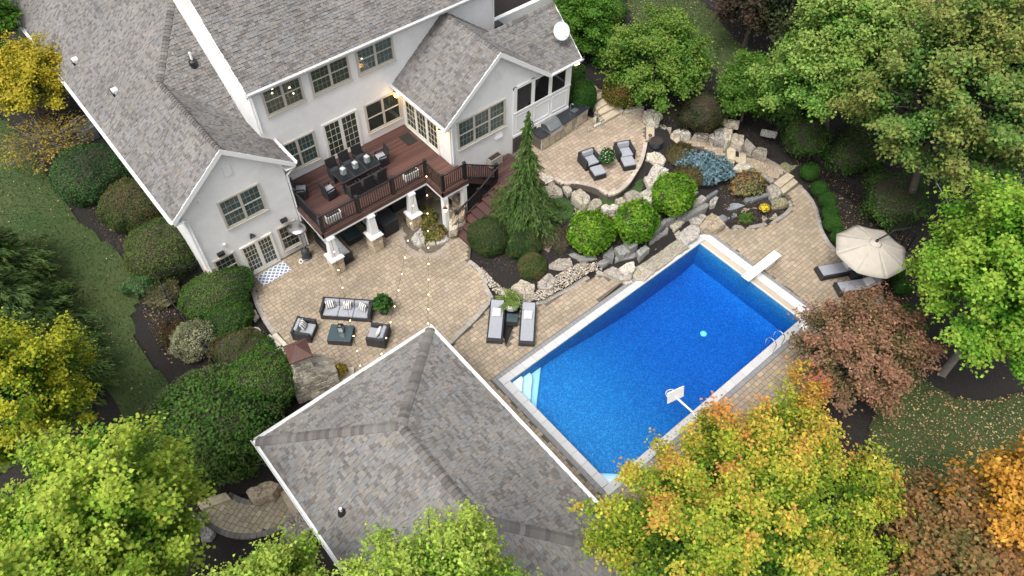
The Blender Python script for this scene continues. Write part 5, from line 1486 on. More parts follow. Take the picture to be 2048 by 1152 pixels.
# pebble bed
peb = [(13.76, 17.99), (13.42, 17.47), (13.32, 16.97), (13.31, 16.34), (13.54, 15.77), (14.31, 14.95), (14.76, 14.65), (15.4, 14.61), (16.1, 14.5), (16.87, 14.46), (17.55, 14.4), (17.92, 14.24), (18.17, 14.61), (17.69, 14.81), (17.19, 15.15), (16.45, 15.23), (16.07, 15.28), (15.67, 14.96), (15.12, 15.16), (14.68, 15.2), (14.14, 15.59), (13.82, 16.11), (13.69, 16.86), (13.76, 17.45)]
xs_, ys_ = scatter(peb, 3200)
dodec = np.array([(0, 0, 1), (.9, 0, .25), (.28, .86, .25), (-.73, .53, .25), (-.73, -.53, .25), (.28, -.86, .25), (0, 0, -.6)])
dfc = np.array([(0, 1, 2), (0, 2, 3), (0, 3, 4), (0, 4, 5), (0, 5, 1), (6, 2, 1), (6, 3, 2), (6, 4, 3), (6, 5, 4), (6, 1, 5)])
n = len(xs_)
sz = rng.uniform(.022, .055, n)
zt = terrain(xs_, ys_)
ang = rng.uniform(0, 6.28, n); ca, sa = np.cos(ang), np.sin(ang)
loc = dodec[None] * sz[:, None, None] * np.stack([np.ones(n), rng.uniform(.6, 1, n), rng.uniform(.5, .8, n)], 1)[:, None, :]
V = np.stack([loc[..., 0] * ca[:, None] - loc[..., 1] * sa[:, None] + xs_[:, None], loc[..., 0] * sa[:, None] + loc[..., 1] * ca[:, None] + ys_[:, None], loc[..., 2] + (zt + .035)[:, None]], -1)
pc = np.array([(0.52, 0.46, 0.36), (0.60, 0.57, 0.50), (0.40, 0.33, 0.24), (0.46, 0.44, 0.41), (0.34, 0.24, 0.15)])[rng.integers(0, 5, n)] * rng.uniform(.8, 1.15, (n, 1))
g_ = big_mesh('pebbles', V.reshape(-1, 3), (dfc[None] + (np.arange(n) * 7)[:, None, None]).reshape(-1, 3), 'stone', np.repeat(pc, 10, 0))
stuff(g_, 'mixed tan river pebbles between boulders and paving', 'gravel')
# moss and thyme ground cover between the terrace and the boulders
for lab, pl in (('mossy ground cover between spruce and hydrangeas', [(18.68, 19.1), (19.06, 18.78), (19.38, 18.4), (19.44, 17.59), (19.11, 17.24), (18.7, 17.21), (18.15, 17.42), (17.9, 17.75), (18.2, 18.61)]), ('creeping thyme below the terrace edge', [(20.4, 17.35), (21, 17.17), (21.31, 16.79), (21.82, 16.57), (23.34, 16.81), (23.32, 16.5), (22.59, 16.19), (21.71, 16.4), (20.92, 16.3), (20.49, 16.65)])):
    o, _ = drape('ground_cover', pl, 'moss', .06, step=.2)
    stuff(o, lab, 'ground cover')

# ------------------------------------------------------------------ outdoor furniture
FR = R(-44.3)                              # the seating group is turned like this on the patio
def cushion(t, nm, a, b_, c, d, e_, f, m_='cushion', bev=.045, rx=0, pivot=None):
    mb = MB()
    M = None
    if rx:
        M = Matrix.Translation(pivot) @ Matrix.Rotation(rx, 4, 'X') @ Matrix.Translation(-Vector(pivot))
    mb.box(a, b_, c, d, e_, f, None, M)
    return mb.build(nm, m_, t, bevel=bev, seg=3, smooth=False)
def pillow(label, p, rotz, tilt, m_='stripe_fabric', s=.42, cat='pillow', group=None, roll=0):
    """scatter cushion, fat in the middle, thin at the seam"""
    n = 10
    V, F = [], []
    for side in (1, -1):
        for i in range(n + 1):
            for j in range(n + 1):
                u, v = i / n * 2 - 1, j / n * 2 - 1
                h = .085 * max(0, (1 - u ** 4) * (1 - v ** 4)) ** .5
                pin = 1 - .07 * (1 - abs(u)) * (abs(v)) - .07 * (1 - abs(v)) * abs(u)
                V.append((u * s / 2 * pin, side * h, v * s / 2 * pin))
    m1 = (n + 1) ** 2
    for i in range(n):
        for j in range(n):
            a = i * (n + 1) + j
            F.append((a, a + 1, a + n + 2, a + n + 1)); F.append((m1 + a, m1 + a + n + 1, m1 + a + n + 2, m1 + a + 1))
    o = MB().add(V, F).build('throw_pillow', m_, None, smooth=True)
    o.location = p
    o.rotation_euler = (tilt, roll, rotz)
    return tag(o, label, cat, group)

def loc2(base, rotz, x, y, z=0):
    return (base[0] + x * math.cos(rotz) - y * math.sin(rotz), base[1] + x * math.sin(rotz) + y * math.cos(rotz), base[2] + z)

def sofa(label, loc, rotz, w_=2.3, d=.82, seats=3, cat='sofa', name='wicker_sofa', arms=True, cm='cushion'):
    """woven outdoor seat: back at +Y, open front at -Y; origin at the middle of its footprint"""
    t = thing(name, label, cat, loc, rotz)
    h, aw = .66, .13
    y0, y1 = -d / 2, d / 2
    MB().box(-w_ / 2, w_ / 2, y0, y1, .04, .28).build('base', 'wicker', t, bevel=.012)
    MB().box(-w_ / 2, w_ / 2, y1 - .13, y1 - .002, .282, h).build('backrest', 'wicker', t, bevel=.02)
    if arms:
        for s in (-1, 1):
            a, b_ = sorted((s * w_ / 2 * .999, s * (w_ / 2 - aw)))
            MB().box(a, b_, y0 + .002, y1 - .134, .282, h - .05).build('armrest', 'wicker', t, bevel=.02)
    iw = (w_ - 2 * aw) / seats
    for i in range(seats):
        a = -w_ / 2 + aw + i * iw
        cushion(t, 'seat_cushion', a + .006, a + iw - .006, y0 - .01, y1 - .15, .285, .41, cm)
        cushion(t, 'back_cushion', a + .012, a + iw - .012, y1 - .30, y1 - .14, .415, .70, cm, rx=R(-10), pivot=(0, y1 - .14, .41))
    for sx in (-1, 1):
        for yy in (y0 + .06, y1 - .06):
            MB().box(sx * (w_ / 2 - .06) - .03, sx * (w_ / 2 - .06) + .03, yy - .03, yy + .03, 0, .04).build('foot', 'black_metal', t)
    return t
sf = (7.42, 19.75, .156)
sofa('three-seat black wicker sofa with grey cushions on the tan patio', sf, FR)
pillow('striped pillow leaning at the left end of the three-seat sofa', loc2(sf, FR, -.72, .02, .62), FR + R(25), R(-24))
pillow('striped pillow in the middle of the three-seat sofa', loc2(sf, FR, .02, .02, .62), FR, R(-24))
pillow('striped pillow leaning at the right end of the three-seat sofa', loc2(sf, FR, .72, .0, .62), FR - R(30), R(-24))
c1 = (5.38, 20.02, .156)
sofa('black wicker armchair with striped pillow left of the glass coffee table', c1, FR + R(90) - R(6), .92, .86, 1, 'armchair', 'wicker_armchair')
pillow('striped pillow on the wicker armchair left of the coffee table', loc2(c1, FR + R(84), .05, .02, .62), FR + R(84), R(-24))
c2 = (7.72, 17.68, .156)
sofa('black wicker armchair right of the glass coffee table, back to the pool', c2, FR - R(90) - R(6), .92, .86, 1, 'armchair', 'wicker_armchair')
pillow('patterned pale pillow on the wicker armchair nearest the pool house', loc2(c2, FR - R(96), .0, .05, .62), FR - R(96), R(-24), 'white_fabric')
def glass_table(label, loc, rotz, w_, d, h, cat='coffee table', name='glass_table'):
    t = thing(name, label, cat, loc, rotz)
    MB().box(-w_ / 2, w_ / 2, -d / 2, d / 2, .03, h - .014).build('base', 'wicker', t, bevel=.012)
    MB().box(-w_ / 2 + .01, w_ / 2 - .01, -d / 2 + .01, d / 2 - .01, h - .012, h).build('glass_top', 'table_glass', t, bevel=.004)
    for sx in (-1, 1):
        for sy in (-1, 1):
            MB().box(sx * (w_ / 2 - .05) - .025, sx * (w_ / 2 - .05) + .025, sy * (d / 2 - .05) - .025, sy * (d / 2 - .05) + .025, 0, .03).build('foot', 'black_metal', t)
    return t
ct = (6.5, 18.83, .156)
glass_table('square black wicker coffee table with glass top between the armchairs', ct, FR, 1.05, .88, .36)
def lantern_thing(label, p, rotz=0, s=1.0, m_='black_metal', group=None):
    t = thing('candle_lantern', label, 'lantern', p, rotz, group)
    w_, h = .10 * s, .34 * s
    MB().box(-w_ - .01, w_ + .01, -w_ - .01, w_ + .01, 0, .025).build('base', m_, t)
    for sx in (-1, 1):
        for sy in (-1, 1):
            MB().box(sx * w_ - .009, sx * w_ + .009, sy * w_ - .009, sy * w_ + .009, .025, h).build('post', m_, t)
    MB().box(-w_ + .01, w_ - .01, -w_ + .01, w_ - .01, .03, h - .01).build('glass', 'clear_glass', t)
    MB().lathe([(.045 * s, .026), (.045 * s, .17 * s)], (0, 0), 12).build('candle', 'candle', t)
    MB().lathe([(w_ * 1.5, h), (w_ * 1.1, h + .05), (.03, h + .09)], (0, 0), 4, square=True).build('roof', 'dish' if m_ != 'black_metal' else m_, t)
    MB().path([(-.04, 0, h + .08), (-.04, 0, h + .16), (.04, 0, h + .16), (.04, 0, h + .08)], .008, 5).build('handle', m_, t)
    return t
lantern_thing('black candle lantern on the glass coffee table', loc2(ct, FR, .02, .1, .362), FR, 1.15)

# loungers by the pool
def lounger(label, loc, rotz, raised=R(24), group='black wicker loungers by the pool'):
    """foot at -Y end, head at +Y; origin mid footprint"""
    t = thing('sun_lounger', label, 'sun lounger', loc, rotz, group)
    L_, W2 = 2.1, .36
    MB().box(-W2, W2, -L_ / 2, L_ / 2 - .15, .05, .30).build('frame', 'wicker', t, bevel=.02)
    hinge = (0, .28, .31)
    M = Matrix.Translation(hinge) @ Matrix.Rotation(raised, 4, 'X') @ Matrix.Translation(-Vector(hinge))
    MB().box(-W2 + .03, W2 - .03, .28, 1.05, .27, .305, None, M).build('backrest', 'wicker', t, bevel=.012)
    for s in (-1, 1):
        MB().box(s * (W2 - .04) - .035, s * (W2 - .04) + .035, .45, 1.02, .05, .40).build('side_panel', 'wicker', t, bevel=.012)
    cushion(t, 'seat_cushion', -W2 + .07, W2 - .07, -L_ / 2 + .1, .28, .302, .38, bev=.03)
    mb = MB().box(-W2 + .07, W2 - .07, .285, 1.03, .307, .385, None, M)
    mb.build('back_cushion', 'cushion', t, bevel=.03, seg=3)
    for sx in (-1, 1):
        for yy in (-L_ / 2 + .08, L_ / 2 - .25):
            MB().box(sx * (W2 - .06) - .03, sx * (W2 - .06) + .03, yy - .03, yy + .03, 0, .05).build('foot', 'black_metal', t)
    return t
LA = R(46 - 90)
la = (12.27, 15.05, .008)
lounger('grey cushioned lounger nearest the sofa patio, left of the white palm pot', la, LA)
pillow('pale pillow on the lounger left of the white palm pot', loc2(la, LA, 0, .36, .50), LA, R(-62), 'white_fabric', .4)
lb = (13.27, 14.03, .008)
lounger('grey cushioned lounger nearest the water, right of the white palm pot', lb, LA)
pillow('pale pillow on the lounger right of the white palm pot', loc2(lb, LA, 0, .36, .50), LA, R(-62), 'white_fabric', .4)
glass_table('small glass-topped wicker side table between the two poolside loungers', (12.92, 14.7, .008), LA, .5, .45, .38, 'side table', 'side_table')
lc, LCR = (26.92, 6.95, .008), R(-27 - 90)
lounger('grey cushioned lounger half under the beige parasol', lc, LCR, R(20))
pillow('pale pillow on the lounger under the parasol', loc2(lc, LCR, 0, .45, .52), LCR, R(-62), 'white_fabric', .42)
ld_, LDR = (26.75, 5.75, .008), R(-30 - 90)
lounger('grey cushioned lounger beside the reddish maple', ld_, LDR, R(30))
pillow('pale pillow on the lounger beside the reddish maple', loc2(ld_, LDR, 0, .45, .54), LDR, R(-58), 'white_fabric', .42)
glass_table('small black side table between parasol lounger and maple', (27.25, 6.2, .008), R(-28), .45, .45, .4, 'side table', 'side_table')

# upper terrace
u1, U1R = (21.72, 19.02, 1.506), R(-13)
sofa('black wicker armchair nearest the grill on the upper terrace', u1, U1R, .92, .86, 1, 'armchair', 'wicker_armchair')
u2, U2R = (23.55, 18.32, 1.506), R(-24)
sofa('black wicker armchair near the fire bowl on the upper terrace', u2, U2R, .92, .86, 1, 'armchair', 'wicker_armchair')
def ottoman(label, loc, rotz):
    t = thing('ottoman', label, 'ottoman', loc, rotz, 'wicker ottomans on the upper terrace')
    MB().box(-.33, .33, -.33, .33, .03, .3).build('base', 'wicker', t, bevel=.015)
    cushion(t, 'cushion', -.32, .32, -.32, .32, .302, .42)
    for sx in (-1, 1):
        for sy in (-1, 1):
            MB().box(sx * .28 - .02, sx * .28 + .02, sy * .28 - .02, sy * .28 + .02, 0, .03).build('foot', 'black_metal', t)
ottoman('grey cushioned ottoman in front of the chair nearest the grill', (21.45, 18.12, 1.506), R(-18))
ottoman('grey cushioned ottoman in front of the chair near the fire bowl', (23.12, 17.62, 1.506), R(-26))

# deck dining set
tb = thing('dining_table', 'long black dining table with glass panels on the deck', 'dining table', (11.33, 24.24, DZ + .002))
for i in range(3):
    a = -1.06 + i * .707
    MB().box(a + .035, a + .707 - .035, -.45, .45, .725, .735).build('glass_panel', 'dark_glass', tb)
m1 = MB()
for a, b_, c, d in ((-1.06, 1.06, -.52, -.45), (-1.06, 1.06, .45, .52), (-1.06, -1.02, -.45, .45), (1.02, 1.06, -.45, .45), (-.387, -.318, -.45, .45), (.319, .389, -.45, .45)):
    m1.box(a, b_, c, d, .69, .74)
m1.build('table_frame', 'wicker', tb)
for sx in (-1, 1):
    for sy in (-1, 1):
        MB().box(sx * .98 - .04, sx * .98 + .04, sy * .45 - .04, sy * .45 + .04, 0, .69).build('leg', 'wicker', tb, bevel=.01)
CH = {}
def dchair(label, loc, rotz, cm='dark_pot'):
    if cm in CH:
        return dup(CH[cm], loc, rotz, label)
    t = thing('dining_chair', label, 'chair', loc, rotz, 'black wicker dining chairs on the deck')
    MB().box(-.27, .27, -.26, .27, .36, .43).build('seat', 'wicker', t, bevel=.015)
    MB().box(-.27, .27, -.255, -.23, .05, .36).build('lower_panel', 'wicker', t)
    MB().box(-.27, .27, .24, .265, .05, .36).build('lower_panel', 'wicker', t)
    for s in (-1, 1):
        MB().box(s * .258 - .012, s * .258 + .012, -.23, .24, .05, .36).build('lower_panel', 'wicker', t)
        MB().box(s * .255 - .03, s * .255 + .03, -.22, .26, .58, .64).build('armrest', 'wicker', t, bevel=.015)
        MB().box(s * .255 - .02, s * .255 + .02, -.22, -.17, .43, .58).build('arm_post', 'wicker', t)
        for yy in (-.22, .22):
            MB().tube((s * .23, yy, .05), (s * .24, yy, 0), .022, .016, 8).build('leg', 'aluminium', t)
    M = Matrix.Translation((0, .24, .43)) @ Matrix.Rotation(R(-9), 4, 'X')
    MB().box(-.28, .28, -.02, .03, -.03, .58, None, M).build('backrest', 'wicker', t, bevel=.02)
    cushion(t, 'seat_cushion', -.22, .22, -.24, .2, .432, .49, cm, .025)
    CH[cm] = t
    return t
dz = DZ + .002
for x, lab in ((10.62, 'dining chair at the table, near side, closest to the white left wing'), (11.33, 'dining chair in the middle of the near side of the table'), (12.04, 'dining chair at the table, near side, closest to the railing corner')):
    dchair(lab, (x, 23.45, dz), math.pi + rnd.uniform(-.08, .08))
for x, lab in ((10.62, 'dining chair at the far side of the table by the window'), (11.33, 'dining chair in the middle of the far side by the glass door'), (12.04, 'dining chair at the far side of the table right of the glass door')):
    dchair(lab, (x, 25.02, dz), rnd.uniform(-.08, .08))
dchair('dining chair with pale seat at the left end of the table', (9.72, 24.1, dz), R(95), 'cushion')
dchair('dining chair at the right end of the table', (12.86, 24.45, dz), R(-97), 'cushion')
dchair('dining chair standing alone in the left deck corner by the wing', (8.72, 24.95, dz), R(60), 'cushion')
for x, lab in ((10.68, 'candle lantern at the left end of the dining table'), (11.33, 'candle lantern in the middle of the dining table'), (11.98, 'candle lantern at the right end of the dining table')):
    lantern_thing(lab, (x, 24.24, dz + .742), .2, 1.0, 'aluminium', 'lanterns on the dining table')
def trough(label, loc, rotz, w_=.75, d=.3, h=.42, m_='white_pot', name='planter_box'):
    t = thing(name, label, 'planter', loc, rotz)
    a, b_ = w_ / 2, d / 2
    for sx0, sx1, sy0, sy1, nm in ((-a, a, -b_, -b_ + .03, 'side'), (-a, a, b_ - .03, b_, 'side'), (-a, -a + .03, -b_ + .031, b_ - .031, 'end'), (a - .03, a, -b_ + .031, b_ - .031, 'end')):
        MB().box(sx0, sx1, sy0, sy1, .03, h).build(nm, m_, t, bevel=.006)
    for i in range(5):
        x = -a + .06 + i * (w_ - .12) / 4
        MB().box(x - .03, x + .03, -b_ - .015, -b_ - .001, .02, h + .01).build('slat', m_, t)
    MB().box(-a + .032, a - .032, -b_ + .032, b_ - .032, .04, h - .06).build('soil', 'soil', t)
    for sx in (-1, 1):
        MB().box(sx * (a - .1) - .04, sx * (a - .1) + .04, -b_ + .04, b_ - .04, 0, .03).build('foot', m_, t)
trough('white slatted planter box on the deck near the front left railing corner', (9.05, 22.72, dz), 0)
trough('white slatted planter box on the deck near the railing inner corner', (13.35, 22.74, dz), 0)
trough('grey concrete planter box against the wall below the triple window', (17.9, 22.0, 1.602), R(4), .8, .36, .55, 'concrete_pot')
tag(MB().box(-.42, .42, -.3, .3, 0, .015).build('door_mat', 'doormat', None, loc=(14.85, 25.1, DZ + .001), rotz=R(90)), 'dark doormat before the glass doors on the deck', 'doormat')
tag(MB().box(-.75, .75, -.36, .36, 0, .012).build('patterned_rug', 'rug_print', None, loc=(5.98, 24.02, .158), rotz=R(2)), 'blue and white trellis-pattern rug before the sliding door', 'rug')

# ------------------------------------------------------------------ lounge under the deck
sofa('black wicker sofa with pale cushions under the deck beside the heater', (8.95, 23.35, .156), R(90), 2.2, .82, 3, 'sofa', 'wicker_sofa', cm='cushion_light')
sofa('black wicker loveseat under the deck behind the middle column', (11.35, 24.0, .156), R(-90), 1.7, .82, 2, 'sofa', 'wicker_sofa', cm='cushion_light')
glass_table('dark low fire table under the deck between the sofas', (10.05, 23.75, .156), 0, .8, 1.2, .42, 'fire table', 'fire_table')
t = thing('storage_cabinet', 'dark storage chest with two drawers under the deck near the middle column', 'storage chest', (11.75, 22.9, .156))
MB().box(-.42, .42, -.4, .4, 0, .85).build('body', 'wicker', t, bevel=.02)
MB().box(-.44, .44, -.42, .42, .852, .88).build('lid', 'dark_pot', t, bevel=.01)
for z in (.25, .6):
    MB().box(-.444, -.421, -.3, .3, z - .14, z + .14).build('drawer', 'wicker', t)
    MB().box(-.462, -.446, -.06, .06, z + .05, z + .07).build('handle', 'chrome', t)
t = thing('hot_tub', 'dark square hot tub cabinet under the back of the deck', 'hot tub', (13.6, 24.6, .156))
MB().box(-1.0, 1.0, -1.0, 1.0, 0, .85).build('cabinet', 'dark_pot', t, bevel=.06)
MB().box(-1.04, 1.04, -1.04, 1.04, .852, .95).build('cover', 'dark_pot', t, bevel=.04)
t = thing('patio_heater', 'tall patio heater with silver mushroom reflector beside the left wing wall', 'patio heater', (7.72, 23.9, .156))
MB().lathe([(.24, 0), (.25, .05), (.21, .08)], (0, 0), 24).build('base', 'dark_pot', t)
MB().lathe([(.19, .08), (.20, .5), (.15, .58), (.04, .62)], (0, 0), 24).build('tank_cover', 'dark_pot', t)
MB().tube((0, 0, .6), (0, 0, 1.75), .03, .03, 12).build('pole', 'aluminium', t)
MB().lathe([(.10, 1.72), (.11, 2.02), (.07, 2.06)], (0, 0), 16).build('burner', 'aluminium', t)
ob = MB().lathe([(.46, 2.06), (.38, 2.12), (.2, 2.17), (.05, 2.2)], (0, 0), 28).build('reflector', 'steel', t, smooth=True)
tag(MB().path([(7.4, 24.0, .17), (7.25, 23.85, .17), (7.3, 23.7, .17), (7.45, 23.78, .17), (7.4, 23.95, .17), (7.6, 23.95, .17)], .02, 6).build('garden_hose', 'candle'), 'pale coiled hose on the pavers beside the heater', 'hose')

# ------------------------------------------------------------------ outdoor kitchen
kt = thing('kitchen_counter', 'stone outdoor kitchen counter with black granite top below the porch', 'counter', (20.45, 21.28, 1.505), R(4.6))
KL, KD = 3.6, .72
MB().box(.05, KL - .02, .05, KD, 0, .86).build('core', 'joint_sand', kt)
x = 0
i = 0
while x < KL - .05:
    wd = rnd.choice((.16, .22, .28))
    wd = min(wd, KL - x)
    for z in (0, .29, .58):
        k = rnd.uniform(.85, 1.15); c = tuple(v * k for v in rnd.choice(LIME))
        MB().box(x + .004, x + wd - .004, 0, .06, z + .003, z + .286, c).build('stone', 'sandstone', kt, bevel=.008, seg=1)
    x += wd
for a, b_ in ((.2, .55), (.62, 1.0), (1.05, 1.4), (1.9, 2.3), (2.75, 3.15)):
    d_ = MB().box(a, b_, -.03, -.002, .1, .78).build('cabinet_door', 'step_stone', kt, bevel=.006)
    MB().box((a + b_) / 2 - .06, (a + b_) / 2 + .06, -.05, -.032, .7, .72).build('handle', 'chrome', d_)
MB().box(1.55, KL + .06, -.05, KD + .02, .862, .905).build('counter_top', 'granite', kt, bevel=.008)
MB().box(-.04, .55, -.05, KD + .02, .862, .905).build('counter_top', 'granite', kt, bevel=.008)
sk = MB().box(2.7, 3.1, .2, .5, .87, .915).build('sink', 'steel', kt, bevel=.006)
MB().box(2.73, 3.07, .23, .47, .9165, .918).build('bowl', 'aluminium', sk)
MB().path([(2.75, .56, .9), (2.75, .56, 1.2), (2.78, .52, 1.28), (2.84, .44, 1.27), (2.86, .40, 1.2)], .014, 8).build('faucet', 'chrome', kt)
gr = thing('gas_grill', 'stainless steel gas grill set into the outdoor kitchen counter', 'grill', loc2((20.45, 21.28, 1.505), R(4.6), 1.02, .33, .62), R(4.6))
MB().box(-.46, .46, -.38, .34, 0, .3).build('body', 'steel', gr, bevel=.01)
pr2 = [(-.36, .302), (.32, .302), (.32, .52), (.12, .64), (-.12, .62), (-.34, .42)]
hv_, hf = [], []
for sx in (-.44, .44):
    hv_ += [(sx, y, z) for y, z in pr2]
n = len(pr2)
hf = [tuple(range(n)), tuple(range(2 * n - 1, n - 1, -1))] + [((i + 1) % n, i, n + i, n + (i + 1) % n) for i in range(n)]
MB().add(hv_, hf).build('hood', 'steel', gr, bevel=.02)
MB().path([(-.36, -.4, .42), (.36, -.4, .42)], .018, 8).build('hood_handle', 'chrome', gr)
MB().box(-.5, .5, -.46, -.382, .16, .3).build('control_panel', 'steel', gr, bevel=.01)
for i in range(5):
    MB().tube((-.36 + i * .18, -.46, .23), (-.36 + i * .18, -.5, .23), .03, .025, 10).build('knob', 'chrome', gr)
tag(MB().path([(0, 0, .16), (.5, .02, .17), (1.0, .03, .16), (1.5, .05, .15)], .15, 14).build('rolled_grill_cover', 'concrete_pot', None, loc=loc2((20.45, 21.28, 1.505), R(4.6), .45, .82, .62), rotz=R(4.6), smooth=True), 'rolled grey cover lying behind the grill', 'grill cover')
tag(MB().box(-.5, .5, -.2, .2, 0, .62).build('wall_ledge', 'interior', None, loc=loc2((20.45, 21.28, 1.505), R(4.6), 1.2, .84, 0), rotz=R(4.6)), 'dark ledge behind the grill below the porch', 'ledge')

# ------------------------------------------------------------------ pool equipment
db = thing('diving_board', 'white diving board on a stand at the far end of the pool', 'diving board', (0, 0, 0))
MB().box(22.75, 25.25, 9.14, 9.58, .48, .535).build('board', 'white_plastic', db, bevel=.012)
MB().box(24.35, 25.0, 9.2, 9.52, .0, .479).build('stand', 'white_plastic', db, bevel=.03)
MB().box(23.72, 23.9, 9.2, 9.52, .03, .479).build('fulcrum', 'white_plastic', db, bevel=.03)
hp = thing('basketball_hoop', 'white poolside basketball hoop with backboard and net at the pool edge', 'basketball hoop', (0, 0, 0))
bx_, by_ = 14.55, 6.15
Mh = Matrix.Translation((15.05, 7.0, 1.35)) @ Matrix.Rotation(R(-14), 4, 'Z') @ Matrix.Rotation(R(-16), 4, 'X')
MB().box(-.40, .40, -.02, .02, -.28, .34, None, Mh).build('backboard', 'white_plastic', hp, bevel=.02)
Vr = [tuple(Mh @ Vector((.23 * math.cos(a), .28 + .23 * math.sin(a), -.15))) for a in np.linspace(0, 2 * math.pi, 21)]
MB().path(Vr, .014, 6).build('rim', 'white_plastic', hp)
nt_ = MB()
for i in range(0, 20, 2):
    a, b_ = np.linspace(0, 2 * math.pi, 21)[[i, (i + 1) % 20]]
    nt_.path([tuple(Mh @ Vector((.23 * math.cos(a), .28 + .23 * math.sin(a), -.15))), tuple(Mh @ Vector((.15 * math.cos(b_), .28 + .15 * math.sin(b_), -.42)))], .006, 4)
nt_.build('net', 'white_plastic', hp)
MB().path([(15.05, 6.98, 1.25), (15.2, 6.2, 1.0), (15.25, 5.5, .7), (15.25, 5.4, .05)], .045, 8).build('pole', 'white_plastic', hp)
MB().box(14.9, 15.6, 5.05, 5.65, .01, .2).build('base', 'white_plastic', hp, bevel=.05)
def hand_rail(label, x):
    pts = [(x, 6.55, -.6), (x, 6.55, .35)] + [(x, 6.3 + .25 * math.cos(a), .55 + .25 * math.sin(a)) for a in np.linspace(0, math.pi, 9)] + [(x, 6.05, .02)]
    tag(MB().path(pts, .024, 10).build('pool_handrail', 'chrome'), label, 'handrail', 'chrome pool ladder rails')
hand_rail('chrome pool ladder rail nearer the diving board', 21.35)
hand_rail('chrome pool ladder rail farther from the diving board', 20.75)
tag(MB().box(22.8, 23.15, 5.82, 6.12, .037, .055).build('skimmer_lid', 'white_plastic', None, bevel=.008), 'white square skimmer lid on the coping near the maple', 'skimmer lid')
tag(MB().lathe([(.05, 0), (.14, .03), (.16, .1), (.1, .16), (.03, .18)], (0, 0), 16).build('pool_cleaner', 'turquoise', None, loc=(19.3, 8.75, -.25), smooth=True), 'turquoise floating cleaner in the pool', 'pool cleaner')

# ------------------------------------------------------------------ parasol
pa = thing('parasol', 'large beige cantilever parasol above the poolside loungers', 'parasol', (27.15, 6.15, 0))
cz, pr3 = 2.75, 1.65
can = MB()
for k in range(8):
    a, b_ = 2 * math.pi * k / 8 + .2, 2 * math.pi * (k + 1) / 8 + .2
    V, F = [], []
    n1 = 6
    for i in range(n1 + 1):
        f = .06 + .94 * i / n1
        for j in range(n1 + 1):
            t_ = a + (b_ - a) * j / n1
            sag = 1 - .075 * math.sin(math.pi * j / n1) * f
            V.append((pr3 * f * sag * math.cos(t_), pr3 * f * sag * math.sin(t_), cz - .62 * f ** 1.15 - .05 * math.sin(math.pi * j / n1) * f))
    for i in range(n1):
        for j in range(n1):
            q0 = i * (n1 + 1) + j
            F.append((q0, q0 + n1 + 1, q0 + n1 + 2, q0 + 1))
    o = MB().add(V, F).build('canopy_panel', 'canvas', pa, smooth=True)
    md = o.modifiers.new('solid', 'SOLIDIFY'); md.thickness = .008
    MB().path([(.06, 0, cz - .03)] and [(.08 * math.cos(a), .08 * math.sin(a), cz - .05), (pr3 * math.cos(a), pr3 * math.sin(a), cz - .65)], .014, 5).build('rib', 'black_metal', pa)
MB().lathe([(.34, cz - .13), (.22, cz - .03), (.05, cz + .03)], (0, 0), 16).build('vent_cap', 'canvas', pa, smooth=True)
MB().path([(0, 0, cz), (0, 0, cz + .14), (.9, -.25, cz + .35), (1.9, -.55, cz + .1), (2.0, -.58, 0.1)], .04, 8).build('mast', 'black_metal', pa)
MB().lathe([(.06, cz + .02), (.07, cz + .12), (.03, cz + .16)], (0, 0), 10).build('hub', 'black_metal', pa)
MB().box(1.55, 2.45, -1.0, -.15, .0, .1).build('base_weight', 'dark_pot', pa, bevel=.02)

# ------------------------------------------------------------------ pots
def pot(label, loc, prof_, m_, name='plant_pot', cat='pot', soil_z=None, n=24):
    t = thing(name, label, cat, loc)
    rt_ = prof_[-1][0]; zt_ = prof_[-1][1]
    MB().lathe(prof_ + [(rt_ - .035, zt_), (rt_ - .05, zt_ - .08)], (0, 0), n).build('body', m_, t, smooth=False)
    MB().lathe([(rt_ - .045, zt_ - .1), (rt_ - .046, zt_ - .05)], (0, 0), n).build('soil', 'soil', t)
    return t
pot('large round white pot between the two poolside loungers', (13.42, 15.35, .008), [(.22, 0), (.36, .2), (.40, .42), (.38, .58)], 'white_pot')
pot('round dark fire bowl pot beside the stone stairs', (25.48, 17.83, 1.4), [(.26, 0), (.33, .1), (.34, .42)], 'dark_pot')
pot('dark square-shouldered pot beside the three-seat sofa', (8.72, 18.75, .156), [(.2, 0), (.26, .38), (.28, .42)], 'dark_pot', n=4)
pot('dark pot between the two armchairs on the upper terrace', (22.59, 18.6, 1.51), [(.18, 0), (.25, .32), (.26, .36)], 'dark_pot')
pot('dark pot of yellow flowers in the rock garden', (27.49, 11.81, 0.15), [(.2, 0), (.28, .3), (.3, .38)], 'dark_pot')
pot('terracotta-brown pot beside the fireplace ledge', (5.47, 17.11, 0.42), [(.15, 0), (.2, .28), (.21, .32)], 'brown_metal')
pot('low stone pot of bright flowers at the end of the seat slab', (3.59, 21.21, 0.3), [(.2, 0), (.27, .22), (.28, .3)], 'concrete_pot')
# air conditioner beside the house
ac = thing('air_conditioner', 'dark grey square air conditioning condenser beside the left wall', 'air conditioner', (2.75, 36.2, T(2.75, 36.2) - .02))
MB().box(-.42, .42, -.42, .42, 0, .85).build('cabinet', 'hvac', ac, bevel=.05)
for i in range(9):
    MB().box(-.43, .43, -.43, .43, .1 + i * .078, .13 + i * .078).build('louvre', 'hvac', ac)
ob = MB().lathe([(.40, .852), (.40, .90), (.34, .91), (.33, .80)], (0, 0), 24).build('fan_ring', 'hvac', ac)
for k in range(4):
    M = Matrix.Rotation(k * math.pi / 2, 4, 'Z') @ Matrix.Translation((.17, 0, .86)) @ Matrix.Rotation(R(20), 4, 'X')
    MB().box(-.13, .13, -.07, .07, -.005, .005, None, M).build('fan_blade', 'black_metal', ac)
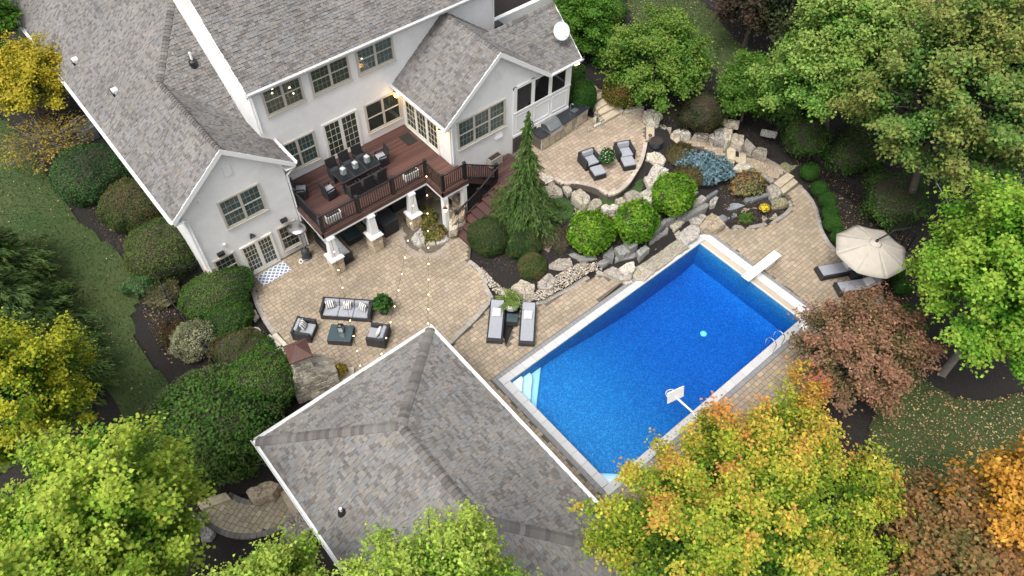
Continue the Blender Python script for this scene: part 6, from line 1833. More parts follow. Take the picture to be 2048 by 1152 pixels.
# path light by the stairs
t = thing('path_light', 'small mushroom path light at the top of the stone stairs', 'path light', (25.46, 18.29, 1.45))
MB().tube((0, 0, 0), (0, 0, .42), .014, .014, 8).build('stake', 'brown_metal', t)
MB().lathe([(.11, .40), (.08, .46), (.02, .49)], (0, 0), 14).build('cap', 'brown_metal', t)

# ------------------------------------------------------------------ string lights: three strands from the deck to the pool house eave
def strand(label, a, b_, sag, n):
    t = thing('string_light', label, 'string lights', (0, 0, 0), 0, 'string lights over the patio')
    a, b_ = Vector(a), Vector(b_)
    pt = lambda f: a + (b_ - a) * f + Vector((0, 0, -4 * sag * f * (1 - f)))
    MB().path([tuple(pt(i / 40)) for i in range(41)], .008, 5).build('cable', 'black_metal', t)
    for i in range(n):
        p = pt((i + .5) / n)
        MB().tube(p, p - Vector((0, 0, .06)), .014, .014, 6).build('socket', 'black_metal', t)
        MB().lathe([(.012, 0), (.028, -.03), (.028, -.06), (.012, -.085)][::-1], (0, 0), 8).build('bulb', 'warm_bulb', t, smooth=True, loc=tuple(p - Vector((0, 0, .05))))
strand('string of warm bulbs from the leftmost stone column to the pool house', (8.4, 22.0, 2.5), (5.6, 15.2, 2.75), .7, 8)
strand('string of warm bulbs from the third stone column to the pool house', (12.95, 22.0, 2.5), (6.4, 15.2, 2.75), .75, 10)
strand('string of warm bulbs from the deck railing corner to the pool house tip', (13.97, 22.3, 3.6), (8.75, 15.15, 2.8), .9, 10)
# low black fence beyond the left shrubs
def fence(label, pts, h=1.2):
    t = thing('metal_fence', label, 'fence', (0, 0, 0))
    P3 = []
    for (x, y) in pts:
        P3.append(Vector((x, y, T(x, y))))
    for i in range(len(P3)):
        p = P3[i]
        MB().box(p.x - .035, p.x + .035, p.y - .035, p.y + .035, p.z - .2, p.z + h + .1).build('post', 'black_metal', t)
    for i in range(len(P3) - 1):
        p, q_ = P3[i], P3[i + 1]
        for zo in (.15, h - .15, h):
            MB().tube(p + Vector((0, 0, zo)), q_ + Vector((0, 0, zo)), .018, .018, 4).build('rail', 'black_metal', t)
        n = max(2, int((q_ - p).length / .11))
        m1 = MB()
        for k in range(1, n):
            c = p + (q_ - p) * (k / n)
            m1.box(c.x - .009, c.x + .009, c.y - .009, c.y + .009, c.z + .05, c.z + h)
        m1.build('pickets', 'black_metal', t)
fence('black metal picket fence running from the wing corner through the left shrubs', [(3.34, 25.52), (2.43, 25.7), (1.6, 26)] + [(1.48, 24.91), (1.49, 23.64), (1.49, 22.42), (1.53, 21.54), (1.48, 20.6)])
fence('black metal picket fence behind the terrace shrubs', [(27.32, 25.68), (27.27, 23.56), (27.54, 21.85), (28.51, 20.48), (29.47, 19.13), (30.41, 17.79), (31, 16.2)] + [(31.5, 14.25), (31.42, 12.24), (31.11, 10.77)] + [(31.47, 9.51), (30.95, 7.4), (30.61, 5.51)])

# ------------------------------------------------------------------ vegetation
def unit(v):
    return v / (np.linalg.norm(v, axis=-1, keepdims=True) + 1e-9)
def leaves(name, pos, nrm, size, col, mat_name='leaf', parent=None, aspect=.72, axis=None, fold=.22):
    """every leaf is a small folded blade of two faces"""
    n = len(pos)
    nrm = unit(nrm)
    ax = rng.normal(size=(n, 3)) if axis is None else axis
    t = unit(ax - (ax * nrm).sum(1, keepdims=True) * nrm)
    b = np.cross(nrm, t)
    s = np.asarray(size).reshape(-1, 1) * np.ones((n, 1))
    V = np.stack([pos - t * s * .5, pos + b * s * aspect * .5 + nrm * s * fold - t * s * .08, pos + t * s * .5, pos - b * s * aspect * .5 + nrm * s * fold - t * s * .08], 1)
    i = (np.arange(n) * 4)[:, None]
    tri = np.concatenate([i + np.array([[0, 2, 1]]), i + np.array([[0, 3, 2]])], 1).reshape(-1, 3)
    return big_mesh(name, V.reshape(-1, 3), tri, mat_name, np.repeat(col, 2, 0), parent)
def lumps(d, k, seed):
    """smooth bumpy function on directions"""
    r_ = np.random.default_rng(seed)
    f = np.zeros(len(d))
    for _ in range(k):
        w_ = r_.normal(size=3) * r_.uniform(2.0, 5.5)
        f += np.sin(d @ w_ + r_.uniform(0, 6.28))
    return f / math.sqrt(k)
def pal_pick(pal, f, jitter=.16):
    """palette sampled by f in 0..1 with leaf-to-leaf spread"""
    P_ = np.array(pal)
    f = np.clip(f, 0, .9999) * (len(P_) - 1)
    i = f.astype(int); w_ = (f - i)[:, None]
    c = P_[i] * (1 - w_) + P_[np.minimum(i + 1, len(P_) - 1)] * w_
    return np.clip(c * np.exp(rng.normal(0, jitter, (len(f), 1))) * (1 + rng.normal(0, .05, (len(f), 3))), .003, .9)

GREEN = [(0.034, 0.086, 0.017), (0.057, 0.133, 0.025), (0.101, 0.192, 0.036)]
DARK = [(0.025, 0.067, 0.022), (0.042, 0.104, 0.031), (0.073, 0.151, 0.045)]
OLIVE = [(0.053, 0.100, 0.024), (0.085, 0.140, 0.033), (0.125, 0.160, 0.044), (0.150, 0.094, 0.044)]
REDDISH = [(0.047, 0.099, 0.023), (0.083, 0.120, 0.034), (0.137, 0.114, 0.047)]
HYDR = [(0.055, 0.155, 0.010), (0.115, 0.250, 0.016), (0.200, 0.340, 0.030)]
BOX = [(0.020, 0.070, 0.012), (0.034, 0.105, 0.016), (0.058, 0.140, 0.024)]
def shrub(label, c, rx, ry, rz, pal, leaf=.075, name='round_shrub', cat='shrub', lump=.06, dens=2.4, group=None, seed=0, twig=.90, up_=.35, fluff=.035, core=True, base=None, cap=9500):
    """dense bush: an uneven shell of separate leaves over a solid twig-brown core added to block light"""
    x, y, z = c
    zb = T(x, y) if base is None else base
    t = thing(name, label, cat, (x, y, zb), 0, group)
    area = 2 * math.pi * ((rx * ry) ** .8 + (rx * rz) ** .8 + (ry * rz) ** .8) ** 1.0 / 1.4
    n = int(min(cap, area * dens / (leaf * leaf * .5)))
    d = unit(rng.normal(size=(n * 2, 3)))
    d = d[d[:, 2] > -.55][:n]
    n = len(d)
    lf = lumps(d, 7, seed + 3) * lump
    fine = lumps(d * 3.1, 9, seed + 17)
    rad = 1 + lf + fine * lump * .35 - np.abs(rng.normal(0, fluff, n)) * 1.6 + rng.normal(0, fluff * .4, n)
    pos = d * rad[:, None] * np.array([rx, ry, rz]) + np.array([0, 0, z - zb])
    nr = unit(d / np.array([rx, ry, rz])) + np.array([0, 0, up_]) + rng.normal(0, .55, (n, 3))
    f = .5 + .22 * fine + .3 * lumps(d * .6, 4, seed + 40) + rng.normal(0, .2, n)
    leaves('foliage', pos, nr, rng.uniform(.7, 1.25, n) * leaf, pal_pick(pal, f), 'leaf', t)
    if core:  # lumpy twig-brown ellipsoid, added to stop light passing through the bush
        V, F = [], []
        a, b_ = 14, 9
        for i in range(b_ + 1):
            for k in range(a):
                ph_, th = math.pi * i / b_, 2 * math.pi * k / a
                dd = np.array([[math.sin(ph_) * math.cos(th), math.sin(ph_) * math.sin(th), math.cos(ph_)]])
                q4 = dd[0] * np.array([rx, ry, rz]) * (twig + float(lumps(dd, 7, seed + 3)[0]) * lump) + np.array([0, 0, z - zb])
                V.append((q4[0], q4[1], max(q4[2], -.05)))
        for i in range(b_):
            for k in range(a):
                F.append((i * a + k, (i + 1) * a + k, (i + 1) * a + (k + 1) % a, i * a + (k + 1) % a))
        MB().add(V, F).build('solid_core', 'solid_core', t, smooth=True)
    MB().tube((0, 0, -.15), (0, 0, max(.1, z - zb)), .06, .04, 6).build('stem', 'bark', t)
    return t

def limbs(mb, pts, r0, r1, n=5):
    k = len(pts) - 1
    for i in range(k):
        mb.tube(pts[i], pts[i + 1], r0 + (r1 - r0) * i / k, r0 + (r1 - r0) * (i + 1) / k, n, None, cap=False)

def tree(label, base, c, r, pal, leaf=.13, boughs=90, clusters=11, per=26, name='tree', cat='tree', seed=0, trunk_r=.16, tipf=.8, spread=.22, group=None, bark='bark', upbias=.25, low=-.35, aspect=.75, inner=.42, cf=None, jitter=.16, pointy=0.0):
    """tapered trunk, limbs that fork outwards, and leaf sprays at the end of every limb"""
    r_ = np.random.default_rng(seed + 100)
    bx, by, bz = base
    t = thing(name, label, cat, (bx, by, bz), 0, group)
    c = np.array(c, float) - np.array(base)
    r = np.array(r, float)
    mb = MB()
    top = c + np.array([0, 0, r[2] * .35])
    tp = [np.array([0, 0, -.3]), np.array([c[0] * .2, c[1] * .2, (c[2] - r[2] * .7) * .6]), c - np.array([0, 0, r[2] * .45]), top]
    limbs(mb, [tuple(p) for p in tp], trunk_r, trunk_r * .3, 8)
    # limb directions spread evenly over the crown
    k = np.arange(boughs) + .5
    zz = 1 - (1 - low) * k / boughs
    th = math.pi * (1 + 5 ** .5) * k + r_.normal(0, .25, boughs)
    d = np.stack([np.sqrt(1 - zz ** 2) * np.cos(th), np.sqrt(1 - zz ** 2) * np.sin(th), zz], 1)
    L_ = 1 + .16 * lumps(d * 1.3, 6, seed) + r_.uniform(-.2, .12, boughs)
    P_, N_, F_, S_ = [], [], [], []
    for i in range(boughs):
        tip = c + d[i] * r * L_[i]
        root = tp[2] + (tp[3] - tp[2]) * np.clip(.15 + .6 * (d[i, 2] + .3) + r_.normal(0, .1), 0, .95)
        mid = root + (tip - root) * .55 + np.array([0, 0, -.06 * r[2] + r_.normal(0, .05)])
        tip = tip + np.array([0, 0, pointy * r[2] * max(0, r_.random() - .4)])
        limbs(mb, [tuple(root), tuple(mid), tuple(tip)], trunk_r * .28, .012, 4)
        tone = r_.normal(0, .19)
        for q_ in range(clusters):
            f = inner + (1 - inner) * (r_.random() ** .65)
            p = root * (1 - f) ** 2 + 2 * mid * f * (1 - f) + tip * f * f if f < .999 else tip
            wdt = spread * (r[0] + r[1]) * .5 * (1.08 - f) * .9 + .10
            cc = p + r_.normal(0, wdt * .45, 3) * np.array([1, 1, .6])
            m_ = int(per * r_.uniform(.6, 1.4))
            cs = (.13 + .1 * r_.random()) * (leaf / .13) ** .7
            lp = cc + r_.normal(0, cs, (m_, 3)) * np.array([1, 1, .7])
            out = unit((cc - c) / r)
            nn = out * .5 + np.array([0, 0, .75]) + r_.normal(0, .42, (m_, 3))
            P_.append(lp); N_.append(nn)
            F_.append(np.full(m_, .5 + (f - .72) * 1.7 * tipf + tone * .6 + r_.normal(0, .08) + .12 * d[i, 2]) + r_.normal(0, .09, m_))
            S_.append(leaf * r_.uniform(.55, 1.3, m_))
    P_, N_, F_, S_ = np.concatenate(P_), np.concatenate(N_), np.concatenate(F_), np.concatenate(S_)
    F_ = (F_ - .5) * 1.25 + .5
    if cf is not None:
        F_ = cf(P_ + np.array(base), F_)
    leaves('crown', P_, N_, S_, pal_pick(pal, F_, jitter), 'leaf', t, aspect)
    mb.build('trunk', bark, t, smooth=True)
    return t

def conifer(label, base, h, prof_, pal, name='spruce_tree', seed=0, levels=34, droop=.5, twig=.17, dens=1.0, bark='bark', group=None, lean=(0, 0), wid=.30):
    """leader with tiers of branches; needle sprays hang from every branch"""
    r_ = np.random.default_rng(seed + 300)
    t = thing(name, label, 'tree', base, 0, group)
    mb = MB()
    ax = lambda f: np.array([lean[0] * f, lean[1] * f, h * f])
    limbs(mb, [tuple(ax(f)) for f in (-.02, .3, .6, .85, 1.0)], .11, .012, 7)
    P_, N_, A_, S_, F_ = [], [], [], [], []
    zs, rs = zip(*prof_)
    for i in range(levels):
        f = (i + .5) / levels
        f = f ** .9
        R_ = np.interp(f, zs, rs)
        nb = max(4, int(7 * dens * (.5 + R_)))
        for k in range(nb):
            a = r_.uniform(0, 6.28)
            ln = R_ * r_.choice((.45, .7, .9, 1.05, 1.3)) * r_.uniform(.85, 1.1)
            o_ = ax(np.clip(f + r_.normal(0, .01), .02, .995))
            dr = np.array([math.cos(a), math.sin(a), 0])
            s = np.linspace(0, 1, 9)[:, None]
            pts = o_ + dr * ln * s + np.array([0, 0, 1]) * ln * (.22 * s - droop * 1.15 * s ** 2)
            limbs(mb, [tuple(p) for p in pts[::4]], .018, .005, 4)
            m_ = int(46 * dens * (ln + .18))
            u = r_.random(m_) ** .8
            p = np.stack([np.interp(u, s[:, 0], pts[:, q_]) for q_ in range(3)], 1)
            side = np.array([-dr[1], dr[0], 0])
            off = r_.normal(0, 1, m_) * wid * ln * (1.05 - u) * .5
            hang = np.abs(r_.normal(0, 1, m_)) * droop * .16 * (.4 + ln)
            p = p + side * off[:, None] - np.array([0, 0, 1]) * hang[:, None]
            axd = dr * (1 - droop * .7) + side * (off / (wid * ln + .01))[:, None] * .8 + np.array([0, 0, -droop * 1.3]) + r_.normal(0, .25, (m_, 3))
            P_.append(p); A_.append(axd); N_.append(np.array([0, 0, 1]) * .8 + dr * .5 + r_.normal(0, .4, (m_, 3)))
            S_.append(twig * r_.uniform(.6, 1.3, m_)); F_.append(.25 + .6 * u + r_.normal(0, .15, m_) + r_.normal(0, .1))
    P_, N_, A_, S_, F_ = map(np.concatenate, (P_, N_, A_, S_, F_))
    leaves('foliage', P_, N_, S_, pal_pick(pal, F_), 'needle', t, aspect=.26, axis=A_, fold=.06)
    mb.build('trunk', bark, t, smooth=True)
    return t

# --- clipped and loose shrubs left of the house
shrub('large dark green rounded bush beside the left eave', (1.71, 32.86, 2.55), 1.79, 1.73, 1.35, DARK, .085, seed=1, lump=.07)
shrub('reddish green rounded bush in the middle of the left row', (2.45, 30.48, 1.9), 1.48, 1.48, 1.25, REDDISH, .075, seed=2)
shrub('olive rounded bush nearest the wing corner', (2.46, 27.49, 1.35), 1.72, 1.64, 1.25, OLIVE[:3], .075, seed=3)
shrub('flat-topped green boxwood hedge below the wing window', (3.37, 24.04, 0.85), 1.71, 1.27, .85, GREEN, .07, seed=4, name='hedge', cat='hedge')
shrub('smaller green boxwood mound beside the patio curve', (2.92, 22.5, 0.65), 1.19, 0.95, .7, GREEN, .065, seed=5)
shrub('reddish barberry bush above the big weeping mound', (2.53, 20.94, 0.6), 1.2, 0.88, .65, REDDISH, .06, seed=6, lump=.12, fluff=.07)
shrub('cream variegated bush beside the black fence', (1.31, 22.29, 0.8), 0.89, 0.94, .8, [(0.16, 0.19, 0.09), (0.34, 0.36, 0.20), (0.46, 0.46, 0.30)], .065, seed=7, lump=.16, fluff=.10, name='variegated_shrub')
shrub('pale green low bush at the lawn edge', (0.92, 26.61, 0.9), 0.81, 0.61, .5, [(0.05, 0.12, 0.035), (0.09, 0.19, 0.06), (0.15, 0.25, 0.10)], .07, seed=8, lump=.2, fluff=.1)
shrub('yellowing low bush beside the fence corner', (1.4, 25.57, 0.8), 0.75, 0.65, .45, [(0.07, 0.08, 0.03), (0.15, 0.14, 0.06), (0.26, 0.25, 0.14)], .065, seed=9, lump=.2, fluff=.12)
shrub('thin reddish undergrowth along the mulch bed', (0.9, 23.49, 0.4), 0.73, 1.09, .4, [(0.05, 0.035, 0.018), (0.09, 0.05, 0.02), (0.06, 0.07, 0.02)], .06, seed=10, lump=.3, fluff=.25, dens=.8, core=False)
shrub('dark leafy plant at the corner of the seat slab', (3.49, 20.33, 0.5), 0.46, 0.55, .45, GREEN, .08, seed=11, lump=.2, fluff=.12)
shrub('broad dense yew bush behind the stone fireplace', (2.61, 18.17, 1.3), 1.6, 1.34, 1.5, [(0.032, 0.088, 0.014), (0.060, 0.140, 0.021), (0.110, 0.198, 0.033)], .085, seed=12, lump=.09, fluff=.06, up_=.8)
# weeping mound: long arching sprays
wm = shrub('huge weeping evergreen mound in the left foreground', (0.11, 17.76, 1.2), 2.65, 2.5, 1.55, [(0.034, 0.090, 0.016), (0.060, 0.142, 0.023), (0.110, 0.195, 0.038)], .14, 'weeping_hemlock', 'tree', lump=.10, dens=2.8, seed=71, fluff=.08, cap=26000, twig=.82)
PP, AA = [], []
for k in range(70):
    a_ = rng.uniform(0, 6.28); e_ = rng.uniform(.6, 1.4); tw = rng.normal(0, .6)
    for s_i in np.linspace(0, 1, 34):
        el = e_ - s_i * .9
        dd = np.array([math.cos(a_ + tw * s_i) * math.cos(el), math.sin(a_ + tw * s_i) * math.cos(el), math.sin(el)])
        PP.append(dd * np.array([2.65, 2.5, 1.55]) * 1.04 + np.array([0, 0, 1.2 - wm.location.z]) + rng.normal(0, .03, 3)); AA.append(np.array([math.cos(a_), math.sin(a_), -.5]) + rng.normal(0, .5, 3))
PP, AA = np.array(PP), np.array(AA)
leaves('arching_sprays', PP, rng.normal(0, .5, (len(PP), 3)) + np.array([0, 0, 1]), np.full(len(PP), .12), pal_pick([(0.07, 0.13, 0.035), (0.15, 0.19, 0.07)], rng.random(len(PP))), 'leaf', wm, .35, AA)

# --- shrubs and plants of the rock garden
shrub('green clipped bush at the foot of the deck stairs', (14.84, 18.79, 0.95), 0.99, 1.01, 1.0, [(0.03, 0.065, 0.018), (0.055, 0.10, 0.026), (0.09, 0.12, 0.035)], .06, seed=13)
shrub('green clipped bush in the middle below the weeping spruce', (15.93, 17.51, 0.85), 0.87, 0.92, .85, [(0.025, 0.06, 0.016), (0.045, 0.09, 0.022), (0.075, 0.11, 0.03)], .06, seed=14)
shrub('reddish green clipped bush nearest the pebble bed', (15.5, 16.31, 0.6), 0.71, 0.71, .65, REDDISH, .055, seed=15)
shrub('dried brownish shrub left of the front hydrangea', (17.44, 16.77, 0.85), 0.73, 0.83, .4, [(0.10, 0.075, 0.05), (0.17, 0.13, 0.09), (0.11, 0.10, 0.05)], .045, seed=16, lump=.25, fluff=.2, dens=1.0, core=False)
def hydrangea(label, px, rx, ry, rz, seed, blooms):
    t = shrub(label, px, rx, ry, rz, HYDR, .15, seed=seed, name='hydrangea', lump=.085, dens=2.7, fluff=.075, up_=.6)
    r_ = np.random.default_rng(seed)
    for i in range(blooms):
        d = unit(r_.normal(size=3) * np.array([1, 1, .6])); d[2] = abs(d[2]) * .8
        p = d * np.array([rx, ry, rz]) * 1.03 + np.array([0, 0, px[2] - t.location.z])
        m_ = 60
        dd = unit(r_.normal(size=(m_, 3)))
        leaves('bloom', p + dd * .085, dd, np.full(m_, .05), np.array([(0.62, 0.55, 0.47)]) * r_.uniform(.8, 1.1, (m_, 1)), 'flower', t)
hydrangea('bright green hydrangea mound nearest the pebble bed', (18.61, 15.63, 1.25), 1.16, 1.12, .95, 31, 2)
hydrangea('bright green hydrangea mound in the middle of the three', (20.67, 14.64, 1.5), 1.16, 1.12, .95, 32, 3)
hydrangea('bright green hydrangea mound below the fire bowl and blue spruce', (23.26, 14.6, 1.75), 1.08, 1.05, .95, 33, 2)
def dwarf_blue(label, c, parts):
    t = thing('blue_spruce', label, 'shrub', (c[0], c[1], T(c[0], c[1])))
    zb = t.location.z
    PP, NN, AA, SS_, FF = [], [], [], [], []
    for (dx, dy, dz_, r0) in parts:
        m_ = int(6500 * r0 * r0)
        d = unit(rng.normal(size=(m_, 3))); d = d[d[:, 2] > -.4]; m_ = len(d)
        rr = r0 * (1 + .16 * lumps(d * 2.2, 8, 5) - np.abs(rng.normal(0, .1, m_)))
        PP.append(d * rr[:, None] * np.array([1, 1, .8]) + np.array([dx, dy, c[2] - zb + dz_])); NN.append(d + rng.normal(0, .5, (m_, 3)))
        AA.append(d * .7 + rng.normal(0, .5, (m_, 3))); SS_.append(rng.uniform(.09, .16, m_)); FF.append(.5 + .35 * lumps(d * 2.2, 8, 5) + rng.normal(0, .15, m_))
    PP, NN, AA, SS_, FF = map(np.concatenate, (PP, NN, AA, SS_, FF))
    leaves('foliage', PP, NN, SS_, pal_pick([(0.05, 0.10, 0.11), (0.13, 0.22, 0.25), (0.24, 0.36, 0.40)], FF, .1), 'needle', t, aspect=.4, axis=AA)
    for (dx, dy, dz_, r0) in parts:
        MB().lathe([(.05, -.1), (r0 * .6, .1), (r0 * .7, .35), (r0 * .3, .6)], (dx, dy), 10).build('branches', 'solid_core', t)
dwarf_blue('dwarf blue spruce beside the winding path', (26.46, 15.14, 1.25), [(-.5, .75, .05, .72), (.05, .1, .0, .78), (.55, -.5, -.15, .68), (-.3, -.35, -.2, .6)])
def grass_clump(label, c, r0, h, pal, n=2600, name='ornamental_grass', w_=.02):
    t = thing(name, label, 'grass', (c[0], c[1], T(c[0], c[1])))
    a = rng.uniform(0, 6.28, n); rr = np.sqrt(rng.random(n)) * r0
    ht = h * rng.uniform(.5, 1.1, n) * (1 - .35 * (rr / r0) ** 2)
    p = np.stack([rr * np.cos(a), rr * np.sin(a), ht * rng.uniform(.35, .8, n)], 1)
    ax = np.stack([np.cos(a) * .8, np.sin(a) * .8, np.full(n, 1.0)], 1) + rng.normal(0, .35, (n, 3))
    leaves('blades', p, np.stack([np.cos(a), np.sin(a), np.full(n, .5)], 1) + rng.normal(0, .4, (n, 3)), ht * .6, pal_pick(pal, rng.random(n)), 'grass_blade', t, aspect=.06, axis=ax, fold=.01)
    MB().lathe([(r0 * .7, -.1), (r0 * .75, h * .25), (r0 * .3, h * .5)], (0, 0), 10).build('crown_base', 'solid_core', t)
    return t
for i, (q4, lab) in enumerate((((26.02, 16.5, 1.35), 'tawny ornamental grass beside the fire bowl'), ((25.4, 15.36, 1.2), 'tawny ornamental grass between hydrangea and blue spruce'))):
    grass_clump(lab, q4, .75, 1.0, [(0.07, 0.075, 0.028), (0.12, 0.10, 0.04), (0.15, 0.105, 0.05), (0.08, 0.10, 0.03)], 6500)
shrub('yellow and orange leafy perennial clump in the rock garden', (27.82, 13.34, 0.65), 1.02, 0.77, .4, [(0.08, 0.13, 0.04), (0.17, 0.19, 0.06), (0.27, 0.25, 0.11), (0.32, 0.15, 0.05)], .13, seed=18, lump=.14, fluff=.15, name='leafy_perennial', cat='plant', up_=1.0)
shrub('small bright green fern in the rock garden mulch', (26.19, 11.95, 0.2), .36, .3, .22, [(0.06, 0.14, 0.02), (0.11, 0.22, 0.04), (0.16, 0.12, 0.04)], .08, seed=19, lump=.25, fluff=.2, name='fern', cat='plant', core=False, base=.05)
shrub('yellow-green hosta under the deck nearest the column', (13.63, 22.21, 0.45), .55, .6, .35, [(0.06, 0.09, 0.02), (0.14, 0.15, 0.03), (0.20, 0.17, 0.04)], .15, seed=20, lump=.2, fluff=.15, name='hosta', cat='plant', up_=1.0, base=.18)
shrub('yellow-green hosta under the deck beside the boulders', (13.19, 21.06, 0.4), .6, .45, .3, [(0.07, 0.10, 0.02), (0.16, 0.16, 0.035), (0.22, 0.17, 0.05)], .15, seed=21, lump=.2, fluff=.15, name='hosta', cat='plant', up_=1.0, base=.18)
conifer('tall weeping spruce with drooping branches beside the deck stairs', (17.0, 18.6, .8), 6.7, [(0, 1.7), (.12, 2.0), (.28, 1.7), (.38, .95), (.5, .68), (.66, .55), (.76, .2), (.88, .26), (1, .06)], [(0.026, 0.062, 0.014), (0.048, 0.100, 0.020), (0.090, 0.158, 0.036)], 'weeping_spruce', 22, 50, .72, .21, 1.05, wid=.5)
# boxwood balls along the mulch strip
BW = [((1620, 343), 19, 'boxwood ball nearest the stone steps'), ((1639, 377), 16.5, 'second boxwood ball from the stone steps'), ((1655, 400), 16, 'third boxwood ball from the stone steps'), ((1661, 425), 16, 'fourth boxwood ball from the stone steps'), ((1666, 447), 17, 'fifth boxwood ball from the stone steps'), ((1681, 474), 17, 'boxwood ball half hidden by the left rim of the parasol'), ((1790, 547), 17, 'boxwood ball right below the parasol'), ((1806, 575), 15, 'boxwood ball beside the tip of the reddish maple')]
for i, (c, r0, lab) in enumerate(zip([(31, 11.72, 0.75), (30.48, 10.69, 0.6), (30.15, 9.95, 0.55), (29.57, 9.34, 0.5), (29.01, 8.81, 0.5), (28.53, 8.03, 0.5), (28.59, 5.01, 0.45), (28.13, 4.29, 0.45)], [b_[1] * .0265 for b_ in BW], [b_[2] for b_ in BW])):
    shrub(lab, c, r0, r0, r0 * .92, BOX, .05, seed=50 + i, name='boxwood_ball', lump=.025, fluff=.03, group='boxwood balls along the mulch strip')
# --- shrubs around the terrace
shrub('dark green clipped round bush beside the granite counter', (24.36, 22.39, 2.5), 0.76, 0.76, .95, BOX, .065, seed=60, lump=.03)
shrub('clipped bush just behind the porch corner', (25, 23.74, 2.8), 0.63, 0.63, .8, GREEN, .065, seed=61)
shrub('yellow-green bush turning red above the terrace edge', (26.75, 21.45, 2.5), 1.35, 1.15, 1.0, [(0.07, 0.10, 0.015), (0.13, 0.16, 0.02), (0.19, 0.17, 0.03), (0.17, 0.09, 0.03)], .075, seed=62, lump=.08, fluff=.07)
shrub('brownish green loose bush above the rubble wall', (28.76, 17.59, 2.1), 1.28, 1.14, .9, [(0.025, 0.045, 0.012), (0.05, 0.07, 0.02), (0.085, 0.07, 0.03)], .07, seed=63, lump=.16, fluff=.12)
shrub('bright green round bush beyond the magnolia by the top house corner', (30.49, 26.31, 3.2), 0.76, 0.83, .9, GREEN, .08, seed=64)
shrub('dark thicket under the big right-hand trees beside the path', (31.81, 13.08, 1.9), 1.3, 1.16, 1.2, GREEN, .1, seed=65, lump=.2, fluff=.15)
shrub('low dark bush under the parasol arm', (26.4, 3.15, 0.6), .8, .8, .7, GREEN, .09, seed=66, lump=.2, fluff=.15)
shrub('dark undergrowth at the foot of the olive tree', (33.57, 10.7, 1.5), 1.7, 1.5, 1.1, GREEN, .11, seed=67, lump=.22, fluff=.18)
shrub('dark green undergrowth in the middle of the right-hand woodland edge', (32.07, 7.53, 1.2), 1.9, 1.6, 1.1, GREEN, .11, seed=68, lump=.22, fluff=.18)

# --- trees
VIB = [(0.034, 0.104, 0.012), (0.062, 0.168, 0.018), (0.112, 0.240, 0.030)]
tree('large bright green viburnum beside the porch roof', (27.4, 25.9, 2.1), (27.4, 25.9, 4.0), (1.9, 1.9, 2.2), VIB, .12, 75, 14, 28, 'viburnum', seed=1, trunk_r=.09, low=-.6)
MAG = [(0.034, 0.094, 0.013), (0.064, 0.152, 0.020), (0.112, 0.222, 0.033), (0.17, 0.26, 0.045)]
tree('broad leafy magnolia above the terrace', (28.2, 20.4, 1.8), (28.3, 20.6, 3.9), (3.0, 2.7, 2.3), MAG, .14, 85, 15, 25, 'magnolia', seed=2, trunk_r=.11, low=-.35)
tree('small leafy magnolia beside the woodland edge', (30.9, 16.4, 1.5), (31.1, 16.6, 3.1), (1.7, 1.6, 1.8), MAG[:3], .135, 65, 14, 24, 'magnolia', seed=3, trunk_r=.09, low=-.5)
tree('dark leafy understorey tree right of the small magnolia', (32.6, 14.7, 1.3), (32.6, 14.7, 3.1), (1.9, 1.9, 2.0), GREEN, .15, 55, 11, 22, 'understorey_tree', seed=4, trunk_r=.09, low=-.5)
DKB = [(0.022, 0.032, 0.013), (0.040, 0.050, 0.022), (0.065, 0.050, 0.030), (0.085, 0.055, 0.04)]
tree('dark brownish tree at the top edge behind the lawn', (35.6, 20.2, 2.2), (35.6, 20.2, 5.4), (2.5, 2.3, 3.0), DKB, .17, 80, 11, 22, 'woodland_tree', seed=5, group='dark woodland trees at the top')
tree('dark green tree at the top edge next to the pale maple', (35.3, 16.9, 2.0), (35.3, 16.9, 5.4), (2.3, 2.3, 3.2), [(0.020, 0.034, 0.013), (0.035, 0.055, 0.02), (0.06, 0.075, 0.03)], .17, 80, 11, 22, 'woodland_tree', seed=6, group='dark woodland trees at the top')
tree('dark woodland tree farthest up the slope', (39.5, 22.5, 2.5), (39.5, 22.5, 6.5), (3.0, 3.0, 3.4), DKB, .19, 70, 11, 20, 'woodland_tree', seed=7, group='dark woodland trees at the top')
PALE = [(0.056, 0.157, 0.024), (0.099, 0.238, 0.037), (0.167, 0.313, 0.056), (0.270, 0.367, 0.086)]
tree('tall pale green maple at the right of the lawn strip', (32.6, 12.4, 1.1), (31.9, 12.8, 6.6), (3.1, 3.0, 4.4), PALE, .155, 150, 15, 25, 'maple_tree', seed=8, trunk_r=.2)
OLV = [(0.050, 0.130, 0.028), (0.092, 0.198, 0.040), (0.153, 0.260, 0.059), (0.248, 0.271, 0.071)]
tree('large olive green tree filling the upper right corner', (32.0, 6.9, .5), (32.4, 7.7, 7.2), (4.7, 4.6, 5.4), OLV, .165, 180, 15, 25, 'shade_tree', seed=9, trunk_r=.24)
tree('yellowing tall tree at the far right top edge', (37.5, 5.5, .6), (36.8, 6.6, 9.0), (4.0, 4.0, 4.6), OLV, .18, 110, 13, 25, 'shade_tree', seed=10, trunk_r=.24)
BRT = [(0.048, 0.160, 0.012), (0.086, 0.250, 0.018), (0.150, 0.335, 0.030), (0.27, 0.40, 0.05)]
tree('bright yellow-green maple on the right with leaning grey trunk', (25.6, .6, 0), (25.9, .9, 6.2), (3.4, 3.3, 4.5), BRT, .15, 165, 15, 26, 'maple_tree', seed=11, trunk_r=.19, bark='grey_bark')
JAP = [(0.055, 0.066, 0.025), (0.130, 0.115, 0.048), (0.215, 0.145, 0.074), (0.33, 0.18, 0.115)]
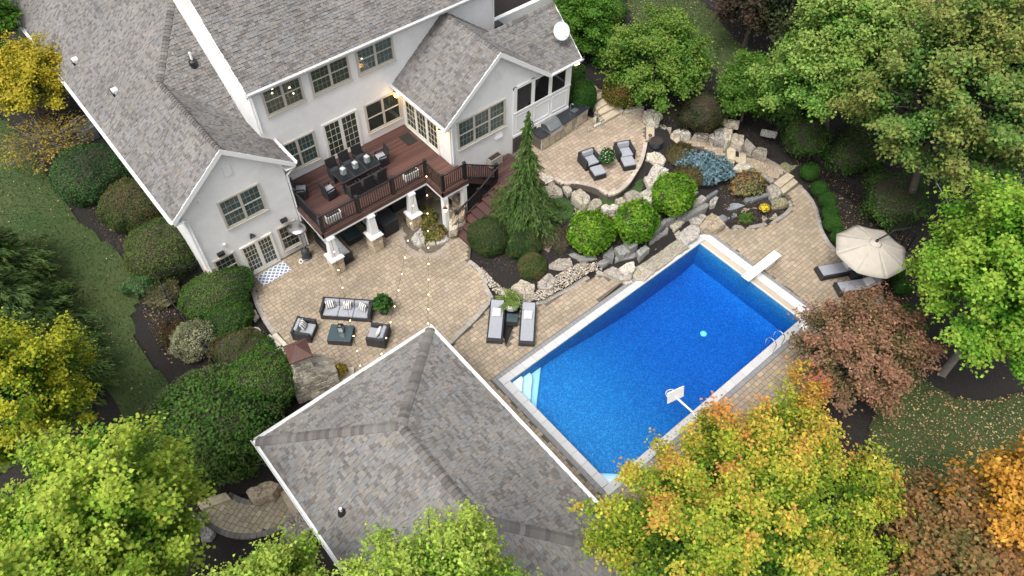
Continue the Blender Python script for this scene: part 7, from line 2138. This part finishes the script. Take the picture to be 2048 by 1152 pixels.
tree('reddish brown Japanese maple beside the pool corner', (22.5, 2.7, 0), (21.9, 3.25, 2.5), (2.9, 2.5, 1.8), JAP, .12, 85, 13, 27, 'japanese_maple', seed=12, trunk_r=.10, low=-.45, spread=.22)
MAP = [(0.050, 0.125, 0.014), (0.125, 0.220, 0.020), (0.260, 0.360, 0.034), (0.48, 0.45, 0.06), (0.58, 0.27, 0.07), (0.54, 0.13, 0.08)]
def autumn(p, f):
    g = .20 + .11 * (p[:, 0] - 11.8) / 5 + .16 * (p[:, 1] - 1.6) / 4 + .06 * (p[:, 2] - 5.5) / 4
    return g + (f - .5) * .60
tree('large maple turning yellow and orange in the right foreground', (11.5, 1.4, -.2), (11.4, 1.65, 4.1), (5.3, 3.5, 3.2), MAP, .12, 190, 23, 27, 'maple_tree', seed=13, trunk_r=.24, cf=autumn, pointy=.55, low=-.15, tipf=.95, spread=.15)
ORG = [(0.10, 0.12, 0.025), (0.26, 0.20, 0.03), (0.46, 0.22, 0.03), (0.55, 0.30, 0.05)]
tree('orange autumn tree at the lower right edge', (17.9, -3.6, 0), (17.9, -3.6, 5.2), (1.8, 1.7, 2.6), ORG, .14, 60, 12, 22, 'maple_tree', seed=14, trunk_r=.13)
BRW = [(0.085, 0.095, 0.03), (0.15, 0.14, 0.05), (0.21, 0.17, 0.06), (0.27, 0.15, 0.06)]
tree('dull yellow-brown tree in the lower right corner', (15.9, -3.2, -.1), (15.9, -3.2, 4.0), (2.4, 2.2, 2.2), BRW, .15, 100, 12, 22, 'shade_tree', seed=15, trunk_r=.15)
GUM = [(0.070, 0.170, 0.014), (0.130, 0.265, 0.022), (0.22, 0.36, 0.040), (0.36, 0.46, 0.08)]
tree('light green star-leaved tree at the bottom middle edge', (.2, 2.2, -.2), (2.1, 5.0, 7.4), (2.5, 2.4, 2.6), GUM, .11, 115, 14, 24, 'sweetgum_tree', seed=16, trunk_r=.18, pointy=.45, aspect=.6)
BEE = [(0.058, 0.155, 0.014), (0.112, 0.250, 0.020), (0.20, 0.35, 0.032), (0.36, 0.45, 0.06)]
tree('yellow-green broad-leaved tree in the lower left corner', (-3.6, 13.2, -.1), (-3.8, 13.3, 6.1), (2.9, 2.6, 3.4), BEE, .125, 105, 14, 26, 'beech_tree', seed=17, trunk_r=.18, bark='grey_bark', pointy=.7, aspect=.85, spread=.15)
tree('pale yellow-green tree along the bottom left edge', (-5.8, 11.2, -.2), (-5.4, 11.0, 6.8), (2.6, 2.6, 3.2), BEE, .12, 95, 14, 26, 'beech_tree', seed=18, trunk_r=.2, bark='grey_bark')
tree('low yellow-green tree at the bottom edge below the rounded court', (-2.3, 8.3, -.2), (-1.7, 8.4, 5.6), (2.3, 1.9, 2.2), GUM, .105, 100, 15, 28, 'locust_tree', seed=23, trunk_r=.15, pointy=.4)
YEL = [(0.045, 0.115, 0.012), (0.085, 0.190, 0.016), (0.18, 0.28, 0.022), (0.40, 0.40, 0.03)]
tree('yellowing locust tree at the left edge', (-4.6, 20.6, .1), (-4.6, 20.6, 4.9), (2.3, 2.3, 3.3), YEL, .11, 130, 13, 25, 'locust_tree', seed=19, trunk_r=.17)
tree('green tree at the top left corner', (1.6, 43.5, 3.0), (1.5, 43.2, 6.0), (1.7, 1.8, 2.2), VIB, .18, 60, 11, 22, 'garden_tree', seed=20)
tree('golden yellow shrub tree overhanging the left gutter', (1.3, 37.9, 2.5), (1.6, 38.1, 5.0), (2.0, 2.2, 1.6), [(0.09, 0.13, 0.012), (0.20, 0.21, 0.015), (0.36, 0.32, 0.02), (0.46, 0.38, 0.04)], .12, 80, 12, 24, 'serviceberry', seed=21, trunk_r=.08, low=-.2)
tree('half bare twiggy shrub below the golden tree', (.9, 35.8, 2.1), (.9, 35.6, 3.2), (2.1, 1.9, 1.2), [(0.10, 0.10, 0.03), (0.25, 0.20, 0.03), (0.34, 0.25, 0.03)], .10, 130, 3, 7, 'bare_shrub', seed=22, trunk_r=.05, low=-.2, bark='grey_bark')
SPR = [(0.024, 0.058, 0.016), (0.048, 0.098, 0.024), (0.100, 0.160, 0.042)]
conifer('tall dark spruce by the left lawn, farther back', (-3.5, 29.5, 1.0), 5.8, [(0, 2.2), (.2, 2.0), (.6, 1.1), (1, .06)], SPR, 'spruce_tree', 31, 38, .28, .24, 1.0, wid=.45)
conifer('tall dark spruce by the left lawn in the middle', (-3.7, 26.9, .6), 5.2, [(0, 2.2), (.2, 2.1), (.6, 1.15), (1, .06)], SPR, 'spruce_tree', 32, 38, .28, .24, 1.0, wid=.45)
conifer('dark spruce by the left lawn nearest the yellow tree', (-3.9, 24.3, .4), 4.8, [(0, 2.2), (.2, 2.1), (.6, 1.15), (1, .06)], SPR, 'spruce_tree', 33, 34, .28, .24, 1.0, wid=.45)

# --- plants in the pots
def frond_plant(label, loc, n, ln, pal, name, w_=.1, m_per=26, lift=1.0, cat='potted plant'):
    t = thing(name, label, cat, loc)
    P_, N_, A_, S_ = [], [], [], []
    mb = MB()
    for i in range(n):
        a = rng.uniform(0, 6.28); l_ = ln * rng.uniform(.6, 1.1); el = rng.uniform(.4, 1.4) * lift
        dr = np.array([math.cos(a), math.sin(a), 0])
        s = np.linspace(0, 1, 7)[:, None]
        pts = dr * l_ * s * math.cos(min(el, 1.45)) * 1.1 + np.array([0, 0, 1]) * l_ * (math.sin(min(el, 1.5)) * s - .45 * s ** 2.2)
        limbs(mb, [tuple(p) for p in pts[::2]], .008, .003, 4)
        u = np.linspace(.15, 1, m_per); p = np.stack([np.interp(u, s[:, 0], pts[:, q_]) for q_ in range(3)], 1)
        side = np.array([-dr[1], dr[0], 0])
        for sg in (-1, 1):
            A_.append(side * sg + dr * .6 + np.array([0, 0, -.2]) + rng.normal(0, .1, (m_per, 3))); P_.append(p + side * sg * w_ * .4); N_.append(np.array([0, 0, 1]) + rng.normal(0, .3, (m_per, 3)))
            S_.append(w_ * (1.15 - u * .6))
    P_, N_, A_, S_ = map(np.concatenate, (P_, N_, A_, S_))
    leaves('fronds', P_, N_, S_, pal_pick(pal, rng.random(len(P_))), 'leaf', t, aspect=.22, axis=A_, fold=.05)
    mb.build('stalks', 'bark', t)
    return t
frond_plant('feathery pale green palm growing in the white pot', (13.42, 15.35, .50), 34, .85, [(0.09, 0.17, 0.03), (0.17, 0.26, 0.05), (0.26, 0.34, 0.09)], 'potted_palm', .16)
def leafy(label, loc, r0, h, pal, leaf, n=420, name='potted_plant', aspect=.6):
    t = thing(name, label, 'potted plant', loc)
    d = unit(rng.normal(size=(n, 3)) * np.array([1, 1, .8])); d[:, 2] = np.abs(d[:, 2]) * .9 - .05
    p = d * rng.uniform(.35, 1, (n, 1)) ** .6 * np.array([r0, r0, h]) + np.array([0, 0, h * .25])
    leaves('foliage', p, d * .6 + np.array([0, 0, .6]) + rng.normal(0, .4, (n, 3)), leaf * rng.uniform(.6, 1.2, n), pal_pick(pal, rng.random(n)), 'leaf', t, aspect, axis=d + rng.normal(0, .4, (n, 3)))
    mb = MB()
    for k in range(7):
        q4 = d[k] * np.array([r0, r0, h]) * .7 + np.array([0, 0, h * .25])
        mb.tube((0, 0, -.06), tuple(q4), .014, .006, 5)
    mb.build('stems', 'bark', t)
    return t
leafy('lush dark green broad-leaved plant beside the three-seat sofa', (8.72, 18.75, .56), .42, .75, [(0.018, 0.06, 0.012), (0.035, 0.10, 0.018), (0.07, 0.16, 0.03)], .22, 420)
lp = leafy('white-flowering green plant between the terrace armchairs', (22.28, 18.35, 1.86), .40, .7, [(0.025, 0.075, 0.016), (0.045, 0.12, 0.024), (0.08, 0.17, 0.04)], .19, 420)
m_ = 60; dd = unit(rng.normal(size=(m_, 3))); dd[:, 2] = np.abs(dd[:, 2])
leaves('blossoms', dd * np.array([.42, .42, .75]) + np.array([0, 0, .18]), dd, np.full(m_, .06), np.full((m_, 3), .7), 'flower', lp)
yf = leafy('yellow chrysanthemums in the dark rock garden pot', (27.14, 11.65, 0.5), .27, .2, [(0.05, 0.11, 0.02), (0.09, 0.15, 0.03)], .07, 300)
m_ = 200; dd = unit(rng.normal(size=(m_, 3))); dd[:, 2] = np.abs(dd[:, 2])
leaves('blossoms', dd * np.array([.27, .27, .22]) + np.array([0, 0, .06]), dd, np.full(m_, .075), np.array([(0.72, 0.52, 0.03)]) * rng.uniform(.8, 1.1, (m_, 1)), 'flower', yf, .9)
leafy('yellow-green coleus plant beside the fireplace ledge', (5.41, 16.92, 0.72), .28, .5, [(0.10, 0.13, 0.02), (0.24, 0.22, 0.03), (0.20, 0.10, 0.03)], .13, 320)
sp = frond_plant('spiky yellow plant with pink flowers at the end of the seat slab', (3.56, 20.99, 0.58), 22, .6, [(0.20, 0.24, 0.04), (0.36, 0.36, 0.08)], 'potted_spike_plant', .05, 18, 1.1)
m_ = 110; dd = unit(rng.normal(size=(m_, 3))); dd[:, 2] = np.abs(dd[:, 2])
leaves('blossoms', dd * np.array([.26, .26, .16]), dd, np.full(m_, .075), np.array([(0.62, 0.16, 0.20), (0.60, 0.30, 0.28)])[rng.integers(0, 2, m_)], 'flower', sp, .9)

# ------------------------------------------------------------------ grass blades, fallen leaves, mulch chips
for k, pl in enumerate(LAWN_POLYS):
    n = (32000, 10000, 12000)[k]
    x, y = scatter(pl, n)
    n = len(x)
    z = terrain(x, y) + .03 * np.sin(x * 1.7 + .6 * np.sin(y)) * np.sin(y * 1.3) + .05
    h = rng.uniform(.04, .085, n)
    p = np.stack([x, y, z + h * .35], 1)
    stripe = .5 + .5 * np.sin((x * .8 + y * .6) * 1.1)
    f = .35 * stripe + .45 * (.5 + .5 * np.sin(x * .9 + 1.3 * np.sin(y * .5))) + rng.normal(0, .2, n)
    pal = [(0.022, 0.060, 0.009), (0.038, 0.088, 0.013), (0.064, 0.102, 0.020)] if k == 0 else [(0.030, 0.040, 0.012), (0.048, 0.050, 0.017), (0.078, 0.066, 0.028)]  # right-hand lawn's grass painted dark for the tree shade; magnolia lawn shares it
    ax = rng.normal(0, .6, (n, 3)) + np.array([0, 0, 1])
    o = leaves('grass', p, rng.normal(0, 1, (n, 3)) * np.array([1, 1, .3]), h * 1.4, pal_pick(pal, f), 'grass_blade', None, .28, ax, .02)
    stuff(o, ('short grass of the left lawn', 'short grass behind the magnolia', 'short grass under the right-hand trees')[k], 'grass')
def litter(label, poly, n, pal, s=(.05, .10), lift=.02, zf=None):
    x, y = scatter(poly, n)
    n = len(x)
    z = (terrain(x, y) if zf is None else np.full(n, zf)) + .03 * np.sin(x * 1.7 + .6 * np.sin(y)) * np.sin(y * 1.3) * (zf is None) + lift
    o = leaves('fallen_leaves', np.stack([x, y, z], 1), rng.normal(0, .35, (n, 3)) + np.array([0, 0, 1]), rng.uniform(*s, n), pal_pick(pal, rng.random(n)), 'litter', None, .8)
    stuff(o, label, 'fallen leaves')
FALL = [(0.16, 0.10, 0.04), (0.34, 0.24, 0.12), (0.42, 0.30, 0.14), (0.24, 0.09, 0.04), (0.40, 0.36, 0.22)]
litter('fallen leaves on the shaded lawn at the right', LAWN_POLYS[2], 2600, FALL, lift=.11)
litter('fallen leaves on the brownish lawn behind the magnolia', LAWN_POLYS[1], 500, FALL, lift=.11)
litter('sparse fallen leaves on the left lawn', LAWN_POLYS[0], 420, FALL, lift=.11)
litter('fallen leaves on the mulch along the right-hand fence', [(33.29, 15.27), (33.27, 12.56), (32.51, 10.12), (31.97, 6.8), (31.12, 4.9), (28.85, 2.79), (25.31, 1.45), (24.93, 2.45), (27.23, 4.13), (28.26, 7.26), (30.02, 10.25), (31.2, 12.7)], 1300, FALL)
litter('fallen leaves in the woodland at the top', [(38.38, 26.96), (35.7, 21.83), (35.81, 17.84), (33.78, 13.65), (45.02, 21.61)], 1200, FALL)
litter('fallen leaves in the mulch beside the left row of bushes', [(1.21, 40.73), (1.52, 37.85), (0.75, 33.68), (1.15, 29.08), (1.3, 26.6), (0.31, 25.93), (-0.01, 22.08), (1.2, 23.76), (2.38, 22.79), (3.4, 24.86), (1.82, 26.17), (1.92, 30.95), (2.73, 36.85)], 700, FALL)
litter('few fallen leaves on the rock garden mulch', [(26.61, 14.2), (27.74, 14.03), (27.26, 12.91), (28.4, 12.28), (28.94, 11.39), (28.54, 10.99), (26.81, 11.05), (25.42, 11.93), (25.2, 12.45)], 90, FALL, (.03, .06))
litter('mulch chips in the rock garden bed', [(26.66, 14.23), (27.79, 14.06), (27.31, 12.94), (28.45, 12.3), (28.99, 11.41), (28.59, 11.01), (26.86, 11.07), (25.46, 11.95), (25.24, 12.48)], 1500, [(0.03, 0.02, 0.016), (0.06, 0.045, 0.035), (0.09, 0.07, 0.055)], (.03, .07))
litter('mulch chips along the boxwood strip', [(31.64, 16.78), (31.68, 14.01), (30.97, 11.52), (28.92, 9.44), (28.17, 7.44), (28.21, 4.96), (29.7, 5.35), (31.03, 9.08), (32.28, 12.47), (32.27, 15.15)], 2200, [(0.03, 0.02, 0.016), (0.06, 0.045, 0.035), (0.09, 0.07, 0.055)], (.03, .08))

CHIPS = [(0.012, 0.009, 0.008), (0.05, 0.037, 0.029), (0.10, 0.08, 0.064)]
litter('mulch chips between the left row of bushes and the lawn', [(1.21, 40.73), (1.52, 37.85), (0.56, 33.84), (0.73, 28.63), (1.3, 26.6), (0.31, 25.93), (-0.01, 22.08), (1.04, 23.9), (2.26, 22.54), (3.57, 24.72), (1.82, 26.17), (1.92, 30.95), (2.73, 36.85)], 5200, CHIPS, (.04, .09))
litter('mulch chips below the clipped bushes and hydrangeas', [(13.74, 18.43), (13.6, 16.94), (14.26, 17.19), (14.96, 15.82), (16.88, 15.83), (17.99, 14.91), (19.71, 13.9), (22.49, 14.17), (23.27, 14.88), (20.7, 16.99), (18.66, 17.77), (15.69, 18.91)], 3600, CHIPS, (.03, .08))
litter('mulch chips behind the stone stairs', [(27.8, 24.83), (28.13, 21.53), (26.9, 19.98), (27.97, 16.95), (29.57, 14.85), (30.48, 13.59), (31.48, 14.34), (31.14, 16.79), (29.34, 19.97), (28.59, 23.57)], 3000, CHIPS, (.03, .08))
litter('few blown leaves on the tan patio', [(4.72, 23.01), (8.55, 21.38), (13.71, 20.39), (13.27, 17.47), (12.17, 16.09), (9.91, 16.87), (6.55, 18.25), (5, 19.89)], 60, FALL, (.04, .07), .012, .15)
litter('few blown leaves on the pool deck', [(26.06, 12.17), (28.05, 10.53), (28.37, 8.92), (27.03, 6.25), (24.4, 6.11), (25.09, 10.75)], 70, FALL, (.04, .07), .012, .0)
litter('few blown leaves on the pool house roof edge mulch', [(0.66, 12.5), (0.84, 11.37), (0.63, 10.34), (-0.75, 11.49), (-0.76, 12.95)], 120, FALL)
